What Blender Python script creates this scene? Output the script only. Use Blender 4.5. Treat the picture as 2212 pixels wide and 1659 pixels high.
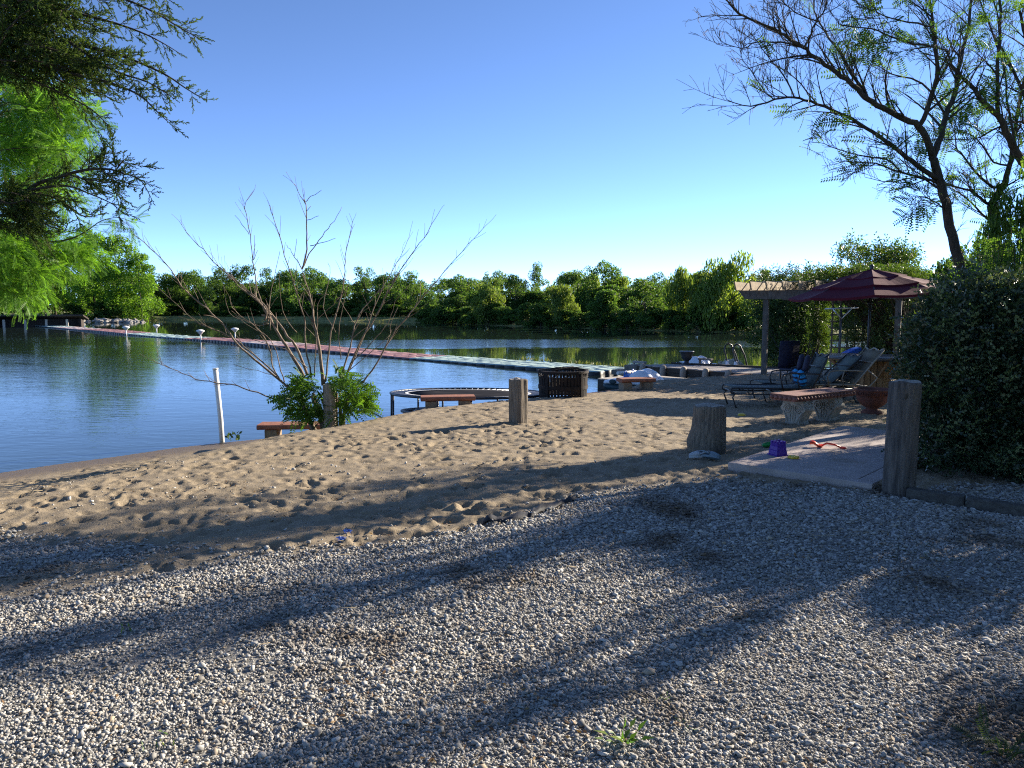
import bpy, bmesh, math, random
import numpy as np
from mathutils import Vector, Matrix, Euler

for _o in list(bpy.data.objects):
    bpy.data.objects.remove(_o)
SC = bpy.context.scene
COL = SC.collection
R = math.radians
PI = math.pi

# ------------------------------------------------------------------ camera
CAM_Z, PITCH, FPX = 1.6, R(5.9), 1640.0
cam_d = bpy.data.cameras.new("camera")
cam_d.sensor_width = 36.0
cam_d.lens = 36.0 * FPX / 2212.0
cam_d.clip_start = 0.05
cam_d.clip_end = 3000
cam = bpy.data.objects.new("camera", cam_d)
cam.location = (0, 0, CAM_Z)
cam.rotation_euler = (R(90) - PITCH, 0, 0)
COL.objects.link(cam)
SC.camera = cam

# ------------------------------------------------------------------ sky, sun, exposure
SUN_EL, SUN_AZ = R(20.0), R(55.0)          # azimuth clockwise from +Y (towards +X)
world = bpy.data.worlds.new("World")
SC.world = world
world.use_nodes = True
wn = world.node_tree
for n in list(wn.nodes):
    wn.nodes.remove(n)
w_out = wn.nodes.new("ShaderNodeOutputWorld")
w_bg = wn.nodes.new("ShaderNodeBackground")
w_sky = wn.nodes.new("ShaderNodeTexSky")
w_sky.sky_type = 'NISHITA'
w_sky.sun_disc = False
w_sky.sun_elevation = SUN_EL
w_sky.sun_rotation = SUN_AZ
w_sky.altitude = 0
w_sky.air_density = 0.3
w_sky.dust_density = 0.0
w_sky.ozone_density = 2.9
w_bg.inputs[1].default_value = 0.145
wn.links.new(w_sky.outputs[0], w_bg.inputs[0])
wn.links.new(w_bg.outputs[0], w_out.inputs[0])
sun_d = bpy.data.lights.new("sun", 'SUN')
sun_d.energy = 5.0
sun_d.angle = R(0.5)
sun_d.color = (1.0, 0.89, 0.73)
sun = bpy.data.objects.new("sun", sun_d)
sdir = Vector((math.sin(SUN_AZ) * math.cos(SUN_EL), math.cos(SUN_AZ) * math.cos(SUN_EL), math.sin(SUN_EL)))
sun.rotation_euler = (-sdir).to_track_quat('-Z', 'Y').to_euler()
sun.location = (30, 20, 30)
COL.objects.link(sun)
SC.view_settings.view_transform = 'Standard'
SC.view_settings.look = 'None'
SC.view_settings.exposure = 1.4
SC.view_settings.gamma = 1.0
SC.render.engine = 'CYCLES'
SC.cycles.use_denoising = False
SC.cycles.filter_width = 1.15
SC.cycles.adaptive_threshold = 0.008
SC.cycles.max_bounces = 6
SC.cycles.diffuse_bounces = 3
SC.cycles.glossy_bounces = 3
SC.cycles.transmission_bounces = 4
SC.cycles.caustics_reflective = False
SC.cycles.caustics_refractive = False
SC.cycles.sample_clamp_indirect = 6.0

# ------------------------------------------------------------------ places in the photograph -> places in the world
ZW = -0.75                                  # lake level
_cp, _sp = math.cos(PITCH), math.sin(PITCH)

def ray(u, v):
    a, b = (u - 1106.0) / FPX, -(v - 829.5) / FPX
    return Vector((a, _cp + b * _sp, -_sp + b * _cp))

def at(u, v, Y):
    d = ray(u, v)
    return Vector((0, 0, CAM_Z)) + d * (Y / d.y)

def onz(u, v, z):
    d = ray(u, v)
    return Vector((0, 0, CAM_Z)) + d * ((z - CAM_Z) / d.z)

rng = np.random.default_rng(7)
rnd = random.Random(11)

# ------------------------------------------------------------------ mesh helpers
def mesh_from(name, V, F=None, loops=None, sizes=None, smooth=False, mi=None):
    me = bpy.data.meshes.new(name)
    V = np.asarray(V, dtype=np.float32).reshape(-1, 3)
    if F is not None:
        if isinstance(F, np.ndarray):
            sizes = np.full(len(F), F.shape[1], dtype=np.int32)
            loops = F.reshape(-1).astype(np.int32)
        else:
            sizes = np.array([len(f) for f in F], dtype=np.int32)
            loops = np.array([i for f in F for i in f], dtype=np.int32)
    me.vertices.add(len(V))
    me.vertices.foreach_set("co", V.reshape(-1))
    me.loops.add(len(loops))
    me.loops.foreach_set("vertex_index", loops)
    me.polygons.add(len(sizes))
    starts = np.concatenate([[0], np.cumsum(sizes)[:-1]]).astype(np.int32)
    me.polygons.foreach_set("loop_start", starts)
    if smooth:
        me.polygons.foreach_set("use_smooth", np.ones(len(sizes), dtype=bool))
    if mi is not None:
        me.polygons.foreach_set("material_index", np.asarray(mi, dtype=np.int32))
    me.update(calc_edges=True)
    me.validate()
    return me

def link(name, me, mat=None, parent=None, bevel=0, loc=None, rot=None):
    o = bpy.data.objects.new(name, me)
    COL.objects.link(o)
    if mat is not None:
        for m in (mat if isinstance(mat, (list, tuple)) else [mat]):
            me.materials.append(m)
    if parent is not None:
        o.parent = parent
    if loc is not None:
        o.location = loc
    if rot is not None:
        o.rotation_euler = rot
    if bevel:
        b = o.modifiers.new("bevel", 'BEVEL')
        b.width = bevel
        b.segments = 2
        b.limit_method = 'ANGLE'
        b.angle_limit = R(40)
    return o

class MB:
    """collects shapes; build() links them as ONE mesh object"""
    def __init__(s):
        s.V, s.F, s.M, s.S = [], [], [], []
    def add(s, V, F, mi=0, smooth=False):
        o = len(s.V)
        s.V += [tuple(v) for v in V]
        s.F += [tuple(i + o for i in f) for f in F]
        s.M += [mi] * len(F)
        s.S += [smooth] * len(F)
        return s
    def box(s, c, d, rot=None, mi=0, taper=1.0):
        x, y, z = d[0] / 2, d[1] / 2, d[2] / 2
        P = [(-x, -y, -z), (x, -y, -z), (x, y, -z), (-x, y, -z), (-x * taper, -y * taper, z), (x * taper, -y * taper, z), (x * taper, y * taper, z), (-x * taper, y * taper, z)]
        m = (rot if isinstance(rot, Matrix) else Euler(rot).to_matrix()) if rot is not None else Matrix.Identity(3)
        c = Vector(c)
        P = [m @ Vector(p) + c for p in P]
        return s.add(P, [(0, 3, 2, 1), (4, 5, 6, 7), (0, 1, 5, 4), (1, 2, 6, 5), (2, 3, 7, 6), (3, 0, 4, 7)], mi)
    def beam(s, a, b, w, h, up=(0, 0, 1), mi=0):
        a, b = Vector(a), Vector(b)
        d = (b - a)
        L = d.length
        d = d / L
        sd = d.cross(Vector(up)).normalized()
        u = sd.cross(d)
        m = Matrix((d, sd, u)).transposed()
        return s.box((a + b) / 2, (L, w, h), m, mi)
    def tube(s, pts, rad, n=8, mi=0, caps=True, closed=False):
        P = [Vector(p) for p in pts]
        k = len(P)
        if not hasattr(rad, '__len__'):
            rad = [rad] * k
        ref = None
        V = []
        for i in range(k):
            if closed:
                t = P[(i + 1) % k] - P[i - 1]
            else:
                t = P[min(i + 1, k - 1)] - P[max(i - 1, 0)]
            if t.length < 1e-9:
                t = Vector((0, 0, 1))
            t.normalize()
            if ref is None:
                ref = Vector((0, 0, 1)) if abs(t.z) < 0.9 else Vector((1, 0, 0))
            a = (ref - t * ref.dot(t))
            if a.length < 1e-5:
                a = t.orthogonal()
            a.normalize()
            ref = a
            b = t.cross(a)
            for j in range(n):
                q = 2 * PI * j / n
                V.append(P[i] + (a * math.cos(q) + b * math.sin(q)) * rad[i])
        F = []
        for i in range(k if closed else k - 1):
            i2 = (i + 1) % k
            for j in range(n):
                j2 = (j + 1) % n
                F.append((i * n + j, i * n + j2, i2 * n + j2, i2 * n + j))
        s.add(V, F, mi, True)
        if caps and not closed:
            o = len(s.V) - len(V)
            s.F.append(tuple(o + j for j in reversed(range(n))))
            s.F.append(tuple(o + (k - 1) * n + j for j in range(n)))
            s.M += [mi, mi]
            s.S += [False, False]
        return s
    def lathe(s, prof, n=24, c=(0, 0, 0), mi=0, sx=1.0, sy=1.0, smooth=True, wob=None):
        V, F = [], []
        c = Vector(c)
        for i, (r, z) in enumerate(prof):
            for j in range(n):
                q = 2 * PI * j / n
                rr = r * (wob(q, z) if wob else 1)
                V.append(c + Vector((rr * math.cos(q) * sx, rr * math.sin(q) * sy, z)))
        for i in range(len(prof) - 1):
            for j in range(n):
                j2 = (j + 1) % n
                F.append((i * n + j, i * n + j2, (i + 1) * n + j2, (i + 1) * n + j))
        s.add(V, F, mi, smooth)
        o = len(s.V) - len(V)
        if prof[0][0] > 1e-6:
            s.F.append(tuple(o + j for j in reversed(range(n)))); s.M.append(mi); s.S.append(False)
        if prof[-1][0] > 1e-6:
            s.F.append(tuple(o + (len(prof) - 1) * n + j for j in range(n))); s.M.append(mi); s.S.append(False)
        return s
    def prism(s, poly, z0, z1, mi=0):
        n = len(poly)
        V = [(p[0], p[1], z0) for p in poly] + [(p[0], p[1], z1) for p in poly]
        F = [tuple(reversed(range(n))), tuple(range(n, 2 * n))] + [(i, (i + 1) % n, n + (i + 1) % n, n + i) for i in range(n)]
        return s.add(V, F, mi)
    def strip(s, A, B, th=0.004, mi=0, smooth=True):
        """a sheet between two rails, given a thickness along its normal"""
        A = [Vector(p) for p in A]; B = [Vector(p) for p in B]
        k = len(A)
        V = []
        for i in range(k):
            t = A[min(i + 1, k - 1)] - A[max(i - 1, 0)]
            nrm = t.cross(B[i] - A[i]).normalized() * th
            V += [A[i], B[i], A[i] - nrm, B[i] - nrm]
        F = []
        for i in range(k - 1):
            a, b = i * 4, i * 4 + 4
            F += [(a, a + 1, b + 1, b), (a + 2, b + 2, b + 3, a + 3), (a, b, b + 2, a + 2), (a + 1, a + 3, b + 3, b + 1)]
        F += [(0, 2, 3, 1), (k * 4 - 4, k * 4 - 3, k * 4 - 1, k * 4 - 2)]
        return s.add(V, F, mi, smooth)
    def build(s, name, mat, parent=None, bevel=0, loc=None, rot=None):
        me = mesh_from(name, s.V, s.F, mi=s.M)
        me.polygons.foreach_set("use_smooth", np.array(s.S, dtype=bool))
        return link(name, me, mat, parent, bevel, loc, rot)

def tag(o, label=None, cat=None, group=None, kind=None):
    if label: o['label'] = label
    if cat: o['category'] = cat
    if group: o['group'] = group
    if kind: o['kind'] = kind
    return o

def thing(name, label, cat, loc=(0, 0, 0), rz=0.0, group=None):
    o = bpy.data.objects.new(name, None)
    o.empty_display_size = 0.1
    COL.objects.link(o)
    o.location = loc
    o.rotation_euler = (0, 0, rz)
    return tag(o, label, cat, group)

def copy_tree(o, parent=None):
    c = o.copy()
    COL.objects.link(c)
    if parent is not None:
        c.parent = parent
    for ch in [x for x in o.children]:
        copy_tree(ch, c)
    return c

# many copies of a small template merged into one mesh (leaves, pebbles, sprigs)
def frames(dirs, roll):
    d = dirs / np.maximum(np.linalg.norm(dirs, axis=1, keepdims=True), 1e-9)
    ref = np.tile(np.array([0, 0, 1.0]), (len(d), 1))
    ref[np.abs(d[:, 2]) > 0.95] = (1.0, 0, 0)
    b = np.cross(ref, d)
    b /= np.linalg.norm(b, axis=1, keepdims=True)
    c = np.cross(d, b)
    cr, sr = np.cos(roll)[:, None], np.sin(roll)[:, None]
    b2, c2 = b * cr + c * sr, c * cr - b * sr
    return np.stack([d, b2, c2], axis=2)          # columns: x -> direction, y -> side, z -> normal

def stamp(TV, TF, pos, rot, scale, jitter=0.0, g=rng):
    """TV (n,3), TF (m,k); pos (N,3); rot (N,3,3); scale (N,) or (N,3)"""
    TV = np.asarray(TV, float); TF = np.asarray(TF)
    N = len(pos)
    sc = np.asarray(scale, float)
    if sc.ndim == 1:
        sc = np.repeat(sc[:, None], 3, 1)
    T = np.repeat(TV[None], N, 0)
    if jitter:
        T = T * (1 + g.uniform(-jitter, jitter, (N, len(TV), 1)))
    T = T * sc[:, None, :]
    W = np.einsum('nij,nkj->nki', rot, T) + pos[:, None, :]
    F = TF[None] + (np.arange(N) * len(TV))[:, None, None]
    return W.reshape(-1, 3), F.reshape(-1, TF.shape[1])

def join_arrays(parts):
    V, F, o = [], [], 0
    for v, f in parts:
        V.append(v); F.append(f + o); o += len(v)
    return np.concatenate(V), np.concatenate(F)

def unit(n, g=rng):
    v = g.normal(size=(n, 3))
    return v / np.linalg.norm(v, axis=1, keepdims=True)

LEAF_V = np.array([(0, 0, 0), (0.45, 0.26, 0.05), (1, 0, -0.06), (0.45, -0.26, 0.05)])     # one rhombic leaf, folded
LEAF_F = np.array([(0, 1, 2, 3)])
LEAF2_V = np.array([(0, 0, 0), (0.28, 0.2, 0.05), (0.68, 0.19, 0.04), (1, 0, -0.05), (0.68, -0.19, 0.04), (0.28, -0.2, 0.05), (0.5, 0, -0.01)])
LEAF2_F = np.array([(0, 1, 6, 5), (1, 2, 6, 6), (2, 3, 4, 6), (4, 5, 6, 6)])
# ------------------------------------------------------------------ materials
def _new(name):
    m = bpy.data.materials.new(name)
    m.use_nodes = True
    nt = m.node_tree
    for n in list(nt.nodes):
        nt.nodes.remove(n)
    return m, nt, nt.nodes, nt.links

def mat(name, c1, c2=None, scale=6.0, rough=0.75, bump=0.0, bscale=60.0, stretch=(1, 1, 1), metal=0.0, spec=0.3, ramp=(0.35, 0.65), grime=None, detail=6.0, obj_rand=0.0, bdist=0.01):
    m, nt, N, L = _new(name)
    out = N.new("ShaderNodeOutputMaterial")
    p = N.new("ShaderNodeBsdfPrincipled")
    p.inputs["Roughness"].default_value = rough
    p.inputs["Metallic"].default_value = metal
    p.inputs["Specular IOR Level"].default_value = spec
    L.new(p.outputs[0], out.inputs[0])
    tc = N.new("ShaderNodeTexCoord")
    mp = N.new("ShaderNodeMapping")
    mp.inputs["Scale"].default_value = stretch
    L.new(tc.outputs["Object"], mp.inputs[0])
    c2 = c2 or tuple(x * 0.75 for x in c1)
    nz = N.new("ShaderNodeTexNoise")
    nz.inputs["Scale"].default_value = scale
    nz.inputs["Detail"].default_value = detail
    nz.inputs["Roughness"].default_value = 0.62
    L.new(mp.outputs[0], nz.inputs[0])
    rp = N.new("ShaderNodeValToRGB")
    rp.color_ramp.elements[0].position = ramp[0]
    rp.color_ramp.elements[1].position = ramp[1]
    rp.color_ramp.elements[0].color = (*c1, 1)
    rp.color_ramp.elements[1].color = (*c2, 1)
    L.new(nz.outputs[0], rp.inputs[0])
    col = rp.outputs[0]
    if grime:
        n2 = N.new("ShaderNodeTexNoise")
        n2.inputs["Scale"].default_value = grime[0]
        n2.inputs["Detail"].default_value = 8
        L.new(tc.outputs["Object"], n2.inputs[0])
        r2 = N.new("ShaderNodeValToRGB")
        r2.color_ramp.elements[0].position = grime[1]
        r2.color_ramp.elements[1].position = grime[1] + 0.12
        L.new(n2.outputs[0], r2.inputs[0])
        mx = N.new("ShaderNodeMix")
        mx.data_type = 'RGBA'
        L.new(r2.outputs[0], mx.inputs[0])
        L.new(col, mx.inputs[6])
        mx.inputs[7].default_value = (*grime[2], 1)
        col = mx.outputs[2]
    if obj_rand:
        oi = N.new("ShaderNodeObjectInfo")
        hs = N.new("ShaderNodeHueSaturation")
        mr = N.new("ShaderNodeMapRange")
        mr.inputs[3].default_value = 1 - obj_rand
        mr.inputs[4].default_value = 1 + obj_rand
        L.new(oi.outputs["Random"], mr.inputs[0])
        L.new(mr.outputs[0], hs.inputs["Value"])
        L.new(col, hs.inputs["Color"])
        col = hs.outputs[0]
    L.new(col, p.inputs["Base Color"])
    if bump:
        nb = N.new("ShaderNodeTexNoise")
        nb.inputs["Scale"].default_value = bscale
        nb.inputs["Detail"].default_value = 5
        L.new(mp.outputs[0], nb.inputs[0])
        bp = N.new("ShaderNodeBump")
        bp.inputs["Strength"].default_value = bump
        bp.inputs["Distance"].default_value = bdist
        L.new(nb.outputs[0], bp.inputs["Height"])
        L.new(bp.outputs[0], p.inputs["Normal"])
    return m

def leaf_mat(name, cols, trans=0.35, tcol=None, rough=0.5, spec=0.25, obj_rand=0.12):
    """each leaf (mesh island) takes its own tone; part of the light passes through"""
    m, nt, N, L = _new(name)
    out = N.new("ShaderNodeOutputMaterial")
    p = N.new("ShaderNodeBsdfPrincipled")
    p.inputs["Roughness"].default_value = rough
    p.inputs["Specular IOR Level"].default_value = spec
    t = N.new("ShaderNodeBsdfTranslucent")
    mx = N.new("ShaderNodeMixShader")
    mx.inputs[0].default_value = trans
    geo = N.new("ShaderNodeNewGeometry")
    rp = N.new("ShaderNodeValToRGB")
    e = rp.color_ramp.elements
    while len(e) < len(cols):
        e.new(0.5)
    for i, c in enumerate(cols):
        e[i].position = i / max(1, len(cols) - 1)
        e[i].color = (*c, 1)
    L.new(geo.outputs["Random Per Island"], rp.inputs[0])
    oi = N.new("ShaderNodeObjectInfo")
    hs = N.new("ShaderNodeHueSaturation")
    mr = N.new("ShaderNodeMapRange")
    mr.inputs[3].default_value = 1 - obj_rand
    mr.inputs[4].default_value = 1 + obj_rand
    L.new(oi.outputs["Random"], mr.inputs[0])
    L.new(mr.outputs[0], hs.inputs["Value"])
    L.new(rp.outputs[0], hs.inputs["Color"])
    L.new(hs.outputs[0], p.inputs["Base Color"])
    tm = N.new("ShaderNodeMix")
    tm.data_type = 'RGBA'
    tm.blend_type = 'MULTIPLY'
    tm.inputs[0].default_value = 1.0
    L.new(hs.outputs[0], tm.inputs[6])
    tm.inputs[7].default_value = (*(tcol or (1.9, 1.9, 0.8)), 1)
    L.new(tm.outputs[2], t.inputs[0])
    L.new(p.outputs[0], mx.inputs[1])
    L.new(t.outputs[0], mx.inputs[2])
    L.new(mx.outputs[0], out.inputs[0])
    return m

MT = {}
MT['post'] = mat("weathered_post_wood", (0.23, 0.19, 0.145), (0.09, 0.078, 0.064), scale=7, stretch=(7, 7, 0.55), rough=0.88, bump=0.9, bscale=9, bdist=0.02, grime=(3.0, 0.6, (0.05, 0.045, 0.04)))
MT['post_top'] = mat("end_grain_painted_skylight", (0.4, 0.36, 0.31), (0.25, 0.225, 0.195), scale=14, rough=0.92, bump=0.4, bscale=40)  # sawn end grain, made paler to paint in skylight on the tops
MT['post_dark'] = mat("dark_weathered_wood", (0.15, 0.13, 0.115), (0.055, 0.05, 0.047), scale=6, stretch=(5, 5, 0.5), rough=0.88, bump=0.9, bscale=8, bdist=0.02, grime=(4.0, 0.62, (0.03, 0.028, 0.027)))
MT['pale_post'] = mat("pale_bleached_wood", (0.42, 0.36, 0.29), (0.22, 0.19, 0.155), scale=6, stretch=(6, 6, 0.5), rough=0.9, bump=0.6, bscale=9)
MT['timber'] = mat("grey_timber", (0.24, 0.21, 0.18), (0.12, 0.105, 0.09), scale=4, stretch=(1, 6, 6), rough=0.9, bump=0.5, bscale=10)
MT['deck'] = mat("grey_deck_board", (0.36, 0.33, 0.31), (0.22, 0.2, 0.19), scale=3, stretch=(1, 8, 8), rough=0.85, bump=0.3, bscale=14)
MT['deck_pale'] = mat("pale_deck_board", (0.5, 0.45, 0.37), (0.34, 0.3, 0.25), scale=3, stretch=(1, 8, 8), rough=0.85, bump=0.3, bscale=14)
MT['bulkhead'] = mat("dark_bulkhead_wood", (0.085, 0.07, 0.055), (0.035, 0.03, 0.025), scale=4, stretch=(1, 1, 9), rough=0.9, bump=0.4, bscale=12)
MT['redtimber'] = mat("red_brown_timber", (0.25, 0.13, 0.085), (0.14, 0.085, 0.06), scale=3, stretch=(1, 7, 7), rough=0.88, bump=0.3, bscale=14)
MT['pergola'] = mat("weathered_pergola_wood", (0.15, 0.135, 0.12), (0.075, 0.068, 0.06), scale=5, stretch=(4, 4, 1.2), rough=0.9, bump=0.4, bscale=14)
MT['rafter'] = mat("tan_rafter_wood", (0.42, 0.34, 0.23), (0.24, 0.19, 0.13), scale=4, stretch=(6, 1, 4), rough=0.9, bump=0.3, bscale=14)
MT['plank'] = mat("warm_cedar_plank", (0.4, 0.22, 0.1), (0.24, 0.125, 0.055), scale=4, stretch=(6, 6, 0.5), rough=0.8, bump=0.3, bscale=12, grime=(5, 0.66, (0.1, 0.05, 0.025)))
MT['redseat'] = mat("red_concrete", (0.35, 0.15, 0.09), (0.24, 0.1, 0.065), scale=9, rough=0.85, bump=0.3, bscale=70, grime=(5, 0.58, (0.28, 0.17, 0.12)))
MT['block'] = mat("tan_concrete_block", (0.33, 0.25, 0.17), (0.22, 0.165, 0.115), scale=10, rough=0.92, bump=0.6, bscale=80)
MT['ornstone'] = mat("cast_stone", (0.4, 0.37, 0.31), (0.26, 0.24, 0.2), scale=10, rough=0.9, bump=0.4, bscale=60)
MT['ornred'] = mat("cast_red_stone", (0.27, 0.13, 0.105), (0.17, 0.085, 0.07), scale=8, rough=0.85, bump=0.4, bscale=60)
MT['terracotta'] = mat("terracotta", (0.19, 0.075, 0.055), (0.11, 0.047, 0.037), scale=7, rough=0.85, bump=0.3, bscale=50)
MT['slab'] = mat("stamped_concrete", (0.4, 0.34, 0.315), (0.3, 0.26, 0.245), scale=3.5, rough=0.88, bump=0.5, bscale=45, grime=(2.2, 0.55, (0.27, 0.225, 0.19)))
MT['edge'] = mat("grey_edging_timber", (0.1, 0.095, 0.085), (0.055, 0.05, 0.046), scale=5, stretch=(1, 6, 6), rough=0.92, bump=0.6, bscale=20)
MT['iron'] = mat("rusted_black_iron", (0.018, 0.015, 0.014), (0.045, 0.028, 0.021), scale=9, rough=0.75, bump=0.3, bscale=90, metal=0.35, ramp=(0.45, 0.75))
MT['blackmetal'] = mat("black_powdercoat", (0.022, 0.024, 0.028), (0.03, 0.032, 0.036), scale=20, rough=0.42, spec=0.5)
MT['bronze'] = mat("cream_metal", (0.33, 0.29, 0.23), (0.24, 0.21, 0.17), scale=12, rough=0.45, spec=0.5)
MT['sling'] = mat("grey_green_sling", (0.13, 0.155, 0.14), (0.095, 0.115, 0.105), scale=60, rough=0.8, bump=0.4, bscale=260, stretch=(1, 1, 1))
MT['slingtan'] = mat("tan_sling", (0.2, 0.165, 0.115), (0.15, 0.125, 0.09), scale=60, rough=0.8, bump=0.4, bscale=260)
MT['umbrella'] = mat("maroon_canvas", (0.1, 0.006, 0.02), (0.078, 0.005, 0.016), scale=5, rough=0.85, bump=0.15, bscale=180)
MT['tabletop'] = mat("dark_tabletop", (0.07, 0.065, 0.062), (0.11, 0.1, 0.095), scale=8, rough=0.35, spec=0.5)
MT['white'] = mat("white_plastic", (0.78, 0.77, 0.74), (0.68, 0.67, 0.64), scale=6, rough=0.5, grime=(6, 0.68, (0.45, 0.42, 0.36)))
MT['boatwhite'] = mat("white_gelcoat", (0.72, 0.75, 0.8), (0.62, 0.66, 0.72), scale=4, rough=0.35, spec=0.5)
MT['boatblue'] = mat("blue_plastic", (0.03, 0.16, 0.55), (0.025, 0.12, 0.45), scale=5, rough=0.4, spec=0.5)
MT['boatdark'] = mat("dark_hull_plastic", (0.025, 0.06, 0.07), (0.02, 0.045, 0.055), scale=5, rough=0.5)
MT['beige'] = mat("beige_hull_plastic", (0.42, 0.38, 0.29), (0.33, 0.3, 0.23), scale=5, rough=0.6)
MT['teal'] = mat("teal_dock_plastic", (0.37, 0.48, 0.45), (0.3, 0.41, 0.39), scale=1.2, rough=0.7, grime=(0.7, 0.62, (0.3, 0.38, 0.36)), bump=0.3, bscale=6, bdist=0.02)
MT['dockred'] = mat("red_dock_plastic", (0.36, 0.19, 0.185), (0.29, 0.155, 0.155), scale=1.2, rough=0.7, grime=(0.7, 0.6, (0.4, 0.28, 0.27)), bump=0.3, bscale=6, bdist=0.02)
MT['dockpink'] = mat("faded_dock_plastic", (0.46, 0.42, 0.41), (0.42, 0.29, 0.28), scale=0.8, rough=0.7, bump=0.3, bscale=6, bdist=0.02)
MT['dockside'] = mat("wet_black_float", (0.02, 0.022, 0.022), (0.035, 0.037, 0.035), scale=3, rough=0.5)
MT['cream'] = mat("cream_seawall", (0.55, 0.49, 0.36), (0.42, 0.37, 0.27), scale=2, rough=0.85)
MT['rock'] = mat("limestone_rock", (0.3, 0.285, 0.26), (0.17, 0.16, 0.145), scale=3, rough=0.92, bump=0.6, bscale=7, obj_rand=0.25, bdist=0.05)
MT['bark'] = mat("dark_bark", (0.085, 0.07, 0.055), (0.035, 0.03, 0.025), scale=7, stretch=(4, 4, 0.8), rough=0.95, bump=0.8, bscale=14, bdist=0.02)
MT['bark_far'] = mat("grey_brown_bark", (0.07, 0.058, 0.045), (0.04, 0.034, 0.028), scale=3, rough=0.95)
MT['deadwood'] = mat("dead_stem_bark", (0.29, 0.225, 0.165), (0.1, 0.075, 0.055), scale=9, stretch=(3, 3, 1), rough=0.85, bump=0.3, bscale=40)
MT['dry'] = mat("dry_stalk", (0.42, 0.35, 0.24), (0.25, 0.2, 0.13), scale=9, rough=0.9)
MT['fabric'] = mat("black_landscape_fabric", (0.018, 0.018, 0.02), (0.03, 0.03, 0.032), scale=20, rough=0.7, bump=0.4, bscale=60)
MT['purple'] = mat("purple_plastic", (0.075, 0.02, 0.3), (0.06, 0.015, 0.25), scale=6, rough=0.4, spec=0.5)
MT['yellow'] = mat("yellow_plastic", (0.7, 0.5, 0.05), (0.62, 0.42, 0.04), scale=6, rough=0.45, spec=0.5)
MT['red'] = mat("red_plastic", (0.75, 0.05, 0.02), (0.62, 0.04, 0.015), scale=6, rough=0.4, spec=0.5)
MT['green'] = mat("green_plastic", (0.02, 0.33, 0.07), (0.015, 0.26, 0.05), scale=6, rough=0.45, spec=0.5)
MT['greyrubber'] = mat("pale_grey_rubber", (0.42, 0.45, 0.47), (0.33, 0.36, 0.39), scale=10, rough=0.7)
MT['tealrubber'] = mat("grey_blue_rubber", (0.2, 0.27, 0.31), (0.15, 0.21, 0.25), scale=10, rough=0.7)
MT['vestblue'] = mat("light_blue_nylon", (0.03, 0.3, 0.62), (0.02, 0.24, 0.5), scale=8, rough=0.7, bump=0.3, bscale=40)
MT['vestdark'] = mat("navy_nylon", (0.012, 0.015, 0.04), (0.02, 0.022, 0.05), scale=8, rough=0.7, bump=0.3, bscale=40)
MT['matblack'] = mat("trampoline_mat", (0.022, 0.024, 0.03), (0.04, 0.04, 0.045), scale=2.2, rough=1.0, spec=0.0, grime=(1.2, 0.6, (0.09, 0.08, 0.075)))
MT['steel'] = mat("galvanised_steel", (0.55, 0.56, 0.57), (0.4, 0.41, 0.42), scale=10, rough=0.35, metal=0.8)
MT['bluepl'] = mat("bright_blue_plastic", (0.02, 0.14, 0.6), (0.015, 0.1, 0.45), scale=6, rough=0.4)
MT['redbench'] = mat("red_painted_wood", (0.4, 0.045, 0.025), (0.3, 0.03, 0.02), scale=4, rough=0.6)
MT['shed'] = mat("brown_shed_boards", (0.07, 0.055, 0.045), (0.04, 0.033, 0.028), scale=3, stretch=(6, 6, 0.6), rough=0.9)

LF = {}
LF['oak'] = leaf_mat("oak_leaf", [(0.032, 0.078, 0.02), (0.062, 0.125, 0.03), (0.12, 0.18, 0.045)], 0.48)
LF['willow'] = leaf_mat("willow_leaf", [(0.07, 0.12, 0.028), (0.13, 0.19, 0.04), (0.21, 0.26, 0.065)], 0.52)
LF['cypressfar'] = leaf_mat("bald_cypress_leaf", [(0.06, 0.14, 0.018), (0.11, 0.22, 0.026), (0.18, 0.3, 0.045)], 0.5)
LF['cypress'] = leaf_mat("bald_cypress_feather", [(0.045, 0.12, 0.018), (0.085, 0.19, 0.024), (0.14, 0.26, 0.04)], 0.5)
LF['juniper'] = leaf_mat("juniper_scale", [(0.034, 0.068, 0.028), (0.065, 0.11, 0.038), (0.12, 0.16, 0.055)], 0.36, rough=0.5)
LF['mimosa'] = leaf_mat("feathery_compound_leaf", [(0.03, 0.075, 0.02), (0.055, 0.115, 0.026), (0.1, 0.17, 0.03)], 0.5)
LF['privet'] = leaf_mat("glossy_dark_leaf", [(0.016, 0.036, 0.018), (0.03, 0.058, 0.026), (0.09, 0.11, 0.065)], 0.15, rough=0.32, spec=0.5)
LF['vine'] = leaf_mat("vine_leaf", [(0.022, 0.05, 0.014), (0.045, 0.085, 0.018), (0.1, 0.14, 0.03)], 0.38)
LF['hedge'] = leaf_mat("hedge_leaf", [(0.018, 0.04, 0.013), (0.035, 0.065, 0.018), (0.06, 0.09, 0.025)], 0.25)
LF['locust'] = leaf_mat("bright_compound_leaf", [(0.03, 0.075, 0.014), (0.06, 0.14, 0.018), (0.11, 0.2, 0.026)], 0.45)
LF['weed'] = leaf_mat("weed_leaf", [(0.05, 0.12, 0.02), (0.09, 0.17, 0.03), (0.15, 0.2, 0.04)], 0.35)
LF['grass'] = leaf_mat("shore_grass", [(0.06, 0.085, 0.025), (0.11, 0.13, 0.04), (0.19, 0.18, 0.075)], 0.3)
# ------------------------------------------------------------------ the lie of the land
def smooth(t):
    t = np.clip(t, 0, 1)
    return t * t * (3 - 2 * t)

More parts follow.
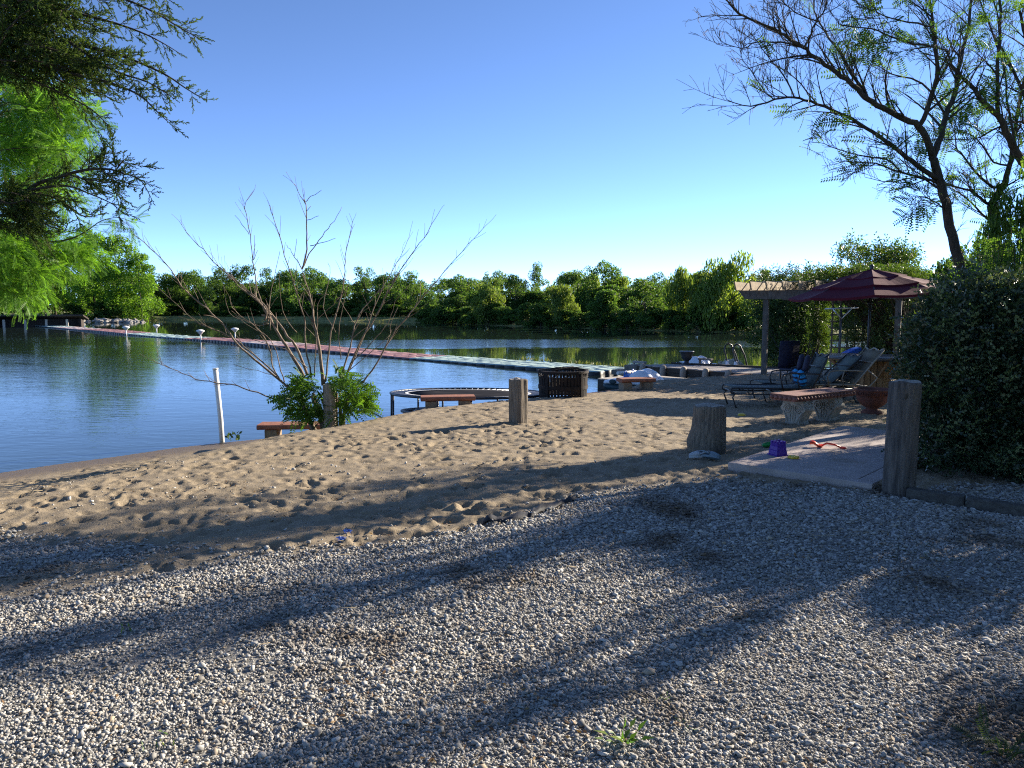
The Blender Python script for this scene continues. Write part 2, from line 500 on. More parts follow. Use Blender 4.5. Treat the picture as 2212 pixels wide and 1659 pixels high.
# lake outline (water level), near shore from the left round to the right, then the far shore back
NEAR = [(-90, 16), (-40, 9.5), (-20, 7.6), (-12, 8.6)] + [tuple(onz(u, v, ZW)[:2]) for u, v in [(0, 1021), (120, 1003), (250, 986), (380, 967), (478, 956)]] + \
       [(-4.1, 13.5), (-3.2, 14.5), (-1.8, 16.0), (0.0, 17.3), (1.3, 18.6), (2.4, 20.6), (4.4, 21.6), (7.5, 22.9), (10.5, 24.2), (14.5, 25.0), (20, 28), (30, 31), (60, 33), (120, 34)]
FARS = [tuple(onz(u, v, ZW)[:2]) for u, v in [(20, 700.5), (90, 696), (175, 694), (300, 694), (345, 691.5), (430, 691.5), (560, 692.5), (700, 694), (820, 695.5), (930, 698), (1010, 701), (1100, 704.5), (1210, 708), (1300, 711), (1400, 714.5), (1490, 717), (1560, 718.5), (1640, 719)]]
FARS = [(-110, 70)] + FARS + [(30, 66), (46, 62), (80, 60), (120, 60)]
LAKE = np.array(NEAR + FARS[::-1])
NEARA = np.array(NEAR)

def seg_dist(P, poly, closed=True):
    A = poly
    B = np.roll(poly, -1, 0) if closed else poly[1:]
    if not closed:
        A = poly[:-1]
    best = np.full(len(P), 1e9)
    for a, b in zip(A, B):
        ab = b - a
        t = np.clip(((P - a) @ ab) / (ab @ ab), 0, 1)
        d = np.linalg.norm(P - (a + t[:, None] * ab), axis=1)
        best = np.minimum(best, d)
    return best

def inside(P, poly):
    c = np.zeros(len(P), bool)
    x, y = P[:, 0], P[:, 1]
    for i in range(len(poly)):
        x1, y1 = poly[i]; x2, y2 = poly[i - 1]
        k = ((y1 > y) != (y2 > y)) & (x < (x2 - x1) * (y - y1) / (y2 - y1 + 1e-12) + x1)
        c ^= k
    return c

def vnoise(P, freq, seed, octaves=4, rough=0.5):
    """smooth value noise on (n,2) points"""
    out = np.zeros(len(P)); amp = 1.0; tot = 0
    g = np.random.default_rng(seed)
    for o in range(octaves):
        T = g.uniform(-1, 1, (64, 64))
        q = P * freq
        i = np.floor(q).astype(int)
        f = q - i
        f = f * f * (3 - 2 * f)
        a = T[i[:, 0] % 64, i[:, 1] % 64]; b = T[(i[:, 0] + 1) % 64, i[:, 1] % 64]
        c = T[i[:, 0] % 64, (i[:, 1] + 1) % 64]; d = T[(i[:, 0] + 1) % 64, (i[:, 1] + 1) % 64]
        out += amp * ((a * (1 - f[:, 0]) + b * f[:, 0]) * (1 - f[:, 1]) + (c * (1 - f[:, 0]) + d * f[:, 0]) * f[:, 1])
        tot += amp
        amp *= rough; freq *= 2.03
    return out / tot

def height(P):
    """base height of the land without footprints, (n,2) -> (n,)"""
    P = np.asarray(P, float).reshape(-1, 2)
    x, y = P[:, 0], P[:, 1]
    d = seg_dist(P, LAKE)
    ins = inside(P, LAKE)
    d = np.where(ins, -d, d)
    near = seg_dist(P, NEARA, False) < np.abs(d) + 1e-3
    # near side: a terrace that falls gently away from the camera and drops to the water
    zp = -0.022 * np.clip(y - 6.5, 0, 20)
    wdt = np.interp(x, [-12, -7, -5, -3.2, -1.5, 1.5, 3, 8, 20], [9, 7.4, 6.6, 4.3, 2.7, 2.7, 2.2, 1.2, 3])
    zn = ZW + (zp - ZW) * smooth(d / wdt)
    zn = np.where(d < 0, ZW + np.maximum(d * 0.22, -1.3), zn)
    zf = ZW + 0.55 * smooth(d / 4.0) + 0.008 * np.clip(d - 4, 0, 60)
    zf = np.where(d < 0, ZW + np.maximum(d * 0.3, -1.3), zf)
    return np.where(near, zn, zf)

def ground(u, v):
    """the spot on the land that a pixel of the photograph looks at"""
    d = np.array(ray(u, v))
    t = np.linspace(2.0, 40.0, 3000)
    Q = np.array([0, 0, CAM_Z]) + t[:, None] * d
    k = np.argmax(Q[:, 2] < height(Q[:, :2]))
    a = Vector(Q[k])
    a.z = float(height([(a.x, a.y)])[0])
    return a

def gz(x, y):
    return float(height([(x, y)])[0])

# sand / gravel border, from points along it
_BX = [(-60, 1150), (0, 1160), (200, 1185), (400, 1205), (620, 1205), (760, 1192), (920, 1165), (1085, 1130), (1180, 1103), (1260, 1078), (1420, 1052), (1580, 1035), (1700, 1045), (1900, 1062)]
_BW = [onz(u, v, 0.0) for u, v in _BX]
BX = np.array([p.x for p in _BW]); BY = np.array([p.y for p in _BW])

def gravel_amount(P):
    P = np.asarray(P, float).reshape(-1, 2)
    b = np.interp(P[:, 0], BX, BY)
    b = b + 0.22 * vnoise(P, 1.1, 5, 3) + 0.1 * vnoise(P, 5.0, 9, 2)
    m = smooth((b - P[:, 1]) / 0.6 + 0.5)
    # a spit of sand blown over the gravel on the left
    q = (P - np.array([-2.75, 4.25])) @ np.array([[0.85, -0.53], [0.53, 0.85]])
    spit = np.exp(-(q[:, 0] / 1.35) ** 2 - (q[:, 1] / 0.26) ** 2)
    m = m * (1 - 0.85 * smooth((spit + 0.25 * vnoise(P, 4, 21, 3) - 0.25) / 0.35))
    return np.clip(m, 0, 1)

# trampled sand: a raster of footprints and lumps
SX0, SX1, SY0, SY1, SD = -11.0, 9.5, 4.0, 25.0, 0.02
nx, ny = int((SX1 - SX0) / SD), int((SY1 - SY0) / SD)
FOOT = np.zeros((ny, nx), np.float32)
gf = np.random.default_rng(3)
gx, gy = np.meshgrid(SX0 + np.arange(nx) * SD, SY0 + np.arange(ny) * SD)
PP = np.stack([gx.ravel(), gy.ravel()], 1)
FOOT += (0.012 * vnoise(PP, 1.5, 31, 3) + 0.014 * vnoise(PP, 6.0, 33, 3, 0.6) + 0.007 * vnoise(PP, 17.0, 35, 2, 0.6) + 0.024 * (0.35 - np.abs(vnoise(PP, 3.4, 37, 3, 0.6))) + 0.014 * (0.35 - np.abs(vnoise(PP, 9.0, 39, 2, 0.6)))).reshape(ny, nx)
for _ in range(13000):
    cx, cy = gf.uniform(SX0 + 0.5, SX1 - 0.5), SY0 + 0.5 + (SY1 - SY0 - 1.0) * gf.uniform(0, 1) ** 1.15
    a, b, th = gf.uniform(0.045, 0.13), gf.uniform(0.03, 0.065), gf.uniform(0, PI)
    dep = gf.uniform(0.006, 0.034)
    r = int(0.3 / SD)
    ix, iy = int((cx - SX0) / SD), int((cy - SY0) / SD)
    x0, x1, y0, y1 = max(ix - r, 0), min(ix + r, nx), max(iy - r, 0), min(iy + r, ny)
    X = gx[y0:y1, x0:x1] - cx; Y = gy[y0:y1, x0:x1] - cy
    u_ = (X * math.cos(th) + Y * math.sin(th)) / a
    v_ = (-X * math.sin(th) + Y * math.cos(th)) / b
    q = np.sqrt(u_ * u_ + v_ * v_)
    heel = gf.uniform(-0.4, 0.4)
    FOOT[y0:y1, x0:x1] += (-dep * (1 + heel * u_) * np.exp(-(q ** 4)) + 0.5 * dep * np.exp(-((q - 1.3) / 0.26) ** 2)).astype(np.float32)
FOOT *= (0.78 + 0.75 * vnoise(PP, 0.55, 45, 3)).reshape(ny, nx).clip(0.3, 1.4)
FOOT = np.clip(FOOT, -0.1, 0.085)

def foot(P):
    P = np.asarray(P, float).reshape(-1, 2)
    fx = np.clip((P[:, 0] - SX0) / SD, 0, nx - 2); fy = np.clip((P[:, 1] - SY0) / SD, 0, ny - 2)
    i = fx.astype(int); j = fy.astype(int)
    a = fx - i; b = fy - j
    z = (FOOT[j, i] * (1 - a) + FOOT[j, i + 1] * a) * (1 - b) + (FOOT[j + 1, i] * (1 - a) + FOOT[j + 1, i + 1] * a) * b
    edge = smooth((P[:, 0] - SX0) / 0.6) * smooth((SX1 - P[:, 0]) / 0.6) * smooth((P[:, 1] - SY0) / 0.6) * smooth((SY1 - P[:, 1]) / 0.6)
    return z * edge

SLAB = [Vector((2.13, 7.37)), Vector((3.12, 6.45)), Vector((5.25, 8.75)), Vector((4.26, 9.67))]

def surface(P):
    P = np.asarray(P, float).reshape(-1, 2)
    h = height(P)
    g = gravel_amount(P)
    d = seg_dist(P, LAKE) * np.where(inside(P, LAKE), -1, 1)
    k = (1 - g) * smooth((d - 0.1) / 1.5)
    return h + foot(P) * k + g * (0.012 * vnoise(P, 2.0, 41, 3) + 0.02 * vnoise(P, 0.7, 43, 2)), g

def sz(x, y):
    return float(surface([(x, y)])[0][0])

# near ground: fine fan-shaped sheet
rows, colsn = 780, 820
tt = np.linspace(0, 1, rows)
ys = 0.4 + 27.6 * (0.25 * tt + 0.75 * tt ** 2.0)
ts = np.linspace(-1.15, 1.15, colsn)
Yg, Tg = np.meshgrid(ys, ts, indexing='ij')
Xg = Tg * (Yg + 3.2) * 0.82
PG = np.stack([Xg.ravel(), Yg.ravel()], 1)
hz, gm = surface(PG)
# lay the sand level under the concrete slab
ins_slab = inside(PG, np.array([tuple(p) for p in SLAB]))
hz = np.where(ins_slab, np.minimum(hz, 0.0), hz)
VG = np.stack([PG[:, 0], PG[:, 1], hz], 1)
ii = np.arange(rows - 1)[:, None] * colsn + np.arange(colsn - 1)[None]
FG = np.stack([ii, ii + 1, ii + colsn + 1, ii + colsn], -1).reshape(-1, 4)
me = mesh_from("beach", VG, FG, smooth=True)
at_g = me.attributes.new("gravel", 'FLOAT', 'POINT')
at_g.data.foreach_set("value", gm.astype(np.float32))

def ground_material():
    m, nt, N, L = _new("sand_and_gravel_ground")
    out = N.new("ShaderNodeOutputMaterial"); p = N.new("ShaderNodeBsdfPrincipled")
    L.new(p.outputs[0], out.inputs[0])
    p.inputs["Specular IOR Level"].default_value = 0.2
    geo = N.new("ShaderNodeNewGeometry")
    def noise(scale, detail=6, rough=0.6):
        n = N.new("ShaderNodeTexNoise"); n.inputs["Scale"].default_value = scale; n.inputs["Detail"].default_value = detail
        n.inputs["Roughness"].default_value = rough
        L.new(geo.outputs["Position"], n.inputs[0]); return n
    def ramp(src, a, b, ca, cb):
        r = N.new("ShaderNodeValToRGB")
        r.color_ramp.elements[0].position = a; r.color_ramp.elements[1].position = b
        r.color_ramp.elements[0].color = (*ca, 1); r.color_ramp.elements[1].color = (*cb, 1)
        L.new(src, r.inputs[0]); return r
    def mix(f, a, b):
        x = N.new("ShaderNodeMix"); x.data_type = 'RGBA'
        L.new(f, x.inputs[0])
        if isinstance(a, tuple): x.inputs[6].default_value = (*a, 1)
        else: L.new(a, x.inputs[6])
        if isinstance(b, tuple): x.inputs[7].default_value = (*b, 1)
        else: L.new(b, x.inputs[7])
        return x.outputs[2]
    sand = ramp(noise(3.0).outputs[0], 0.3, 0.7, (0.36, 0.292, 0.2), (0.27, 0.22, 0.153)).outputs[0]
    speck = ramp(noise(220, 2, 0.7).outputs[0], 0.36, 0.62, (0.5, 0.5, 0.5), (1.12, 1.1, 1.08)).outputs[0]
    ms = N.new("ShaderNodeMix"); ms.data_type = 'RGBA'; ms.blend_type = 'MULTIPLY'; ms.inputs[0].default_value = 0.8
    L.new(sand, ms.inputs[6]); L.new(speck, ms.inputs[7])
    crumbs = ramp(noise(38, 3, 0.7).outputs[0], 0.7, 0.74, (0, 0, 0), (1, 1, 1)).outputs[0]
    sandc = mix(crumbs, ms.outputs[2], (0.14, 0.1, 0.065))
    grav = ramp(noise(70, 4, 0.8).outputs[0], 0.35, 0.68, (0.1, 0.095, 0.085), (0.38, 0.365, 0.335)).outputs[0]
    at_ = N.new("ShaderNodeAttribute"); at_.attribute_name = "gravel"
    col = mix(at_.outputs["Fac"], sandc, grav)
    # wet strip along the water
    sx = N.new("ShaderNodeSeparateXYZ"); L.new(geo.outputs["Position"], sx.inputs[0])
    mr = N.new("ShaderNodeMapRange"); mr.inputs[1].default_value = ZW + 0.004; mr.inputs[2].default_value = ZW + 0.035
    mr.inputs[3].default_value = 1; mr.inputs[4].default_value = 0
    L.new(sx.outputs[2], mr.inputs[0])
    col2 = mix(mr.outputs[0], col, (0.15, 0.115, 0.078))
    L.new(col2, p.inputs["Base Color"])
    rr = N.new("ShaderNodeMapRange"); rr.inputs[3].default_value = 0.95; rr.inputs[4].default_value = 0.5
    L.new(mr.outputs[0], rr.inputs[0]); L.new(rr.outputs[0], p.inputs["Roughness"])
    b1 = N.new("ShaderNodeBump"); b1.inputs["Strength"].default_value = 0.7; b1.inputs["Distance"].default_value = 0.012
    L.new(noise(45, 6, 0.7).outputs[0], b1.inputs["Height"])
    b2 = N.new("ShaderNodeBump"); b2.inputs["Strength"].default_value = 0.5; b2.inputs["Distance"].default_value = 0.003
    L.new(noise(260, 2).outputs[0], b2.inputs["Height"]); L.new(b1.outputs[0], b2.inputs["Normal"])
    L.new(b2.outputs[0], p.inputs["Normal"])
    return m

beach = tag(link("beach", me, ground_material()), kind='structure')
beach['label'] = "trampled tan sand beach running into grey gravel"

# far land: one coarse sheet out to the horizon; it passes below the fine near sheet
def axis(segs):
    out = []
    for a, b, st in segs:
        out += list(np.arange(a, b, st))
    return np.array(out + [segs[-1][1]])
xs = axis([(-900, -150, 50), (-150, 150, 1.6), (150, 900, 50)])
yb = axis([(-120, 0, 12), (0, 150, 1.6), (150, 1500, 60)])
Xc, Yc = np.meshgrid(xs, yb)
PC = np.stack([Xc.ravel(), Yc.ravel()], 1)
hc = height(PC) + 0.12 * vnoise(PC, 0.25, 61, 3)
fan = (PC[:, 1] > 0.4) & (PC[:, 1] < 28) & (np.abs(PC[:, 0]) < 1.15 * (PC[:, 1] + 3.2) * 0.82)
hc = np.where(fan, hc - 1.2, hc - 0.02)
dd = seg_dist(PC, LAKE) * np.where(inside(PC, LAKE), -1, 1)
VC = np.stack([PC[:, 0], PC[:, 1], hc], 1)
n0, n1 = len(yb), len(xs)
ii = np.arange(n0 - 1)[:, None] * n1 + np.arange(n1 - 1)[None]
FC = np.stack([ii, ii + 1, ii + n1 + 1, ii + n1], -1).reshape(-1, 4)
MT['meadow'] = mat("meadow_ground", (0.17, 0.19, 0.055), (0.27, 0.26, 0.1), scale=0.35, rough=0.95, bump=0.8, bscale=3, bdist=0.1, grime=(0.8, 0.6, (0.1, 0.09, 0.05)))
tag(link("ground", mesh_from("ground", VC, FC, smooth=True), MT['meadow']), kind='structure')['label'] = "grassy banks and land around the lake"

# lake water
def water_material():
    m, nt, N, L = _new("lake_water")
    out = N.new("ShaderNodeOutputMaterial"); p = N.new("ShaderNodeBsdfPrincipled")
    L.new(p.outputs[0], out.inputs[0])
    p.inputs["Base Color"].default_value = (0.02, 0.034, 0.026, 1)
    p.inputs["Roughness"].default_value = 0.03
    p.inputs["IOR"].default_value = 1.333
    p.inputs["Specular IOR Level"].default_value = 0.5
    geo = N.new("ShaderNodeNewGeometry")
    def noise(sx, sy, detail, rough=0.5, warp=0.0):
        mp = N.new("ShaderNodeMapping"); mp.inputs["Scale"].default_value = (sx, sy, 1)
        mp.inputs["Rotation"].default_value = (0, 0, R(12))
        L.new(geo.outputs["Position"], mp.inputs[0])
        n = N.new("ShaderNodeTexNoise"); n.inputs["Scale"].default_value = 1.0
        n.inputs["Detail"].default_value = detail; n.inputs["Roughness"].default_value = rough
        n.inputs["Distortion"].default_value = warp
        L.new(mp.outputs[0], n.inputs[0]); return n.outputs[0]
    def math_(op, a, b=None, c=None):
        x = N.new("ShaderNodeMath"); x.operation = op
        for i, q in enumerate([a, b, c]):
            if q is None: continue
            if isinstance(q, (int, float)): x.inputs[i].default_value = q
            else: L.new(q, x.inputs[i])
        return x.outputs[0]
    def rng_(src, a, b, c, d, sm=True):
        x = N.new("ShaderNodeMapRange"); x.interpolation_type = 'SMOOTHSTEP' if sm else 'LINEAR'
        for i, q in enumerate([a, b, c, d]): x.inputs[i + 1].default_value = q
        L.new(src, x.inputs[0]); return x.outputs[0]
    sp = N.new("ShaderNodeSeparateXYZ"); L.new(geo.outputs["Position"], sp.inputs[0])
    # how far beyond the floating dock: dock runs roughly along x + y = 29 (near end) ... so use x*0.75+y
    s = math_('ADD', math_('MULTIPLY', sp.outputs[0], 1.0), sp.outputs[1])
    patch = noise(0.05, 0.12, 3)
    s2 = math_('ADD', s, math_('MULTIPLY', math_('SUBTRACT', patch, 0.5), 6.0))
    nearside = rng_(s2, 26.5, 29.5, 1.0, 0.0)
    yy = math_('ADD', sp.outputs[1], math_('MULTIPLY', math_('SUBTRACT', noise(0.09, 0.25, 4), 0.5), 7.0))
    band = math_('MULTIPLY', rng_(yy, 42.0, 44.0, 0, 1), rng_(yy, 51.0, 54.0, 1, 0))
    band = math_('MULTIPLY', band, rng_(sp.outputs[0], -16, -2, 0, 1))
    gust = rng_(noise(0.12, 0.22, 3), 0.4, 0.62, 0.45, 1.0)
    amt = math_('ADD', math_('MULTIPLY', math_('MULTIPLY', nearside, gust), 0.24), math_('MULTIPLY', band, 0.8))
    amt = math_('ADD', amt, 0.035)
    h = math_('ADD', math_('MULTIPLY', noise(2.2, 5.0, 3, 0.55, 0.4), 1.0), math_('MULTIPLY', noise(8, 16, 2, 0.5), 0.22))
    h = math_('ADD', h, math_('MULTIPLY', noise(0.5, 1.1, 2), 0.8))
    bp = N.new("ShaderNodeBump"); bp.inputs["Distance"].default_value = 0.024
    bp.inputs["Strength"].default_value = 1.0
    L.new(math_('MULTIPLY', amt, h), bp.inputs["Height"]); L.new(bp.outputs[0], p.inputs["Normal"])
    return m
WV = [(-140, 5, ZW), (140, 5, ZW), (140, 160, ZW), (-140, 160, ZW)]
tag(link("water", mesh_from("water", WV, [(0, 1, 2, 3)]), water_material()), kind='structure')['label'] = "calm lake water with wind ripples"

# crushed limestone: every stone a real faceted chip
def gravel_stones():
    g = np.random.default_rng(17)
    ph = (1 + 5 ** 0.5) / 2
    IV = np.array([(-1, ph, 0), (1, ph, 0), (-1, -ph, 0), (1, -ph, 0), (0, -1, ph), (0, 1, ph), (0, -1, -ph), (0, 1, -ph), (ph, 0, -1), (ph, 0, 1), (-ph, 0, -1), (-ph, 0, 1)]) / 1.9
    IF = np.array([(0, 11, 5), (0, 5, 1), (0, 1, 7), (0, 7, 10), (0, 10, 11), (1, 5, 9), (5, 11, 4), (11, 10, 2), (10, 7, 6), (7, 1, 8), (3, 9, 4), (3, 4, 2), (3, 2, 6), (3, 6, 8), (3, 8, 9), (4, 9, 5), (2, 4, 11), (6, 2, 10), (8, 6, 7), (9, 8, 1)])
    P = []
    y = 1.7
    # density falls with distance, where single chips can no longer be told apart
    N = 760000
    yy = 1.75 + 6.2 * g.uniform(0, 1, N) ** 1.15
    xx = g.uniform(-1, 1, N) * (yy * 0.72 + 2.3)
    Q = np.stack([xx, yy], 1)
    w = gravel_amount(Q)
    clump = vnoise(Q, 3.0, 77, 3)
    dens = np.clip(w * (0.86 + 0.5 * clump), 0.012, 1)
    # thin, earthy places and strays on the sand
    bare = vnoise(Q, 0.9, 79, 3)
    dens = np.where(bare > 0.36, dens * 0.45, dens)
    dens = np.where((w < 0.02) & (g.uniform(0, 1, N) > 0.25), dens * 0.3, dens)
    dens = dens * np.where(np.abs(xx) > yy * 0.7 + 0.35, 0.5, 1.0)
    keep = g.uniform(0, 1, N) < dens
    keep &= ~inside(Q, np.array([tuple(p) for p in SLAB]))
    Q = Q[keep]
    n = len(Q)
    sz_ = np.exp(g.normal(math.log(0.0051), 0.38, n)) * (1 + 0.2 * np.clip(Q[:, 1] - 3, 0, 4))
    sz_ = np.clip(sz_, 0.003, 0.018)
    sc = sz_[:, None] * np.stack([g.uniform(0.95, 1.75, n), g.uniform(0.7, 1.15, n), g.uniform(0.4, 0.78, n)], 1)
    tilt = unit(n, g) * 0.45
    dirs = np.stack([np.cos(a := g.uniform(0, 2 * PI, n)), np.sin(a), tilt[:, 2]], 1)
    rot = frames(dirs, g.normal(0, 0.4, n))
    zz, _ = surface(Q)
    pos = np.stack([Q[:, 0], Q[:, 1], zz + sz_ * g.uniform(-0.1, 0.75, n)], 1)
    CV = np.array([(-1, -1, -.8), (1, -.8, -.9), (.9, 1, -1), (-.9, .8, -1), (-.7, -.6, 1), (.6, -.8, .8), (.7, .5, 1), (-.6, .8, .7)]) * 0.72
    CF = np.array([(0, 2, 1), (0, 3, 2), (4, 5, 6), (4, 6, 7), (0, 1, 5), (0, 5, 4), (1, 2, 6), (1, 6, 5), (2, 3, 7), (2, 7, 6), (3, 0, 4), (3, 4, 7)])
    big = (g.uniform(0, 1, n) < 0.25) & (Q[:, 1] < 3.6)
    A_ = stamp(IV, IF, pos[big], rot[big], sc[big], 0.42, g)
    B_ = stamp(CV, CF, pos[~big], rot[~big], sc[~big], 0.38, g)
    V, F = join_arrays([A_, B_])
    print("stones", n)
    me = mesh_from("gravel", V, F)
    m, nt, Nn, L = _new("limestone_chip")
    out = Nn.new("ShaderNodeOutputMaterial"); p = Nn.new("ShaderNodeBsdfPrincipled")
    L.new(p.outputs[0], out.inputs[0])
    p.inputs["Roughness"].default_value = 0.9
    p.inputs["Specular IOR Level"].default_value = 0.2
    geo = Nn.new("ShaderNodeNewGeometry")
    rp = Nn.new("ShaderNodeValToRGB")
    e = rp.color_ramp.elements
    cols = [(0, (0.13, 0.122, 0.11)), (0.15, (0.235, 0.226, 0.208)), (0.5, (0.36, 0.348, 0.32)), (0.88, (0.51, 0.495, 0.46)), (0.94, (0.38, 0.3, 0.21)), (1.0, (0.26, 0.24, 0.21))]
    while len(e) < len(cols): e.new(0.5)
    for i, (a, c) in enumerate(cols):
        e[i].position = a; e[i].color = (*c, 1)
    L.new(geo.outputs["Random Per Island"], rp.inputs[0])
    nz = Nn.new("ShaderNodeTexNoise"); nz.inputs["Scale"].default_value = 1.3; nz.inputs["Detail"].default_value = 6
    L.new(geo.outputs["Position"], nz.inputs[0])
    r2 = Nn.new("ShaderNodeValToRGB")
    r2.color_ramp.elements[0].position = 0.33; r2.color_ramp.elements[1].position = 0.44
    r2.color_ramp.elements[0].color = (0.45, 0.38, 0.32, 1); r2.color_ramp.elements[1].color = (1, 1, 1, 1)
    L.new(nz.outputs[0], r2.inputs[0])
    mx = Nn.new("ShaderNodeMix"); mx.data_type = 'RGBA'; mx.blend_type = 'MULTIPLY'; mx.inputs[0].default_value = 1
    L.new(rp.outputs[0], mx.inputs[6]); L.new(r2.outputs[0], mx.inputs[7])
    L.new(mx.outputs[2], p.inputs["Base Color"])
    tag(link("gravel", me, m), "grey crushed limestone gravel of the yard", "gravel", kind='stuff')
gravel_stones()
# ------------------------------------------------------------------ posts and stump
def rough_post(name, label, p, r, h, material, seed, sq=0.0, lean=(0, 0), knots=(), n=40, top=0.03, taper=1.0, cracks=5):
    g = np.random.default_rng(seed)
    ph = g.uniform(0, 2 * PI, 8)
    ck = g.uniform(0, 2 * PI, cracks)
    cw = g.uniform(0.035, 0.07, cracks)
    cd = g.uniform(0.04, 0.09, cracks)
    mb = MB()
    zs = [-0.25, -0.02] + list(np.linspace(0.04, h - top, 22)) + [h - top * 0.3, h]
    V, F = [], []
    for i, z in enumerate(zs):
        for j in range(n):
            q = 2 * PI * j / n
            rr = r * (1 + sq * 0.12 * math.cos(4 * q)) * (1 + 0.025 * math.sin(3 * q + ph[0] + z * 1.5) + 0.015 * math.sin(7 * q + ph[1] + z * 4))
            rr *= 1 + (taper - 1) * z / h
            for c, w, d in zip(ck, cw, cd):
                dq = (q - c - 0.12 * math.sin(z * 3 + c) + PI) % (2 * PI) - PI
                rr *= 1 - d * math.exp(-(dq / w) ** 2)
            for (kq, kz, ks, ka) in knots:
                dq = ((q - kq + PI) % (2 * PI) - PI) * r
                rr += ka * math.exp(-((dq / ks) ** 2 + ((z - kz) / ks) ** 2))
            if i == len(zs) - 1:
                rr *= 0.93
            zz = z + (0.008 * math.sin(2 * q + ph[2]) + 0.004 * math.sin(5 * q + ph[3]) if z > h - top - 0.01 else 0)
            V.append((rr * math.cos(q) + lean[0] * z, rr * math.sin(q) + lean[1] * z, zz))
    for i in range(len(zs) - 1):
        for j in range(n):
            j2 = (j + 1) % n
            F.append((i * n + j, i * n + j2, (i + 1) * n + j2, (i + 1) * n + j))
    mb.add(V, F, 0, True)
    # the sawn top: rings of slightly sunken faces
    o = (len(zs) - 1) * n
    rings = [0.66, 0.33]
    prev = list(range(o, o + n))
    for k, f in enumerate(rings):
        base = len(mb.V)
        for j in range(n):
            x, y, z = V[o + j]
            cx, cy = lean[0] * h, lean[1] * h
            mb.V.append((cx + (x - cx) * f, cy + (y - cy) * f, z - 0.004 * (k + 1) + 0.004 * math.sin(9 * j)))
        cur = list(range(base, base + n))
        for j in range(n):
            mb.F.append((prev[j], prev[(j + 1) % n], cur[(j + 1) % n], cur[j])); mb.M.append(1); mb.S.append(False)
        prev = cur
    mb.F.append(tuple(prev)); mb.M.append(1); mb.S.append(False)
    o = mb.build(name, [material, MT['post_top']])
    o.location = p
    return tag(o, label)

p = onz(1941, 1066, 0.0)
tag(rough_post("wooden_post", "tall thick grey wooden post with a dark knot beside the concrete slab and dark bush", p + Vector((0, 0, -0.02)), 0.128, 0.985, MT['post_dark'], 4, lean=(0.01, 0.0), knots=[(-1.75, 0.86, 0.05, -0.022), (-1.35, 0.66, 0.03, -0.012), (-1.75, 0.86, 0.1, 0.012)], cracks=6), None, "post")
BIGPOST = [o for o in COL.objects if o.name == "wooden_post"][0]
for (q_, z_, r_) in [(-2.2, 0.88, 0.05), (-1.87, 0.7, 0.03)]:
    mb = MB(); mb.lathe([(r_, -0.012), (r_ * 0.95, 0.004), (r_ * 0.6, 0.007), (0, 0.002)], 14, sx=0.85, sy=1.1)
    k_ = mb.build("knot", MT['bulkhead'], BIGPOST)
    k_.location = (0.121 * math.cos(q_) + 0.01 * z_, 0.121 * math.sin(q_), z_); k_.rotation_euler = (R(90), 0, q_ + PI / 2)
p = ground(1120, 914)
POST_MID = p.copy()
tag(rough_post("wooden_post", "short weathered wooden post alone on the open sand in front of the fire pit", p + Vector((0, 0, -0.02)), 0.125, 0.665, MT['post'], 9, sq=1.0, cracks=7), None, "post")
p = ground(1528, 976)
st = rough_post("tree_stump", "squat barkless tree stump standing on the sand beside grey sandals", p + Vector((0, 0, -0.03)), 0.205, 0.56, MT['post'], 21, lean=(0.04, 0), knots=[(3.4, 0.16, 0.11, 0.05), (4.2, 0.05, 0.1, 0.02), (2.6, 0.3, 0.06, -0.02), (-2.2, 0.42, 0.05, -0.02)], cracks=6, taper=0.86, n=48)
tag(st, None, "stump")
p = at(712, 908, 11.35)
p.z = gz(p.x, p.y)
BUSH_P = p.copy()
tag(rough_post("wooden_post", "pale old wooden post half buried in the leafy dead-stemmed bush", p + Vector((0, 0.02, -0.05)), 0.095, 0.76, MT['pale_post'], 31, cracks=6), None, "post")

# white pipe standing at the water's edge
p = onz(481, 955, ZW)
mb = MB()
mb.tube([(0, 0, -0.4), (-0.02, 0, 0.4), (-0.075, 0, 1.27)], [0.042] * 3, 12)
t = thing("marker_pole", "white plastic pipe standing upright at the water's edge", "pole", p)
mb.build("pipe", MT['white'], t)
mb = MB(); mb.tube([(-0.0745, 0, 1.26), (-0.0755, 0, 1.285)], [0.047, 0.047], 12); mb.build("cap", MT['white'], t)

# ------------------------------------------------------------------ concrete slab walk
mb = MB()
_ax = (SLAB[1] - SLAB[0]).normalized(); _ay = (SLAB[3] - SLAB[0]).normalized()
_w, _l = (SLAB[1] - SLAB[0]).length, (SLAB[3] - SLAB[0]).length
for (x0, x1, y0, y1) in [(0, _w, 0, 0.13), (0, _w - 0.16, 0.139, 1.62), (_w - 0.151, _w, 0.139, 1.62), (0, _w, 1.629, _l)]:
    mb.prism([tuple(SLAB[0] + _ax * a + _ay * b) for a, b in ((x0, y0), (x1, y0), (x1, y1), (x0, y1))], -0.06, 0.062)
mb.prism([tuple(SLAB[0] + _ax * a + _ay * b) for a, b in ((0.01, 0.01), (_w - 0.01, 0.01), (_w - 0.01, _l - .01), (0.01, _l - .01))], -0.07, 0.053)
sl = mb.build("concrete_slab", MT['slab'], None, bevel=0.006)
tag(sl, "flat stamped concrete slab with toys lying on it", "slab")

# landscape timbers along the bush bed
a, b, c, d = onz(1966, 1074, 0.02), onz(2092, 1092, 0.02), onz(2098, 1094, 0.02), onz(2250, 1119, 0.02)
for (s, e, lab) in [(a, b, "grey edging timber laid from the big post along the bush bed"), (c, d, "grey edging timber running out of the picture below the dark bush")]:
    mb = MB(); mb.beam(s + Vector((0, 0.05, 0)), e + Vector((0, 0.05, 0)), 0.1, 0.14)
    tag(mb.build("edging_timber", MT['edge'], None, bevel=0.012), lab, "timber", "edging timbers of the bush bed")

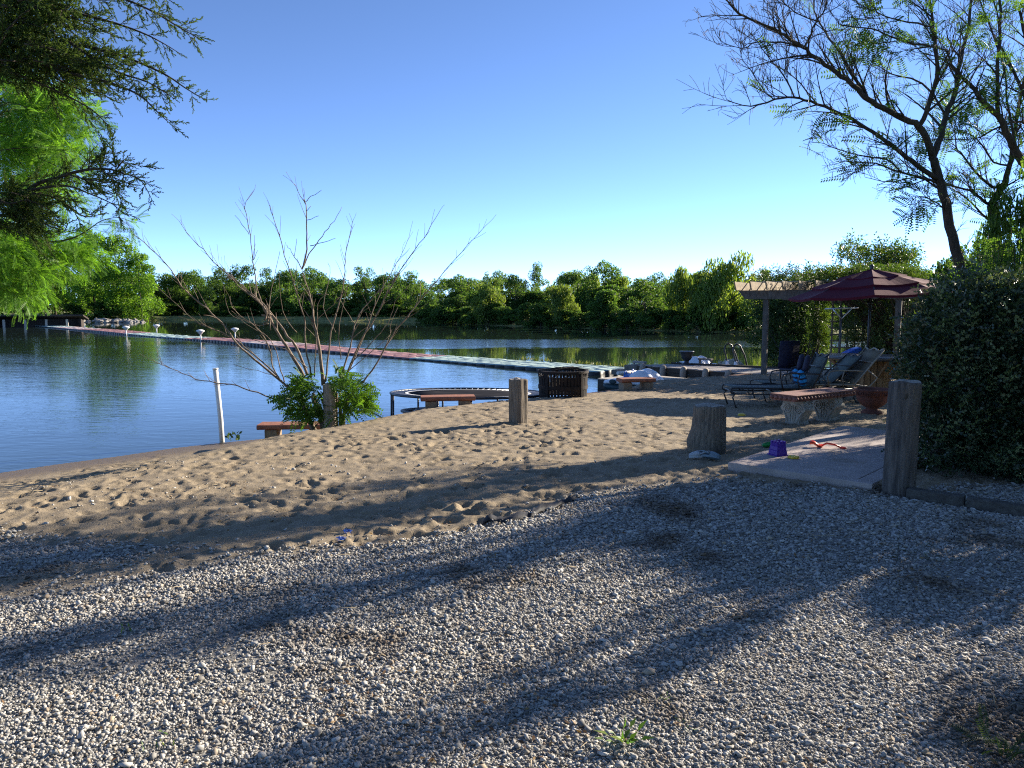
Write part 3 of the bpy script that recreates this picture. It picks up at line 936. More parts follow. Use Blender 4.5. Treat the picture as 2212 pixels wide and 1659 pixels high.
# ------------------------------------------------------------------ red topped block benches
def block_bench(label, p, rz, L=1.05, W=0.36, legh=0.17, drop=0.0):
    t = thing("block_bench", label, "bench", p, rz, "low red topped benches along the shore")
    mb = MB()
    # seat: slab with rounded nosing along the long edges
    prof = []
    for k in range(7):
        q = -PI / 2 + PI * k / 6
        prof.append((W / 2 - 0.035 + 0.04 * math.cos(q), legh + 0.045 + 0.042 * math.sin(q)))
    prof = prof + [(-y, z) for y, z in reversed(prof)]
    n = len(prof)
    V = [(-L / 2, y, z) for y, z in prof] + [(0.002, y, z + 0.001) for y, z in prof] + [(L / 2, y, z) for y, z in prof]
    F = [tuple(reversed(range(n))), tuple(range(2 * n, 3 * n))]
    for s in (0, n):
        F += [(s + i, s + (i + 1) % n, s + n + (i + 1) % n, s + n + i) for i in range(n)]
    mb.add(V, F)
    mb.build("seat", MT['redseat'], t, bevel=0.004)
    for s in (-1, 1):
        m2 = MB(); m2.box((s * L * 0.31, 0, legh / 2 - 0.1 - 0.0), (0.2, W * 0.86, legh + 0.196))
        m2.build("leg", MT['block'], t, bevel=0.008)
    return t
p = at(967, 872, 13.75)
block_bench("red topped bench standing in front of the trampoline", (p.x, p.y, gz(p.x, p.y) - 0.03), R(8), 0.98)
p1 = onz(556, 950, -0.62)
block_bench("red topped bench below the sand crest beside the leafy bush", (p1.x + 0.6, p1.y + 0.1, -0.68), R(4), 1.15, 0.42, 0.24)
p = ground(1376, 843)
block_bench("red topped bench in front of the blue and white pedal boat", (p.x, p.y + 0.15, gz(p.x, p.y + 0.15)), R(12), 0.78)

# ------------------------------------------------------------------ fire pit
p = ground(1219, 859)
FIRE_P = p.copy()
t = thing("fire_pit", "rusty black slatted metal fire ring standing on the sand", "fire pit", (p.x, p.y + 0.4, gz(p.x, p.y + 0.4) - 0.03), R(10))
r0 = 0.49
def band(z0, z1, r, th=0.012, n=48, wave=0):
    mb = MB()
    V, F = [], []
    for j in range(n):
        q = 2 * PI * j / n
        for (rr, z) in [(r, z0), (r, z1), (r - th, z1), (r - th, z0)]:
            V.append((rr * math.cos(q), rr * math.sin(q), z))
    for j in range(n):
        a, b = j * 4, ((j + 1) % n) * 4
        for k in range(4):
            F.append((a + k, b + k, b + (k + 1) % 4, a + (k + 1) % 4))
    mb.add(V, F, 0, False)
    return mb
band(0.515, 0.56, r0 + 0.02, 0.05).build("top_rim", MT['iron'], t)
band(0.43, 0.452, r0 + 0.008).build("rim_band", MT['iron'], t)
band(0.2, 0.27, r0 + 0.006).build("waist_band", MT['iron'], t)
band(0.02, 0.06, r0 - 0.02).build("base_band", MT['iron'], t)
mb = MB()
for j in range(44):
    q = 2 * PI * j / 44
    rr = r0 - 0.006
    mb.beam((rr * math.cos(q) * 0.965, rr * math.sin(q) * 0.965, 0.0), (rr * math.cos(q), rr * math.sin(q), 0.43), 0.052, 0.01, up=(math.cos(q), math.sin(q), 0))
for j in range(9):
    q = 2 * PI * j / 9 + 0.2
    mb.beam((r0 * math.cos(q), r0 * math.sin(q), 0.45), (r0 * math.cos(q), r0 * math.sin(q), 0.52), 0.05, 0.012, up=(math.cos(q), math.sin(q), 0))
    for k in range(1, 4):        # scroll cut-outs of the frieze
        qq = q + k * 2 * PI / 36
        mb.tube([(r0 * math.cos(qq + 0.045 * math.sin(w)), r0 * math.sin(qq + 0.045 * math.sin(w)), 0.483 + 0.024 * math.cos(w)) for w in np.linspace(0, 2 * PI, 9)[:-1]], 0.007, 5, closed=True)
mb.build("slat_basket", MT['iron'], t)
for q in (0.6, 2.2, 3.8, 5.3):
    mb = MB(); mb.beam((r0 * math.cos(q), r0 * math.sin(q), -0.05), (r0 * math.cos(q), r0 * math.sin(q), 0.54), 0.05, 0.03, up=(math.cos(q), math.sin(q), 0)); mb.build("leg", MT['iron'], t)
mb = MB(); mb.lathe([(0.0, 0.1), (0.44, 0.12)], 24); mb.build("ash_pan", MT['iron'], t)
mb = MB()
gk = random.Random(4)
for k in range(7):
    a0 = gk.uniform(-0.3, 0.3); x0 = gk.uniform(-0.25, 0.15)
    mb.tube([(x0 - 0.3, a0, 0.545 + gk.uniform(0, .03)), (x0 + 0.05, a0 + gk.uniform(-.15, .15), 0.58 + gk.uniform(0, .04)), (x0 + 0.4, a0 + gk.uniform(-.2, .2), 0.56 + gk.uniform(0, .1))], [0.012, 0.009, 0.004], 5)
tag(mb.build("firewood_sticks", MT['bark'], None, loc=(p.x, p.y + 0.4, gz(p.x, p.y + 0.4) - 0.03)), "thin dry sticks lying across the fire ring", "sticks")

# ------------------------------------------------------------------ trampolines at the water
def trampoline(label, c, rad, legs, tilt, white=True, seed=0):
    t = thing("trampoline", label, "trampoline", c)
    t.rotation_euler = tilt
    mb = MB()
    mb.tube([(rad * math.cos(q), rad * math.sin(q), 0) for q in np.linspace(0, 2 * PI, 49)[:-1]], 0.028, 8, closed=True)
    mb.build("rim", MT['blackmetal'], t)
    mr = rad * 0.83
    mb = MB(); mb.lathe([(mr, -0.012), (mr, 0.0), (mr * 0.55, -0.006), (0.0, -0.01)], 64)
    jm = mb.build("jumping_mat", MT['matblack'], t)
    if white:
        V, F = [], []
        for j in range(64):
            q = 2 * PI * j / 64
            for rr, z in ((mr * 0.985, 0.004), (mr * 0.94, 0.003)):
                V.append((rr * math.cos(q), rr * math.sin(q), z))
        F = [(2 * j, 2 * ((j + 1) % 64), 2 * ((j + 1) % 64) + 1, 2 * j + 1) for j in range(64)]
        m2 = MB(); m2.add(V, F); m2.build("white_ring", MT['white'], jm)
    mb = MB()
    for j in range(72):
        q = 2 * PI * j / 72
        mb.tube([(rad * 0.99 * math.cos(q), rad * 0.99 * math.sin(q), 0), (mr * math.cos(q), mr * math.sin(q), -0.004)], 0.012, 5, caps=False)
    mb.build("springs", MT['steel'], t)
    for q in legs:
        mb = MB()
        w = 0.2
        a = (rad * math.cos(q - w), rad * math.sin(q - w)); b = (rad * math.cos(q + w), rad * math.sin(q + w))
        h = 0.78
        mb.tube([(a[0], a[1], -0.02), (a[0], a[1], -h)], 0.022, 8)
        mb.tube([(b[0], b[1], -0.02), (b[0], b[1], -h)], 0.022, 8)
        mb.tube([(a[0], a[1], -h), (b[0], b[1], -h)], 0.022, 8)
        mb.build("leg", MT['blackmetal'], t)
    return t
c = at(1012, 849, 15.9)
trampoline("round black trampoline with a white ring standing in the shallows", c, 1.62, (3.35, 4.6, 5.9, 1.0, 2.2), (R(-3.0), R(0.5), 0))
c2 = at(1000, 872, 15.5)
trampoline("second black trampoline lying low on the bank under the first one", (c2.x, c2.y, c2.z - 0.14), 1.25, (), (R(-5), R(0), 0), True, 2)

# ------------------------------------------------------------------ scalloped garden bench with scroll pedestals
def scroll_pedestal(t, cx):
    mb = MB()
    # profile of the pedestal seen along the bench: two volutes leaning out, waist, foot
    H = 0.37
    prof = [(0.115, 0.0), (0.125, 0.04), (0.11, 0.07), (0.135, 0.13), (0.175, 0.2), (0.19, 0.27), (0.175, 0.33), (0.15, H)]
    V, F = [], []
    D = 0.115
    for (y, z) in prof:
        for sx in (-1, 1):
            for sy in (-1, 1):
                V.append((cx + sx * D * (1 - 0.12 * math.sin(z * 7)), sy * y, z))
    for i in range(len(prof) - 1):
        a, b = i * 4, i * 4 + 4
        for (m, n) in ((0, 1), (1, 3), (3, 2), (2, 0)):
            F.append((a + m, a + n, b + n, b + m))
    F += [(0, 2, 3, 1), tuple(len(V) - 4 + k for k in (0, 1, 3, 2))]
    mb.add(V, F, 0, False)
    for sx in (-1, 1):
        xx = cx + sx * (D * 0.93)
        for sy in (-1, 1):
            pts = []
            for k in range(26):
                q = k / 25 * 4.2 * PI
                rr = 0.075 * (1 - k / 25 * 0.86)
                pts.append((xx, sy * (0.088 + rr * math.cos(q) * 0.95), 0.245 + rr * math.sin(q)))
            mb.tube(pts, [0.014 * (1 - 0.45 * k / 25) for k in range(26)], 6)
            mb.tube([(xx, sy * 0.155, 0.2), (xx, sy * 0.1, 0.12), (xx, sy * 0.075, 0.04)], [0.014, 0.012, 0.01], 6)
            mb.tube([(xx, sy * 0.03, 0.19), (xx, sy * 0.045, 0.12), (xx, sy * 0.02, 0.05)], [0.01, 0.011, 0.008], 6)
        mb.tube([(xx, 0, 0.3), (xx, 0.0, 0.18), (xx, 0, 0.05)], [0.006, 0.013, 0.008], 6)
    # outer faces of the volutes
    for sy in (-1, 1):
        mb.tube([(cx - D * 0.95, sy * 0.165, 0.25), (cx + D * 0.95, sy * 0.165, 0.25)], 0.042, 14)
    return mb.build("pedestal", MT['ornstone'], t, bevel=0.006)

p1, p2 = ground(1715, 916), ground(1793, 907)
ang = math.atan2(p2.y - p1.y, p2.x - p1.x)
mid = (p1 + p2) / 2
print("bench ends", p1, p2, ang)
t = thing("garden_bench", "ornate cast stone bench with red scalloped top and pale scroll pedestals", "bench", (mid.x, mid.y, sz(mid.x, mid.y) - 0.02), R(33))
BL, BW_, BZ = 1.42, 0.46, 0.37
mb = MB()
mb.box((0, 0, BZ + 0.05), (BL - 0.05, BW_ - 0.05, 0.085))
mb.box((0, 0, BZ + 0.095), (BL - 0.02, BW_ - 0.02, 0.012))
nS = 18
for sy in (-1, 1):
    for k in range(nS):
        x = -BL / 2 + (k + 0.5) * BL / nS
        mb.lathe([(0.0, -0.028), (0.02, -0.024), (0.036, -0.008), (0.037, 0.008), (0.022, 0.026), (0.0, 0.03)], 10, (x, sy * (BW_ / 2 - 0.028), BZ + 0.048), sx=1.0)
for sx in (-1, 1):
    for k in range(6):
        y = -BW_ / 2 + (k + 0.5) * BW_ / 6
        mb.lathe([(0.0, -0.028), (0.02, -0.024), (0.036, -0.008), (0.037, 0.008), (0.022, 0.026), (0.0, 0.03)], 10, (sx * (BL / 2 - 0.028), y, BZ + 0.048))
mb.build("seat", MT['ornred'], t, bevel=0.006)
scroll_pedestal(t, -0.36); scroll_pedestal(t, 0.36)

# ------------------------------------------------------------------ red urn planter
p = ground(1893, 896)
t = thing("urn_planter", "terracotta red urn planter with a key pattern band behind the big post", "planter", (p.x, p.y + 0.15, gz(p.x, p.y) - 0.01))
mb = MB(); mb.lathe([(0.16, 0.0), (0.165, 0.035), (0.13, 0.06), (0.085, 0.085), (0.09, 0.1), (0.17, 0.15), (0.225, 0.22), (0.245, 0.29), (0.25, 0.32)], 36)
mb.build("bowl", MT['terracotta'], t)
mb = MB(); mb.lathe([(0.25, 0.3), (0.272, 0.305), (0.275, 0.375), (0.29, 0.385), (0.292, 0.41), (0.262, 0.412), (0.25, 0.36), (0.0, 0.35)], 36)
for k in range(14):
    q0 = 2 * PI * k / 14
    pts = [(-.1, -.02), (-.1, .02), (.1, .02), (.1, -.02), (-.02, -.02), (-.02, .005), (.04, .005)]
    mb.tube([(0.277 * math.cos(q0 + a * 1.5), 0.277 * math.sin(q0 + a * 1.5), 0.34 + b) for a, b in pts], 0.006, 5)
mb.build("rim", MT['terracotta'], t)

# ------------------------------------------------------------------ toys, sandals, scraps
def on_slab(u, v):
    q = onz(u, v, 0.062); return q
p = on_slab(1680, 983)
t = thing("sandcastle_bucket", "purple castle shaped sand bucket upside down on the slab edge", "sand toy", p, R(20))
mb = MB()
mb.box((0, 0, 0.006), (0.15, 0.15, 0.012)); mb.box((0, 0, 0.0345), (0.135, 0.135, 0.045), taper=0.93); mb.box((0, 0, 0.0795), (0.122, 0.122, 0.045), taper=0.92); mb.box((0, 0, 0.115), (0.108, 0.108, 0.03), taper=1.03)
mb.build("bucket", MT['purple'], t, bevel=0.004)
mb = MB()
for sx in (-1, 0, 1):
    for sy in (-1, 0, 1):
        if sx or sy:
            mb.box((sx * 0.043, sy * 0.043, 0.14), (0.022, 0.022, 0.022))
mb.build("battlement", MT['purple'], t, bevel=0.002)
p = on_slab(1714, 990)
mb = MB()
for k in range(6):
    q = 2 * PI * k / 6
    mb.lathe([(0.0, 0.0), (0.024, 0.004), (0.026, 0.016), (0.014, 0.026), (0, 0.028)], 12, (0.034 * math.cos(q), 0.034 * math.sin(q), 0))
mb.lathe([(0.03, 0.0), (0.034, 0.018), (0.02, 0.03), (0, 0.031)], 14)
tag(mb.build("sand_mould", MT['yellow'], None, loc=p), "small yellow star shaped sand mould on the slab", "sand toy")
p = on_slab(1768, 966)
t = thing("toy_shovel", "red plastic toy shovel lying on the slab", "sand toy", p, R(-22))
mb = MB()
A = [(-0.02 + 0.13 * k / 6, 0.05 - 0.01 * k / 6, 0.012 + 0.02 * (1 - k / 6) + 0.014 * math.sin(k)) for k in range(7)]
B = [(a[0], -a[1], a[2]) for a in A]
C_ = [(a[0], 0, a[2] - 0.012) for a in A]
mb.strip([(a[0] - 0.07, a[1], a[2] + 0.02) for a in A], [(a[0] - 0.07, a[1], a[2] - 0.0) for a in C_], 0.004)
mb.strip([(a[0] - 0.07, a[1], a[2] - 0.0) for a in C_], [(a[0] - 0.07, a[1], a[2] + 0.02) for a in B], 0.004)
mb.build("blade", MT['red'], t)
mb = MB()
mb.tube([(0.035, 0, 0.02), (0.08, 0, 0.05), (0.16, 0, 0.04), (0.22, 0, 0.014)], [0.01, 0.011, 0.01, 0.01], 8)
mb.tube([(0.245 + 0.03 * math.cos(q), 0.026 * math.sin(q), 0.012) for q in np.linspace(0, 2 * PI, 13)[:-1]], 0.008, 6, closed=True)
mb.build("handle", MT['red'], t)
p = ground(1664, 967)
mb = MB(); mb.lathe([(0.0, 0.0), (0.05, 0.01), (0.062, 0.035), (0.055, 0.05), (0.035, 0.02), (0, 0.015)], 14, sx=1.7, sy=0.8)
tag(mb.build("toy_scoop", MT['green'], None, loc=(p.x, p.y, sz(p.x, p.y) + 0.01), rot=(0, R(-8), R(10))), "green plastic scoop half in the sand behind the purple bucket", "sand toy")
p = ground(1602, 898)
mb = MB(); mb.lathe([(0.0, 0.0), (0.045, 0.008), (0.05, 0.03), (0.03, 0.045), (0, 0.045)], 12, sx=1.3)
tag(mb.build("sand_mould", MT['yellow'], None, loc=(p.x, p.y, sz(p.x, p.y) + 0.005), rot=(0.3, 0, 0)), "small orange yellow mould lying on the sand right of the stump", "sand toy")

def sandal(p, rz, ry, material, label):
    t = thing("sandal", label, "sandal", p, rz, "pair of clogs by the stump")
    t.rotation_euler = (ry, 0, rz)
    k = 16
    out = []
    for i in range(k):
        q = 2 * PI * i / k
        x = 0.125 * math.cos(q); w = 0.047 * (1 + 0.22 * math.cos(q)) * math.sin(q)
        out.append((x, w))
    mb = MB(); mb.prism(out, 0.0, 0.026); mb.build("sole", material, t, bevel=0.005)
    mb = MB()
    V, F = [], []
    for i in range(7):
        x = 0.015 + 0.1 * i / 6
        for j in range(7):
            q = PI * j / 6
            w = 0.05 * (1 - 0.45 * (i / 6) ** 2); hh = 0.055 * (1 - 0.55 * (i / 6) ** 1.5)
            V.append((x, w * math.cos(q), 0.024 + hh * math.sin(q)))
    F = [(i * 7 + j, i * 7 + j + 1, i * 7 + 8 + j, i * 7 + 7 + j) for i in range(6) for j in range(6)]
    F.append(tuple(range(42, 49)))
    mb.add(V, F, 0, True); o = mb.build("upper", material, t)
    sm = o.modifiers.new("thick", 'SOLIDIFY'); sm.thickness = 0.006
    mb = MB(); mb.tube([(0.02, 0.05, 0.04), (-0.05, 0.052, 0.06), (-0.115, 0.0, 0.065), (-0.05, -0.052, 0.06), (0.02, -0.05, 0.04)], 0.007, 6); mb.build("heel_strap", material, t)
p = ground(1512, 994); sandal((p.x, p.y, sz(p.x, p.y) + 0.02), R(190), R(12), MT['greyrubber'], "pale grey rubber clog tipped on the sand before the stump")
p = ground(1531, 996); sandal((p.x, p.y, sz(p.x, p.y) + 0.015), R(-35), R(-25), MT['tealrubber'], "darker blue grey clog on the sand nearest the slab")

# torn strip of landscape fabric along the gravel edge
mb = MB()
P_ = [ground(u, v) for u, v in [(1042, 1129), (1085, 1127), (1130, 1122), (1160, 1108), (1195, 1096), (1242, 1082)]]
A, B = [], []
for i in range(31):
    f = i / 30 * (len(P_) - 1); k = min(int(f), len(P_) - 2); a = P_[k].lerp(P_[k + 1], f - k)
    wv = 0.012 * math.sin(i * 0.7)
    w = (0.03 + 0.05 * math.sin(PI * i / 30)) * (1 + 0.2 * math.sin(i * 0.9))
    z0 = sz(a.x, a.y)
    A.append((a.x, a.y - w + wv, z0 + 0.008 + 0.005 * math.sin(i * 0.8)))
    B.append((a.x + 0.01, a.y + w * 0.8 + wv, z0 + 0.03 + 0.008 * math.sin(i * 0.7 + 1)))
mb.strip(A, B, 0.005)
tag(mb.build("landscape_fabric", MT['fabric']), "torn black fabric strip sticking out where sand meets gravel", "fabric strip")
for (u, v, lab, sd) in [(752, 1155, "scrap of blue plastic beside a twig on the shaded sand", 1), (735, 1170, "tangle of blue thread at the sand and gravel edge", 2)]:
    g_ = random.Random(sd); p = ground(u, v); mb = MB()
    for k in range(5):
        q = [(g_.uniform(-.04, .04), g_.uniform(-.03, .03), 0.012 + g_.uniform(0, .02)) for _ in range(4)]
        mb.tube(q, 0.0025, 5)
    tag(mb.build("plastic_scrap", MT['bluepl'], None, loc=(p.x, p.y, sz(p.x, p.y))), lab, "litter")
# ------------------------------------------------------------------ deck, docks and boats
DZ = -0.34
dl, dr = onz(1376, 790, DZ), onz(1584, 806, DZ)
f1, f2 = onz(1450, 787.6, DZ), onz(1700, 799.0, DZ)
fd = (f2 - f1); fd.normalize()
nd = (dr - dl); nd.normalize()
far_end = f2 + fd * 2 + Vector((5, -0.2, 0))
poly = [(dl.x, dl.y), (dr.x, dr.y), (dr.x + 1.2, dr.y - 0.75), (11.0, 20.6), (15.5, 20.4), (15.5, 23.0), (f2.x + 1.5, f2.y - 0.75), (f2.x, f2.y), (f1.x, f1.y)]
td = thing("wooden_deck", "weathered grey plank deck at the water's edge under the pergola", "deck", (0, 0, 0))
mb = MB(); mb.prism(poly, DZ - 0.06, DZ)
dk_ = mb.build("decking", MT['deck'], td)
# board joints as raised boards
mb = MB()
dirv = Vector((fd.x, fd.y, 0)); nrm = Vector((-fd.y, fd.x, 0))
pa = np.array(poly)
o0 = Vector((f1.x, f1.y, 0))
for k in range(-1, 32):
    lo, hi = None, None
    base = o0 - nrm * (0.15 * k + 0.03)
    hits = []
    for i in range(len(poly)):
        a, b = Vector((*poly[i], 0)), Vector((*poly[(i + 1) % len(poly)], 0))
        da, db = (a - base).dot(nrm), (b - base).dot(nrm)
        if (da > 0) != (db > 0):
            q = a.lerp(b, da / (da - db)); hits.append((q - base).dot(dirv))
    hits.sort()
    for i in range(0, len(hits) - 1, 2):
        if hits[i + 1] - hits[i] > 0.3:
            a, b = base + dirv * (hits[i] + 0.02), base + dirv * (hits[i + 1] - 0.02)
            mb.beam((a.x, a.y, DZ + 0.013), (b.x, b.y, DZ + 0.013), 0.138, 0.022)
mb.build("deck_boards", MT['deck'], dk_)
mb = MB()
mb.beam((f1.x, f1.y, DZ - 0.03), (f2.x, f2.y, DZ - 0.03), 0.06, 0.22); mb.build("fascia_board", MT['bulkhead'], td)
# bulkhead of dark planks with rounded pilings in front
inn = Vector((nd.y, -nd.x, 0)) * -1
if inn.y > 0: inn = -inn
for k in range(3):
    mb = MB()
    z = DZ - 0.07 - 0.155 * k
    mb.beam((dl.x, dl.y, z), (dr.x, dr.y, z), 0.05, 0.148)
    mb.build("bulkhead_plank", MT['bulkhead'], td)
for u in (1392, 1436, 1480, 1528, 1577):
    f = (u - 1376) / (1584 - 1376)
    # same fraction along the edge, corrected for depth
    w = f * dl.y ** -1
    tt_ = f / (f + (1 - f) * dr.y / dl.y) if True else f
    b = dl.lerp(dr, tt_) + inn * 0.1
    mb = MB()
    mb.tube([(b.x, b.y, ZW - 0.6), (b.x, b.y, DZ - 0.06), (b.x - inn.x * 0.03, b.y - inn.y * 0.03, DZ + 0.01), (b.x - inn.x * 0.09, b.y - inn.y * 0.09, DZ + 0.05)], [0.1, 0.1, 0.095, 0.06], 14)
    mb.build("piling", MT['pale_post'], td)

# small steps at the left deck end
a = onz(1352, 800, -0.55)
t = thing("dock_step", "low grey wooden step box between floating dock and deck", "step", (a.x, a.y + 0.2, -0.62), R(-40))
mb = MB(); mb.box((0.15, 0, 0), (0.95, 0.7, 0.16)); mb.build("lower_step", MT['timber'], t, bevel=0.01)
mb = MB(); mb.box((0.45, 0.05, 0.17), (0.6, 0.7, 0.17)); mb.build("upper_step", MT['timber'], t, bevel=0.01)
a, b = at(1369, 781.5, 25.3), at(1394, 783.5, 24.9)
t = thing("deck_rail", "short grey rail on two posts at the left deck corner", "rail", (0, 0, 0))
mb = MB(); mb.beam(a, b, 0.14, 0.07); mb.build("top_board", MT['deck'], t, bevel=0.006)
for f in (0.04, 0.96):
    q = a.lerp(b, f); mb = MB(); mb.beam((q.x, q.y, DZ), (q.x, q.y, q.z - 0.035), 0.05, 0.05, up=(0, 1, 0)); mb.build("post", MT['deck'], t)
a, b = at(1510, 785.5, 24.6), at(1538, 786.5, 24.3)
t = thing("deck_bench", "low dark rail bench beside the urn on the deck edge", "bench", (0, 0, 0))
mb = MB(); mb.beam((a.x, a.y, DZ + 0.22), (b.x, b.y, DZ + 0.22), 0.16, 0.05); mb.build("seat", MT['timber'], t)
for f in (0.06, 0.94):
    q = a.lerp(b, f); mb = MB(); mb.beam((q.x, q.y, DZ), (q.x, q.y, DZ + 0.2), 0.06, 0.06, up=(0, 1, 0)); mb.build("leg", MT['timber'], t)

# red brown timber edging between sand and lower dock
pts = [onz(1240, 858, -0.3), onz(1352, 843, -0.36), onz(1466, 829, -0.38), onz(1560, 816, -0.38), onz(1642, 807, -0.36)]
for i, lab in enumerate(["red brown edging timber running from the fire pit past the bench", "red brown edging timber beside the blue pedal boat", "red brown edging timber in front of the deck pilings", "red brown edging timber ending at the pergola post"]):
    a, b = pts[i], pts[i + 1]
    za, zb = a.z - 0.07, b.z - 0.07
    d = (b - a); d.normalize()
    mb = MB(); mb.beam((a.x, a.y, za), (b.x - d.x * 0.03, b.y - d.y * 0.03, zb), 0.16, 0.22)
    tag(mb.build("edging_timber", MT['redtimber'], None, bevel=0.012), lab, "timber", "red brown timbers edging the sand")

# lower pale dock
c0 = onz(1291, 817, -0.46)
t = thing("lower_dock", "low pale plank dock below the deck with a white pipe on it", "dock", (0, 0, 0))
e1 = onz(1396, 806, -0.46); e2 = onz(1560, 822, -0.46); e3 = onz(1478, 836, -0.46)
ax = (e2 - c0).normalized(); ax = Vector((nd.x, nd.y, 0)).normalized()
side = Vector((-ax.y, ax.x, 0))
P0 = Vector((c0.x, c0.y, 0))
W_ = 1.95
quad = [P0, P0 + ax * 3.9, P0 + ax * 3.9 + side * W_, P0 + side * W_]
mb = MB(); mb.prism([(q.x, q.y) for q in quad], -0.9, -0.49)
mb.build("frame", MT['bulkhead'], t)
mb = MB()
for k in range(26):
    a = P0 + ax * (0.075 + 0.15 * k); b = a + side * W_
    mb.beam((a.x, a.y, -0.475), (b.x, b.y, -0.475), 0.14, 0.03)
mb.build("planks", MT['deck_pale'], t)
a, b = at(1334, 812.0, 22.7), at(1373, 807.5, 23.2)
mb = MB(); mb.tube([(a.x, a.y, -0.42), (b.x, b.y, -0.42)], 0.05, 12)
tag(mb.build("plastic_pipe", MT['white']), "white plastic pipe lying on the pale lower dock", "pipe")

# ------------------------------------------------------------------ floating dock
CL = [(1335, 800), (1200, 789.5), (1092, 781), (1000, 773.2), (908, 766.6), (830, 761.2), (755, 755.6), (690, 750.6), (641, 746.8), (526, 736.4), (470, 731.7), (412, 727.2), (350, 723), (297, 719.4), (230, 713.6), (175, 708.6), (120, 704.2), (70, 701.2), (30, 698.8)]
DT = -0.63
path = [onz(u, v, DT) for u, v in CL]
dense = []
for i in range(len(path) - 1):
    L_ = (path[i + 1] - path[i]).length
    k = max(2, int(L_ / 0.5))
    for j in range(k):
        dense.append(path[i].lerp(path[i + 1], j / k))
dense.append(path[-1])
for _ in range(30):
    dense = [dense[0]] + [(dense[i - 1] + dense[i] * 2 + dense[i + 1]) / 4 for i in range(1, len(dense) - 1)] + [dense[-1]]
def u_of(p):
    d = p - Vector((0, 0, CAM_Z)); return 1106 + FPX * d.x / (d.y * _cp - d.z * _sp)
SECT = [(1400, 934, 'teal', "teal green"), (934, 775, 'dockred', "faded red"), (775, 640, 'dockred', "faded red"), (640, 560, 'dockpink', "bleached pinkish"), (560, 432, 'dockred', "faded red"), (432, 300, 'teal', "teal green"), (300, 196, 'dockred', "faded red"), (196, 140, 'dockpink', "bleached pinkish"), (140, -50, 'teal', "teal green")]
td = thing("floating_dock", "long floating dock of red and teal plastic modules curving across the lake", "dock", (0, 0, 0))
HW = 1.12
for (ua, ub, mk, cn) in SECT:
    ix = [i for i, p in enumerate(dense) if ub <= u_of(p) <= ua]
    if len(ix) < 2: continue
    ps = dense[ix[0]:min(ix[-1] + 2, len(dense))]
    mb = MB()
    V, F, mi = [], [], []
    gd = random.Random(int(ua))
    for i in range(len(ps) - 1):
        a, b = ps[i], ps[i + 1]
        t_ = b - a; t_.z = 0
        L_ = t_.length
        if L_ < 1e-4: continue
        t_.normalize(); s_ = Vector((-t_.y, t_.x, 0))
        bob = 0.02 * math.sin(a.x * 0.9 + a.y * 0.6) + 0.03 * math.sin(a.x * 0.33)
        for c in range(5):          # float cubes, five across
            w0, w1 = -HW + 2 * HW * c / 5 + 0.012, -HW + 2 * HW * (c + 1) / 5 - 0.012
            z = DT + bob + gd.gauss(0, 0.006)
            o = len(V)
            for zz, ins in ((ZW - 0.25, 0.0), (z - 0.035, 0.0), (z, 0.03)):
                for f, w in ((0.012 + ins, w0 + ins), (L_ - 0.012 - ins, w0 + ins), (L_ - 0.012 - ins, w1 - ins), (0.012 + ins, w1 - ins)):
                    q = a + t_ * f + s_ * w
                    V.append((q.x, q.y, zz + (gd.gauss(0, 0.003) if zz > ZW else 0)))
            for lv in (0, 4):
                for e in range(4):
                    F.append((o + lv + e, o + lv + (e + 1) % 4, o + lv + 4 + (e + 1) % 4, o + lv + 4 + e)); mi.append(1 if lv == 0 else 0)
            F.append((o + 8, o + 9, o + 10, o + 11)); mi.append(0)
    me = mesh_from("dock_section", V, F, mi=mi)
    ob = link("dock_section", me, [MT[mk], MT['dockside']], td)
    ob['label'] = cn + " dock section"
# weeds growing from the far edge of the near dock section
g = np.random.default_rng(5)
ps = [p for p in dense if 1010 < u_of(p) < 1320]
pos, dirs = [], []
for k in range(420):
    p = ps[g.integers(len(ps) - 1)]
    if vnoise(np.array([[p.x, p.y]]), 0.9, 12, 2)[0] < -0.15: continue
    q = p + Vector((0.72, 0.7, 0)) * (HW + g.uniform(-0.1, 0.06))
    pos.append((q.x + g.normal(0, 0.12), q.y + g.normal(0, 0.12), DT + 0.0)); dirs.append((g.normal(0, 0.4), g.normal(0, 0.4), 1))
pos, dirs = np.array(pos), np.array(dirs)
V, F = stamp(LEAF_V * [1, 0.5, 1], LEAF_F, pos, frames(dirs, g.uniform(0, 6, len(pos))), g.uniform(0.06, 0.2, len(pos)))
tag(link("dock_weeds", mesh_from("dock_weeds", V, F), LF['grass']), "yellow green weeds growing along the far edge of the teal dock", "weeds", kind='stuff')

# white cone lamps on the dock
def dock_lamp():
    t = thing("dock_lamp", "", "lamp", (0, 0, 0), 0, "white lamps along the floating dock")
    mb = MB(); mb.tube([(0, 0, -0.25), (0, 0, 0.34)], 0.045, 10); mb.build("post", MT['white'], t)
    mb = MB(); mb.lathe([(0.05, 0.33), (0.09, 0.36), (0.17, 0.47), (0.27, 0.55), (0.285, 0.575)], 24); cs_ = mb.build("cone_shade", MT['white'], t)
    mb = MB(); mb.lathe([(0.29, 0.576), (0.28, 0.6), (0.2, 0.655), (0.1, 0.685), (0, 0.695)], 24); mb.build("dome", MT['white'], cs_)
    return t
lp = dock_lamp()
for i, (u, v, lab) in enumerate([(273, 722.5, "white cone lamp on the dock nearest the bright cypress trees"), (338.5, 717.5, "white cone lamp on the far dock edge, second from the far end"), (433.5, 733, "white cone lamp on the near dock edge where teal meets red"), (508, 727.5, "white cone lamp on the dock closest to the dead bush")]):
    o = lp if i == 0 else copy_tree(lp)
    o.location = onz(u, v, DT); o['label'] = lab
    s = o.location.y / 58.0
    o.scale = (0.95, 0.95, 0.95)

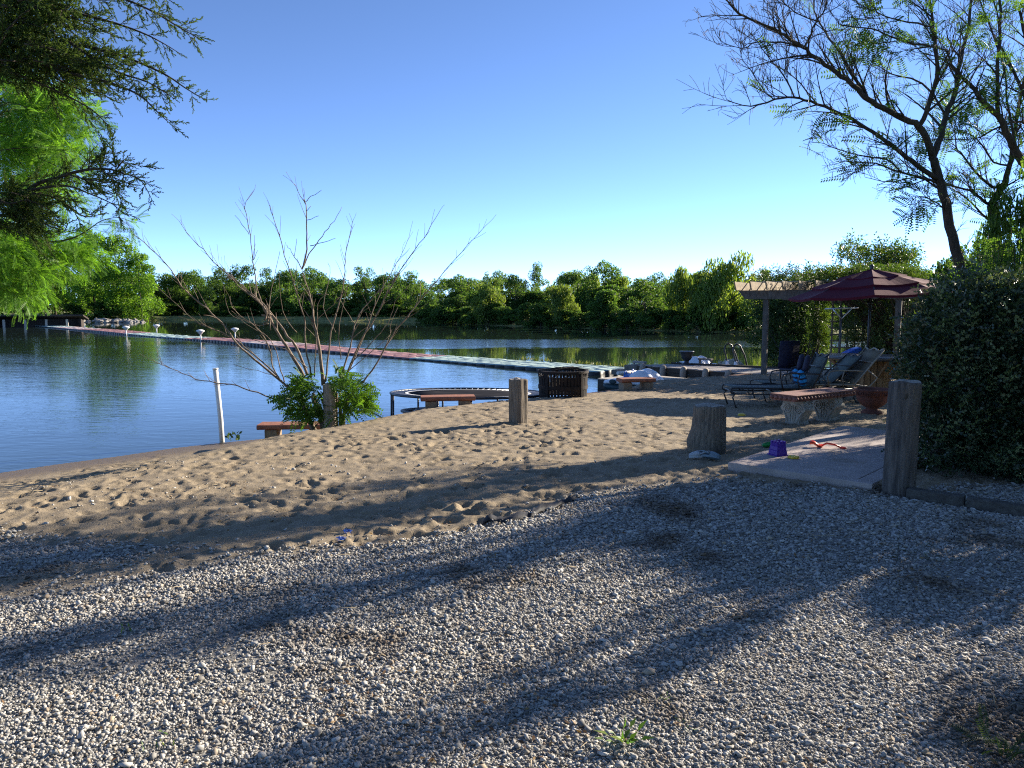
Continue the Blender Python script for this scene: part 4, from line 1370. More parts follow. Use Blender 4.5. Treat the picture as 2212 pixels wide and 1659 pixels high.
# ------------------------------------------------------------------ pedal boats
def pedal_boat(label, hull, top, loc, rz, hollow, sc=0.66):
    t = thing("pedal_boat", label, "pedal boat", loc, rz, "pedal boats around the deck")
    t.scale = (sc, sc, sc)
    L, W = 2.3, 1.3
    def loft(z0f, secs, mtl, name):
        mb = MB(); V, F = [], []
        n = 12
        for (x, w, zb, zt) in secs:
            for j in range(n):
                q = 2 * PI * j / n
                cx = math.copysign(abs(math.cos(q)) ** 0.55, math.cos(q)); cz = math.copysign(abs(math.sin(q)) ** 0.55, math.sin(q))
                V.append((x, w * cx, (zb + zt) / 2 + (zt - zb) / 2 * cz))
        for i in range(len(secs) - 1):
            for j in range(n):
                F.append((i * n + j, i * n + (j + 1) % n, (i + 1) * n + (j + 1) % n, (i + 1) * n + j))
        F += [tuple(reversed(range(n))), tuple((len(secs) - 1) * n + j for j in range(n))]
        mb.add(V, F, 0, True); return mb.build(name, mtl, t)
    loft(0, [(-L / 2, 0.4, 0.08, 0.2), (-L / 2 + 0.12, 0.55, 0.0, 0.22), (-0.4, 0.62, -0.04, 0.22), (0.5, 0.64, -0.04, 0.22), (L / 2 - 0.12, 0.58, 0.0, 0.21), (L / 2, 0.45, 0.08, 0.2)], hull, "hull")
    loft(0, [(-L / 2 + 0.02, 0.42, 0.18, 0.3), (-L / 2 + 0.2, 0.56, 0.19, 0.34), (-0.55, 0.62, 0.19, 0.42), (-0.2, 0.63, 0.19, 0.47), (0.1, 0.63, 0.19, 0.34), (0.6, 0.64, 0.19, 0.3), (L / 2 - 0.1, 0.58, 0.19, 0.32), (L / 2 - 0.02, 0.46, 0.19, 0.29)], top, "deck_moulding")
    # fender humps with a hooped grip in front of each
    for sy in (-1, 1):
        mb = MB()
        V, F = [], []
        n, m = 14, 9
        for i in range(n + 1):
            f = i / n
            x = 0.0 + (f - 0.5) * 1.1; hh = 0.42 * math.sin(PI * f) ** 0.8
            for j in range(m):
                q = PI * j / (m - 1)
                V.append((x + 0.2, sy * 0.38 + 0.24 * math.cos(q), 0.3 + hh * math.sin(q) ** 0.7))
        F = [(i * m + j, i * m + j + 1, (i + 1) * m + j + 1, (i + 1) * m + j) for i in range(n) for j in range(m - 1)]
        mb.add(V, F, 0, True); hp_ = mb.build("fender_hump", top, t)
        mb = MB()
        mb.box((-0.22, sy * 0.38, 0.42), (0.16, 0.38, 0.3), rot=(0, R(-35), 0)); mb.build("seat_back", hollow, hp_, bevel=0.03)
        mb = MB(); mb.tube([(-0.34, sy * 0.38 + 0.17 * math.cos(q), 0.36 + 0.3 * math.sin(q)) for q in np.linspace(0, PI, 11)], 0.022, 8); mb.build("grip_hoop", MT['boatblue'] if hollow is MT['boatblue'] else hollow, hp_)
    mb = MB(); mb.prism([(-1.05, -0.3), (-0.62, -0.42), (-0.62, 0.42), (-1.05, 0.3)], 0.352, 0.372); mb.build("bow_panel", MT['tealrubber'], t, bevel=0.01).rotation_euler = (0, R(-8), 0)
    for sy in (-1, 1):
        mb = MB(); mb.lathe([(0.0, 0), (0.075, 0.0), (0.085, 0.012), (0.06, 0.02), (0, 0.02)], 16, sx=1.5); o = mb.build("bow_vent", MT['boatdark'], t); o.location = (-0.72, sy * 0.615, 0.3); o.rotation_euler = (R(-90) * -sy * -1, 0, 0)
    return t
q = onz(1366, 836, -0.6)
pedal_boat("white pedal boat with blue seats beached beside the lower dock", MT['boatdark'], MT['boatwhite'], (q.x + 0.15, q.y - 0.1, -0.66), R(-28), MT['boatblue'], 0.78)
q = onz(1502, 789, ZW + 0.2)
pedal_boat("white pedal boat moored behind the deck by the dark urn", MT['boatwhite'], MT['boatwhite'], (q.x + 0.3, q.y + 1.3, ZW - 0.02), R(-38), MT['boatblue'])
q = onz(1590, 795, ZW + 0.2)
pedal_boat("beige pedal boat moored behind the deck by the swim ladder", MT['beige'], MT['beige'], (q.x + 0.1, q.y + 1.3, ZW - 0.04), R(-38), MT['beige'])

# urn on the deck
p = at(1483, 787, 24.6)
t = thing("deck_urn", "dark grey fluted urn standing on the far deck edge", "urn", (p.x, p.y, DZ))
mb = MB(); mb.lathe([(0.16, 0), (0.16, 0.06), (0.08, 0.1), (0.07, 0.15), (0.12, 0.19), (0.165, 0.26), (0.185, 0.36), (0.205, 0.42), (0.24, 0.45), (0.235, 0.47), (0.19, 0.46), (0.0, 0.44)], 32, wob=lambda q, z: 1 + (0.03 * math.cos(14 * q) if 0.18 < z < 0.42 else 0)); mb.build("bowl", MT['blackmetal'], t)

# swim ladder
a = at(1598, 792, 24.3)
t = thing("swim_ladder", "dark tubular swim ladder with white base cups on the deck edge", "ladder", (a.x, a.y, DZ), R(-65))
for sx in (-0.2, 0.2):
    mb = MB()
    pts = [(sx, -0.3, 0.0), (sx, -0.3, 0.12)] + [(sx, -0.42 + 0.12 * f, 0.2 + 0.42 * f ** 0.8) for f in (0.0,)] + [(sx, -0.48, 0.5), (sx, -0.42, 0.66), (sx, -0.3, 0.73), (sx, -0.16, 0.68), (sx, 0.02, 0.4), (sx, 0.12, 0.1), (sx, 0.14, -0.9)]
    pts = [(sx, -0.34, 0.0), (sx, -0.34, 0.14), (sx, -0.47, 0.5), (sx, -0.44, 0.66), (sx, -0.33, 0.735), (sx, -0.2, 0.68), (sx, 0.0, 0.36), (sx, 0.1, 0.1), (sx, 0.11, -0.9)]
    mb.tube(pts, 0.026, 10); hr_ = mb.build("handrail", MT['blackmetal'], t)
    mb = MB(); mb.lathe([(0.075, 0.012), (0.07, 0.03), (0.045, 0.16), (0.03, 0.17)], 16, (sx, -0.34, 0.012)); mb.build("base_cup", MT['boatwhite'], hr_)
for z in (-0.2, -0.5):
    mb = MB(); mb.box((0, 0.11, z), (0.4, 0.09, 0.03)); mb.build("rung", MT['blackmetal'], t)

# ------------------------------------------------------------------ pergola
pf = ground(1650, 809)
PX0, PY0 = pf.x, pf.y
PROT = R(-32)
PL, PW = 3.3, 4.6                      # along the beams, along the rafters
tp = thing("pergola", "weathered wooden pergola with sawtooth rafter ends over the deck", "pergola", (PX0, PY0, 0), PROT)
PM = Matrix.Translation((PX0, PY0, 0)) @ Matrix.Rotation(PROT, 4, 'Z')
def pg(x, y, z): return PM @ Vector((x, y, z))
zb = at(1650, 646, PY0).z
for x in (0, PL):
    for y in (0, PW):
        mb = MB(); mb.box((x + (0.5 if y and not x else 0), y, (DZ - 0.4 + zb) / 2), (0.14, 0.14, zb - DZ + 0.4)); mb.build("post", MT['pergola'], tp, bevel=0.008)
for y in (-0.13, 0.13, PW - 0.13, PW + 0.13):
    mb = MB()
    xa, xb = -0.75, PL + 0.7
    V = [(xa, y - 0.022, zb + 0.24), (xa + 0.2, y - 0.022, zb), (xb - 0.2, y - 0.022, zb), (xb, y - 0.022, zb + 0.24)]
    V += [(a, y + 0.022, c) for a, b, c in V]
    mb.add(V, [(0, 1, 2, 3), (7, 6, 5, 4), (0, 4, 5, 1), (1, 5, 6, 2), (2, 6, 7, 3), (3, 7, 4, 0)])
    mb.build("beam", MT['pergola'], tp, bevel=0.004)
x = -0.7
while x < PL + 0.6:
    mb = MB()
    ya, yb_ = -0.75, PW + 0.7
    z0, z1 = zb + 0.243, zb + 0.47
    V = [(x - 0.02, ya, z1), (x - 0.02, ya + 0.2, z0), (x - 0.02, yb_ - 0.2, z0), (x - 0.02, yb_, z1)]
    V += [(a + 0.04, b, c) for a, b, c in V]
    mb.add(V, [(0, 1, 2, 3), (7, 6, 5, 4), (0, 4, 5, 1), (1, 5, 6, 2), (2, 6, 7, 3), (3, 7, 4, 0)])
    mb.build("rafter", MT['rafter'], tp, bevel=0.003)
    x += 0.42
for j in range(6):
    y = 0.6 + j * 0.75
    mb = MB(); mb.box((PL / 2, y, zb + 0.49), (PL + 1.3, 0.045, 0.035)); mb.build("lath", MT['rafter'], tp)
mb = MB(); a = pg(0.1, 0.1, zb - 0.95); b = Vector((PX0 + 0.75, PY0 - 0.55, DZ + 0.02))
mb.tube([a, a.lerp(b, 0.5) + Vector((0, 0, -0.06)), b], 0.008, 5)
tag(mb.build("guy_rope", MT['fabric']), "thin dark rope slanting from the pergola post to the deck", "rope")

# trellis and lake rake behind the table
c = at(1828, 770, 23.6)
t = thing("garden_trellis", "grey wooden lattice trellis standing behind the umbrella table", "trellis", (c.x, c.y, DZ))
for i in range(5):
    mb = MB(); mb.box((-0.48 + i * 0.24, 0, 1.05), (0.045, 0.03, 2.1)); mb.build("upright", MT['timber'], t)
for k in range(10):
    mb = MB(); mb.box((0, -0.03, 0.25 + k * 0.2), (1.1, 0.026, 0.04)); mb.build("rung", MT['timber'], t)
c = at(1818, 668, 20.3)
t = thing("lake_rake", "long handled rake with a grey crossbar standing upright behind the table", "rake", (c.x, c.y, DZ + 0.0))
zt = c.z - DZ
mb = MB(); mb.tube([(0, 0, 0), (0, 0, zt)], 0.024, 8); mb.build("handle", MT['blackmetal'], t)
mb = MB(); mb.tube([(-0.44, 0, zt + 0.01), (0.44, 0, zt + 0.035)], 0.022, 8); mb.build("crossbar", MT['steel'], t)
for s in (-1, 1):
    mb = MB(); mb.tube([(0, -0.02, zt - 0.26), (s * 0.24, -0.02, zt + 0.01)], 0.018, 8); mb.build("brace", MT['steel'], t)
c = at(1810, 772, 17.6)
mb = MB(); 
pts = [(0, 0, 0), (0.25, 0, 0.06), (0.55, 0, 0.2), (0.8, 0, 0.3)]
V, F = [], []
for i, (x, y, z) in enumerate(pts):
    w = [0.05, 0.11, 0.11, 0.06][i]
    V += [(x, -0.3, z - w), (x, 0.3, z - w), (x, 0.3, z + w), (x, -0.3, z + w)]
F = [(i * 4 + a, i * 4 + (a + 1) % 4, i * 4 + 4 + (a + 1) % 4, i * 4 + 4 + a) for i in range(3) for a in range(4)] + [(3, 2, 1, 0), (12, 13, 14, 15)]
V = [(x * 0.55 + 0.02, y * 0.5, z * 0.6) for x, y, z in V]
mb.add(V, F)
tag(mb.build("kayak_bow", MT['bluepl'], None, bevel=0.015, loc=(c.x + 0.02, c.y, c.z + 0.02)), "bright blue boat bow slanting up behind the table", "boat")

# ------------------------------------------------------------------ umbrella table
p = ground(1862, 846)
TX, TY, TZ0 = p.x + 0.05, p.y + 0.15, gz(p.x, p.y)
c = at(1872, 768.5, TY)
TX = c.x
print("table", TX, TY, TZ0, c.z)
TH = c.z - TZ0
t = thing("patio_table", "round dark topped table on a cedar plank base under the maroon umbrella", "table", (TX, TY, TZ0))
mb = MB(); mb.lathe([(0.0, TH - 0.07), (0.82, TH - 0.07), (0.88, TH - 0.05), (0.9, TH - 0.015), (0.88, TH), (0.1, TH), (0.0, TH)], 48); mb.build("table_top", MT['tabletop'], t)
mb = MB()
nb = 8; Rb = 0.48
for k in range(nb):
    q0, q1 = 2 * PI * k / nb + 0.3, 2 * PI * (k + 1) / nb + 0.3
    a, b = Vector((Rb * math.cos(q0), Rb * math.sin(q0), 0)), Vector((Rb * math.cos(q1), Rb * math.sin(q1), 0))
    for j in range(3):
        s, e = a.lerp(b, (j + 0.04) / 3), a.lerp(b, (j + 0.96) / 3)
        mb.beam((s.x, s.y, (TH - 0.08) / 2), (e.x, e.y, (TH - 0.08) / 2), 0.03, TH - 0.1, up=(0, 0, 1))
mb.lathe([(0.42, 0.0), (0.42, TH - 0.1)], 8)
mb.build("plank_base", MT['plank'], t, bevel=0.004)
for k in range(4):
    q = k * PI / 2 + 0.15
    mb = MB(); mb.beam((0.46 * math.cos(q), 0.46 * math.sin(q), TH - 0.42), (0.78 * math.cos(q), 0.78 * math.sin(q), TH - 0.075), 0.09, 0.045); mb.build("brace", MT['plank'], t)

# umbrella: three tiers on eight ribs
zr = at(1860, 636, TY).z
ztop = at(1876, 577, TY).z
t = thing("patio_umbrella", "open maroon three tier patio umbrella standing through the table", "umbrella", (TX + 0.02, TY, 0))
mb = MB(); mb.tube([(0, 0, TZ0), (0, 0, ztop - 0.06)], 0.026, 12); mb.build("pole", MT['blackmetal'], t)
mb = MB(); mb.lathe([(0.03, -0.06), (0.045, -0.05), (0.03, -0.02), (0.045, 0.01), (0.035, 0.045), (0, 0.06)], 14, (0, 0, ztop)); mb.build("finial", MT['blackmetal'], t)
HC = ztop - 0.05 - zr
def tier(r0, z0, r1, z1, name, flap, tilt):
    mb = MB(); V, F = [], []
    n, sub, m = 8, 6, 7
    N = n * sub
    for i in range(m):
        f = i / (m - 1)
        for j in range(N):
            q = 2 * PI * j / N + PI / 8
            w = (j % sub) / sub
            sag = math.sin(PI * w)
            chord = math.cos(PI / 8) / math.cos(((w - 0.5)) * 2 * PI / 8)
            rr = (r0 + (r1 - r0) * f) * (chord if f > 0.05 or r0 > 0.2 else 1)
            z = z0 + (z1 - z0) * f - 0.035 * sag * (0.3 + 0.7 * f)
            V.append((rr * math.cos(q), rr * math.sin(q), z + tilt * rr * math.cos(q)))
    if flap:
        for j in range(N):
            x, y, z = V[(m - 1) * N + j]
            V.append((x * 0.995, y * 0.995, z - flap))
        m += 1
    F = [(i * N + j, i * N + (j + 1) % N, (i + 1) * N + (j + 1) % N, (i + 1) * N + j) for i in range(m - 1) for j in range(N)]
    mb.add(V, F, 0, False)
    o = mb.build(name, MT['umbrella'], t)
    s = o.modifiers.new("thick", 'SOLIDIFY'); s.thickness = 0.006
    return o
RU = 1.62
TL = 0.055
tier(0.6 * RU, zr + 0.39 * HC, RU, zr, "lower_canopy", 0.045, TL)
tier(0.3 * RU, zr + 0.74 * HC, 0.71 * RU, zr + 0.39 * HC, "middle_canopy", 0.045, TL)
tier(0.03, zr + 1.0 * HC, 0.41 * RU, zr + 0.7 * HC, "top_canopy", 0.04, TL)
for k in range(8):
    q = 2 * PI * k / 8 + PI / 8
    mb = MB()
    mb.tube([(0.03 * math.cos(q), 0.03 * math.sin(q), zr + 0.93 * HC), (0.65 * RU * math.cos(q), 0.65 * RU * math.sin(q), zr + 0.38 * HC + TL * 0.65 * RU * math.cos(q)), (RU * 0.985 * math.cos(q), RU * 0.985 * math.sin(q), zr - 0.02 + TL * RU * math.cos(q))], 0.01, 6)
    mb.tube([(0.03 * math.cos(q), 0.03 * math.sin(q), zr - 0.18), (0.62 * RU * math.cos(q), 0.62 * RU * math.sin(q), zr + 0.38 * HC + TL * 0.6 * RU * math.cos(q))], 0.008, 6)
    mb.build("rib", MT['blackmetal'], t)
mb = MB(); mb.lathe([(0.05, zr - 0.22), (0.05, zr - 0.14)], 12); mb.build("runner_hub", MT['blackmetal'], t)

# ------------------------------------------------------------------ chaise loungers
def lounger(label, p, heading, seat_m, frame_m, back_deg, wheels, L=1.36, B=0.8, W=0.6):
    t = thing("chaise_lounge", label, "lounger", p, heading, "chaise loungers by the umbrella table")
    zs = 0.34
    ca, sa = math.cos(R(back_deg)), math.sin(R(back_deg))
    for s in (-1, 1):
        y = s * W / 2
        mb = MB()
        # rail with a rolled foot end
        roll = [(0.06 + 0.05 * math.cos(q), y, zs - 0.05 + 0.05 * math.sin(q)) for q in np.linspace(-PI * 0.6, PI * 0.5, 7)[::-1]]
        roll = [(0.05 - 0.05 * math.cos(q), y, zs - 0.05 + 0.05 * math.sin(q)) for q in np.linspace(-PI * 0.5, PI * 0.5, 7)]
        mb.tube(roll + [(0.5, y, zs), (L, y, zs - 0.01), (L + 0.25, y, zs - 0.04)], 0.014, 8)
        mb.tube([(0.05, y, zs - 0.1), (0.6, y, zs - 0.11), (L, y, zs - 0.08)], 0.012, 8)
        q0 = (0.34, zs - 0.05)
        mb.tube([(q0[0] + 0.05 * math.cos(q), y, q0[1] + 0.05 * math.sin(q)) for q in np.linspace(0, 2 * PI, 13)[:-1]], 0.009, 6, closed=True)
        mb.build("side_rail", frame_m, t)
        mb = MB()
        mb.tube([(L, y, zs), (L + B * ca * 0.5, y, zs + B * sa * 0.5 + 0.0), (L + B * ca, y, zs + B * sa)], 0.015, 8)
        mb.build("back_rail", frame_m, t)
        # armrest loop
        mb = MB()
        mb.tube([(L - 0.5, y * 1.06, zs - 0.02), (L - 0.54, y * 1.08, zs + 0.14), (L - 0.5, y * 1.08, zs + 0.235), (L - 0.4, y * 1.08, zs + 0.255), (L - 0.02, y * 1.08, zs + 0.25), (L + 0.12, y * 1.06, zs + 0.24)], 0.013, 8)
        mb.tube([(L - 0.22, y * 1.06, zs - 0.03), (L - 0.26, y * 1.08, zs + 0.12), (L - 0.22, y * 1.08, zs + 0.25)], 0.011, 8)
        mb.build("armrest", frame_m, t)
        mb = MB(); mb.tube([(0.08, y, zs - 0.1), (0.035, y * 1.03, zs - 0.16), (0.07, y * 1.03, zs - 0.25), (0.11, y * 1.05, -0.03)], 0.013, 8); mb.build("leg", frame_m, t)
        if not wheels:
            mb = MB(); mb.tube([(L - 0.05, y, zs - 0.08), (L + 0.06, y * 1.03, zs - 0.2), (L + 0.1, y * 1.05, -0.03)], 0.013, 8); mb.build("leg", frame_m, t)
        else:
            mb = MB(); mb.tube([(L + 0.1 + 0.13 * math.cos(q), y * 1.12, 0.13 + 0.13 * math.sin(q)) for q in np.linspace(0, 2 * PI, 21)[:-1]], 0.016, 8, closed=True)
            for q in np.linspace(0, PI, 4)[:-1]:
                mb.tube([(L + 0.1 + 0.13 * math.cos(q), y * 1.12, 0.13 + 0.13 * math.sin(q)), (L + 0.1 - 0.13 * math.cos(q), y * 1.12, 0.13 - 0.13 * math.sin(q))], 0.007, 6)
            mb.build("wheel", MT['blackmetal'], t)
            mb = MB(); mb.tube([(L - 0.02, y, zs - 0.05), (L + 0.1, y * 1.1, 0.13)], 0.015, 8); mb.build("leg", frame_m, t)
        mb = MB(); mb.tube([(L + B * ca * 0.45, y, zs + B * sa * 0.42), (L + B * ca * 0.62 + 0.1, y, zs + B * sa * 0.18), (L + B * ca * 0.5, y, zs - 0.06), (L + 0.05, y, zs - 0.08)], 0.014, 8); mb.build("back_strut", frame_m, t)
    # slings with a slight sag
    mb = MB()
    A = [(x, -W / 2 + 0.01, zs + 0.012 - 0.02 * math.sin(PI * x / L)) for x in np.linspace(0.02, L - 0.02, 9)]
    mb.strip(A, [(a[0], W / 2 - 0.01, a[2]) for a in A], 0.006); mb.build("seat_sling", seat_m, t)
    mb = MB()
    A = [(L + 0.02 + B * 0.96 * ca * f + 0.02 * math.sin(PI * f) * sa, -W / 2 + 0.012, zs + 0.02 + B * 0.96 * sa * f - 0.02 * math.sin(PI * f) * ca) for f in np.linspace(0, 1, 9)]
    mb.strip(A, [(a[0], W / 2 - 0.012, a[2]) for a in A], 0.007); mb.build("back_sling", seat_m, t)
    # wavy crest rail
    mb = MB()
    xt, zt_ = L + B * ca, zs + B * sa
    mb.tube([(xt + 0.012 * ca, y, zt_ + 0.022 * math.cos(y / W * 4 * PI)) for y in np.linspace(-W / 2, W / 2, 17)], 0.016, 8)
    mb.tube([(xt - B * ca * 0.36, -W / 2, zt_ - B * sa * 0.36), (xt - B * ca * 0.36, W / 2, zt_ - B * sa * 0.36)], 0.012, 8)
    mb.build("crest_rail", frame_m, t)
    for x in (0.06, L * 0.55, L):
        mb = MB(); mb.tube([(x, -W / 2, zs - 0.08), (x, W / 2, zs - 0.08)], 0.012, 8); mb.build("cross_bar", frame_m, t)
    return t
p = ground(1572, 878)
A_P = Vector((p.x, p.y + 0.12, sz(p.x, p.y + 0.12)))
lounger("dark framed chaise lounge with a blue life vest on it, nearest the stump", A_P, R(-2), MT['sling'], MT['blackmetal'], 66, False, 1.38, 0.6)
p = ground(1634, 868)
lounger("dark framed chaise lounge half hidden between the other two loungers", (p.x + 0.05, p.y + 0.25, sz(p.x, p.y + 0.2)), R(1), MT['sling'], MT['blackmetal'], 42, False, 1.3, 0.72)
p = ground(1842, 868)
h = Vector((math.cos(R(5)), math.sin(R(5)), 0))
q = p - h * 1.5
lounger("tan chaise lounge with cream frame and wheels in front of the table", (q.x, q.y + 0.1, sz(q.x, q.y)), R(5), MT['slingtan'], MT['bronze'], 50, True, 1.4, 0.8, 0.62)

# life vest on the first lounger
hd = Vector((math.cos(R(-2)), math.sin(R(-2)), 0)); ld = Vector((-hd.y, hd.x, 0))
q = A_P + hd * 1.24 - ld * 0.05
t = thing("life_vest", "bright blue striped life vest propped on the nearest dark lounger", "life vest", (q.x, q.y, A_P.z + 0.36), R(-2))
def puff(c, d, mtl, name, rot=(0, R(-14), 0)):
    mb = MB(); V, F = [], []
    n = 12
    for i, f in enumerate(np.linspace(-1, 1, 9)):
        k = (1 - abs(f) ** 4) ** 0.5 * 0.92 + 0.08
        for j in range(n):
            a = 2 * PI * j / n
            ex = math.copysign(abs(math.cos(a)) ** 0.6, math.cos(a)); ey = math.copysign(abs(math.sin(a)) ** 0.6, math.sin(a))
            V.append((d[0] / 2 * ex * k, d[1] / 2 * ey * k, d[2] / 2 * f))
    F = [(i * n + j, i * n + (j + 1) % n, (i + 1) * n + (j + 1) % n, (i + 1) * n + j) for i in range(8) for j in range(n)] + [tuple(reversed(range(n))), tuple(8 * n + j for j in range(n))]
    mb.add(V, F, 0, True)
    return mb.build(name, mtl, t, loc=c, rot=rot)
for s in (-1, 1):
    puff((0, s * 0.13, 0.14), (0.1, 0.22, 0.3), MT['vestblue'], "front_panel")
    puff((0.06, s * 0.15, 0.4), (0.08, 0.13, 0.3), MT['vestdark'], "shoulder_panel", (0, R(12), 0))
    for z in (0.06, 0.14, 0.23):
        mb = MB(); mb.box((-0.012 - 0.25 * (z - 0.14), s * 0.13, z), (0.112, 0.23, 0.026), rot=(0, R(-14), 0)); mb.build("strap", MT['vestdark'], t, bevel=0.008)

# dark chair behind the loungers
p = ground(1718, 838)
t = thing("patio_chair", "dark high backed chair facing the lake behind the loungers", "chair", (p.x, p.y, gz(p.x, p.y)), R(200))
mb = MB(); mb.strip([(-0.27, -0.26 + 0.05 * f, 0.42 + 0.62 * f) for f in np.linspace(0, 1, 6)], [(0.27, -0.26 + 0.05 * f, 0.42 + 0.62 * f) for f in np.linspace(0, 1, 6)], 0.02); mb.build("backrest", MT['vestdark'], t)
mb = MB(); mb.box((0, 0, 0.42), (0.54, 0.5, 0.035)); mb.build("seat", MT['vestdark'], t, bevel=0.01)
for sx in (-1, 1):
    for sy in (-1, 1):
        mb = MB(); mb.beam((sx * 0.25, sy * 0.23, 0.0), (sx * 0.24, sy * 0.22, 0.41), 0.03, 0.03, up=(0, 1, 0)); mb.build("leg", MT['blackmetal'], t)
# ------------------------------------------------------------------ tree building blocks
def limb(pts, r0, r1, n=6, wob=0.0, g=rnd, sub=3):
    """smooth path through pts with a taper: (points, radii)"""
    P = [Vector(p) for p in pts]
    out = []
    for i in range(len(P) - 1):
        a, b, c, d = P[max(i - 1, 0)], P[i], P[i + 1], P[min(i + 2, len(P) - 1)]
        for j in range(sub):
            t = j / sub
            q = 0.5 * ((2 * b) + (c - a) * t + (2 * a - 5 * b + 4 * c - d) * t * t + (3 * b - a - 3 * c + d) * t ** 3)
            if wob and (i or j):
                q = q + Vector((g.gauss(0, wob), g.gauss(0, wob), g.gauss(0, wob)))
            out.append(q)
    out.append(P[-1])
    k = len(out)
    rad = [r0 + (r1 - r0) * (i / (k - 1)) ** 0.85 for i in range(k)]
    return out, rad

def far_trunk(h, r, seed, limbs=6, spread=0.35):
    """trunk with limbs for a unit tree seen from far off"""
    g = random.Random(seed)
    mb = MB()
    pts, rad = limb([(0, 0, -0.05), (g.gauss(0, .01), g.gauss(0, .01), 0.2 * h), (g.gauss(0, .02), g.gauss(0, .02), 0.5 * h), (g.gauss(0, .03), g.gauss(0, .03), 0.85 * h)], r, r * 0.2, g=g)
    mb.tube(pts, rad, 7)
    for k in range(limbs):
        a = g.uniform(0, 2 * PI); z = h * g.uniform(0.18, 0.65); L = spread * g.uniform(0.6, 1.1)
        b = Vector((0, 0, z))
        q, rr = limb([b, b + Vector((math.cos(a) * L * 0.5, math.sin(a) * L * 0.5, L * 0.3)), b + Vector((math.cos(a) * L, math.sin(a) * L, L * g.uniform(0.4, 0.9)))], r * 0.42, r * 0.12, g=g)
        mb.tube(q, rr, 5)
    return mesh_from("trunk", mb.V, mb.F, smooth=True)

def crown_lobes(kind, g):
    """centres and radii of leaf clumps in a unit crown (height 1, half width 0.5)"""
    L = []
    if kind == 'round':
        for k in range(34):
            z = g.uniform(0.12, 0.93)
            env = 0.5 * math.sin(PI * min(1, max(0.04, (z - 0.02) / 1.02)) ** 0.85) ** 0.6
            a = g.uniform(0, 2 * PI); rr = env * g.uniform(0.2, 0.86) ** 0.6
            L.append((rr * math.cos(a), rr * math.sin(a), z, g.uniform(0.09, 0.17)))
    elif kind == 'tall':
        for k in range(30):
            z = g.uniform(0.2, 0.95)
            env = 0.45 * (1 - abs(z - 0.55) / 0.6) ** 0.5
            a = g.uniform(0, 2 * PI); rr = env * g.uniform(0.1, 0.95)
            L.append((rr * math.cos(a), rr * math.sin(a), z, g.uniform(0.06, 0.13)))
    elif kind == 'cypress':
        for k in range(64):
            z = g.uniform(0.04, 0.97) ** 0.95
            env = 0.5 * (1 - z) ** 0.5 * min(1, 0.6 + z * 1.6) + 0.03
            a = g.uniform(0, 2 * PI); rr = env * g.uniform(0.35, 1.0)
            L.append((rr * math.cos(a), rr * math.sin(a), z, 0.06 + 0.07 * (1 - z)))
    elif kind == 'bush':
        for k in range(24):
            z = g.uniform(0.08, 0.88)
            env = 0.5 * math.sqrt(max(0.02, 1 - (z / 1.0) ** 2))
            a = g.uniform(0, 2 * PI); rr = env * g.uniform(0.3, 0.9)
            L.append((rr * math.cos(a), rr * math.sin(a), z, g.uniform(0.1, 0.18)))
    elif kind == 'willow':
        for k in range(30):
            z = g.uniform(0.25, 0.93)
            env = 0.5 * math.sin(PI * min(1, (z * 0.9 + 0.08))) ** 0.5
            a = g.uniform(0, 2 * PI); rr = env * g.uniform(0.2, 0.9)
            L.append((rr * math.cos(a), rr * math.sin(a), z, g.uniform(0.08, 0.15)))
    return L

def crown_mesh(kind, seed, cards=150, size=0.034):
    g = np.random.default_rng(seed)
    gr = random.Random(seed)
    P, D, S = [], [], []
    for (x, y, z, r) in crown_lobes(kind, gr):
        n = int(cards * (r / 0.12) ** 1.6)
        u = unit(n, g)
        sh = g.uniform(0.35, 1.12, n) ** 0.55
        p = np.array([x, y, z]) + u * r * sh[:, None] * np.array([1.1, 1.1, 0.8])
        if kind == 'willow':
            drop = np.abs(g.normal(0, 0.09, n)) * (sh > 0.6)
            p[:, 2] -= drop
            d = np.stack([g.normal(0, 0.28, n), g.normal(0, 0.28, n), -np.ones(n)], 1)
            s = size * g.uniform(0.9, 2.2, n)
        elif kind == 'cypress':
            d = u * [1, 1, 0.25] + np.stack([g.normal(0, .3, n), g.normal(0, .3, n), g.normal(-0.15, .3, n)], 1)
            s = size * g.uniform(0.6, 1.4, n)
        else:
            d = u + g.normal(0, 0.75, (n, 3))
            s = size * g.uniform(0.6, 1.5, n)
        P.append(p); D.append(d); S.append(s)
    P, D, S = np.concatenate(P), np.concatenate(D), np.concatenate(S)
    k = P[:, 2] > 0.015
    P, D, S = P[k], D[k], S[k]
    tv = LEAF_V * ([1, 0.6, 1] if kind in ('willow',) else [1, 1.05, 1] if kind != 'cypress' else [1, 0.75, 1])
    V, F = stamp(tv - [0.4, 0, 0], LEAF_F, P, frames(D, g.uniform(0, 2 * PI, len(P))), S)
    return mesh_from("crown", V, F)

VARS = {}
def variant(kind, i):
    key = (kind, i)
    if key not in VARS:
        cfg = {'round': (170, 0.036, 0.022, 'oak'), 'tall': (190, 0.03, 0.018, 'oak'), 'cypress': (270, 0.034, 0.02, 'cypressfar'), 'bush': (210, 0.05, 0.02, 'oak'), 'willow': (260, 0.036, 0.024, 'willow')}[kind]
        sd = 100 + i * 7 + sum(map(ord, kind))
        cm = crown_mesh(kind, sd, cfg[0], cfg[1])
        cm.materials.append(LF[cfg[3]])
        tm = far_trunk({'round': 0.75, 'tall': 0.85, 'cypress': 0.95, 'bush': 0.5, 'willow': 0.7}[kind], cfg[2], sd + 1, 8 if kind != 'cypress' else 3)
        tm.materials.append(MT['bark_far'])
        VARS[key] = (tm, cm)
    return VARS[key]

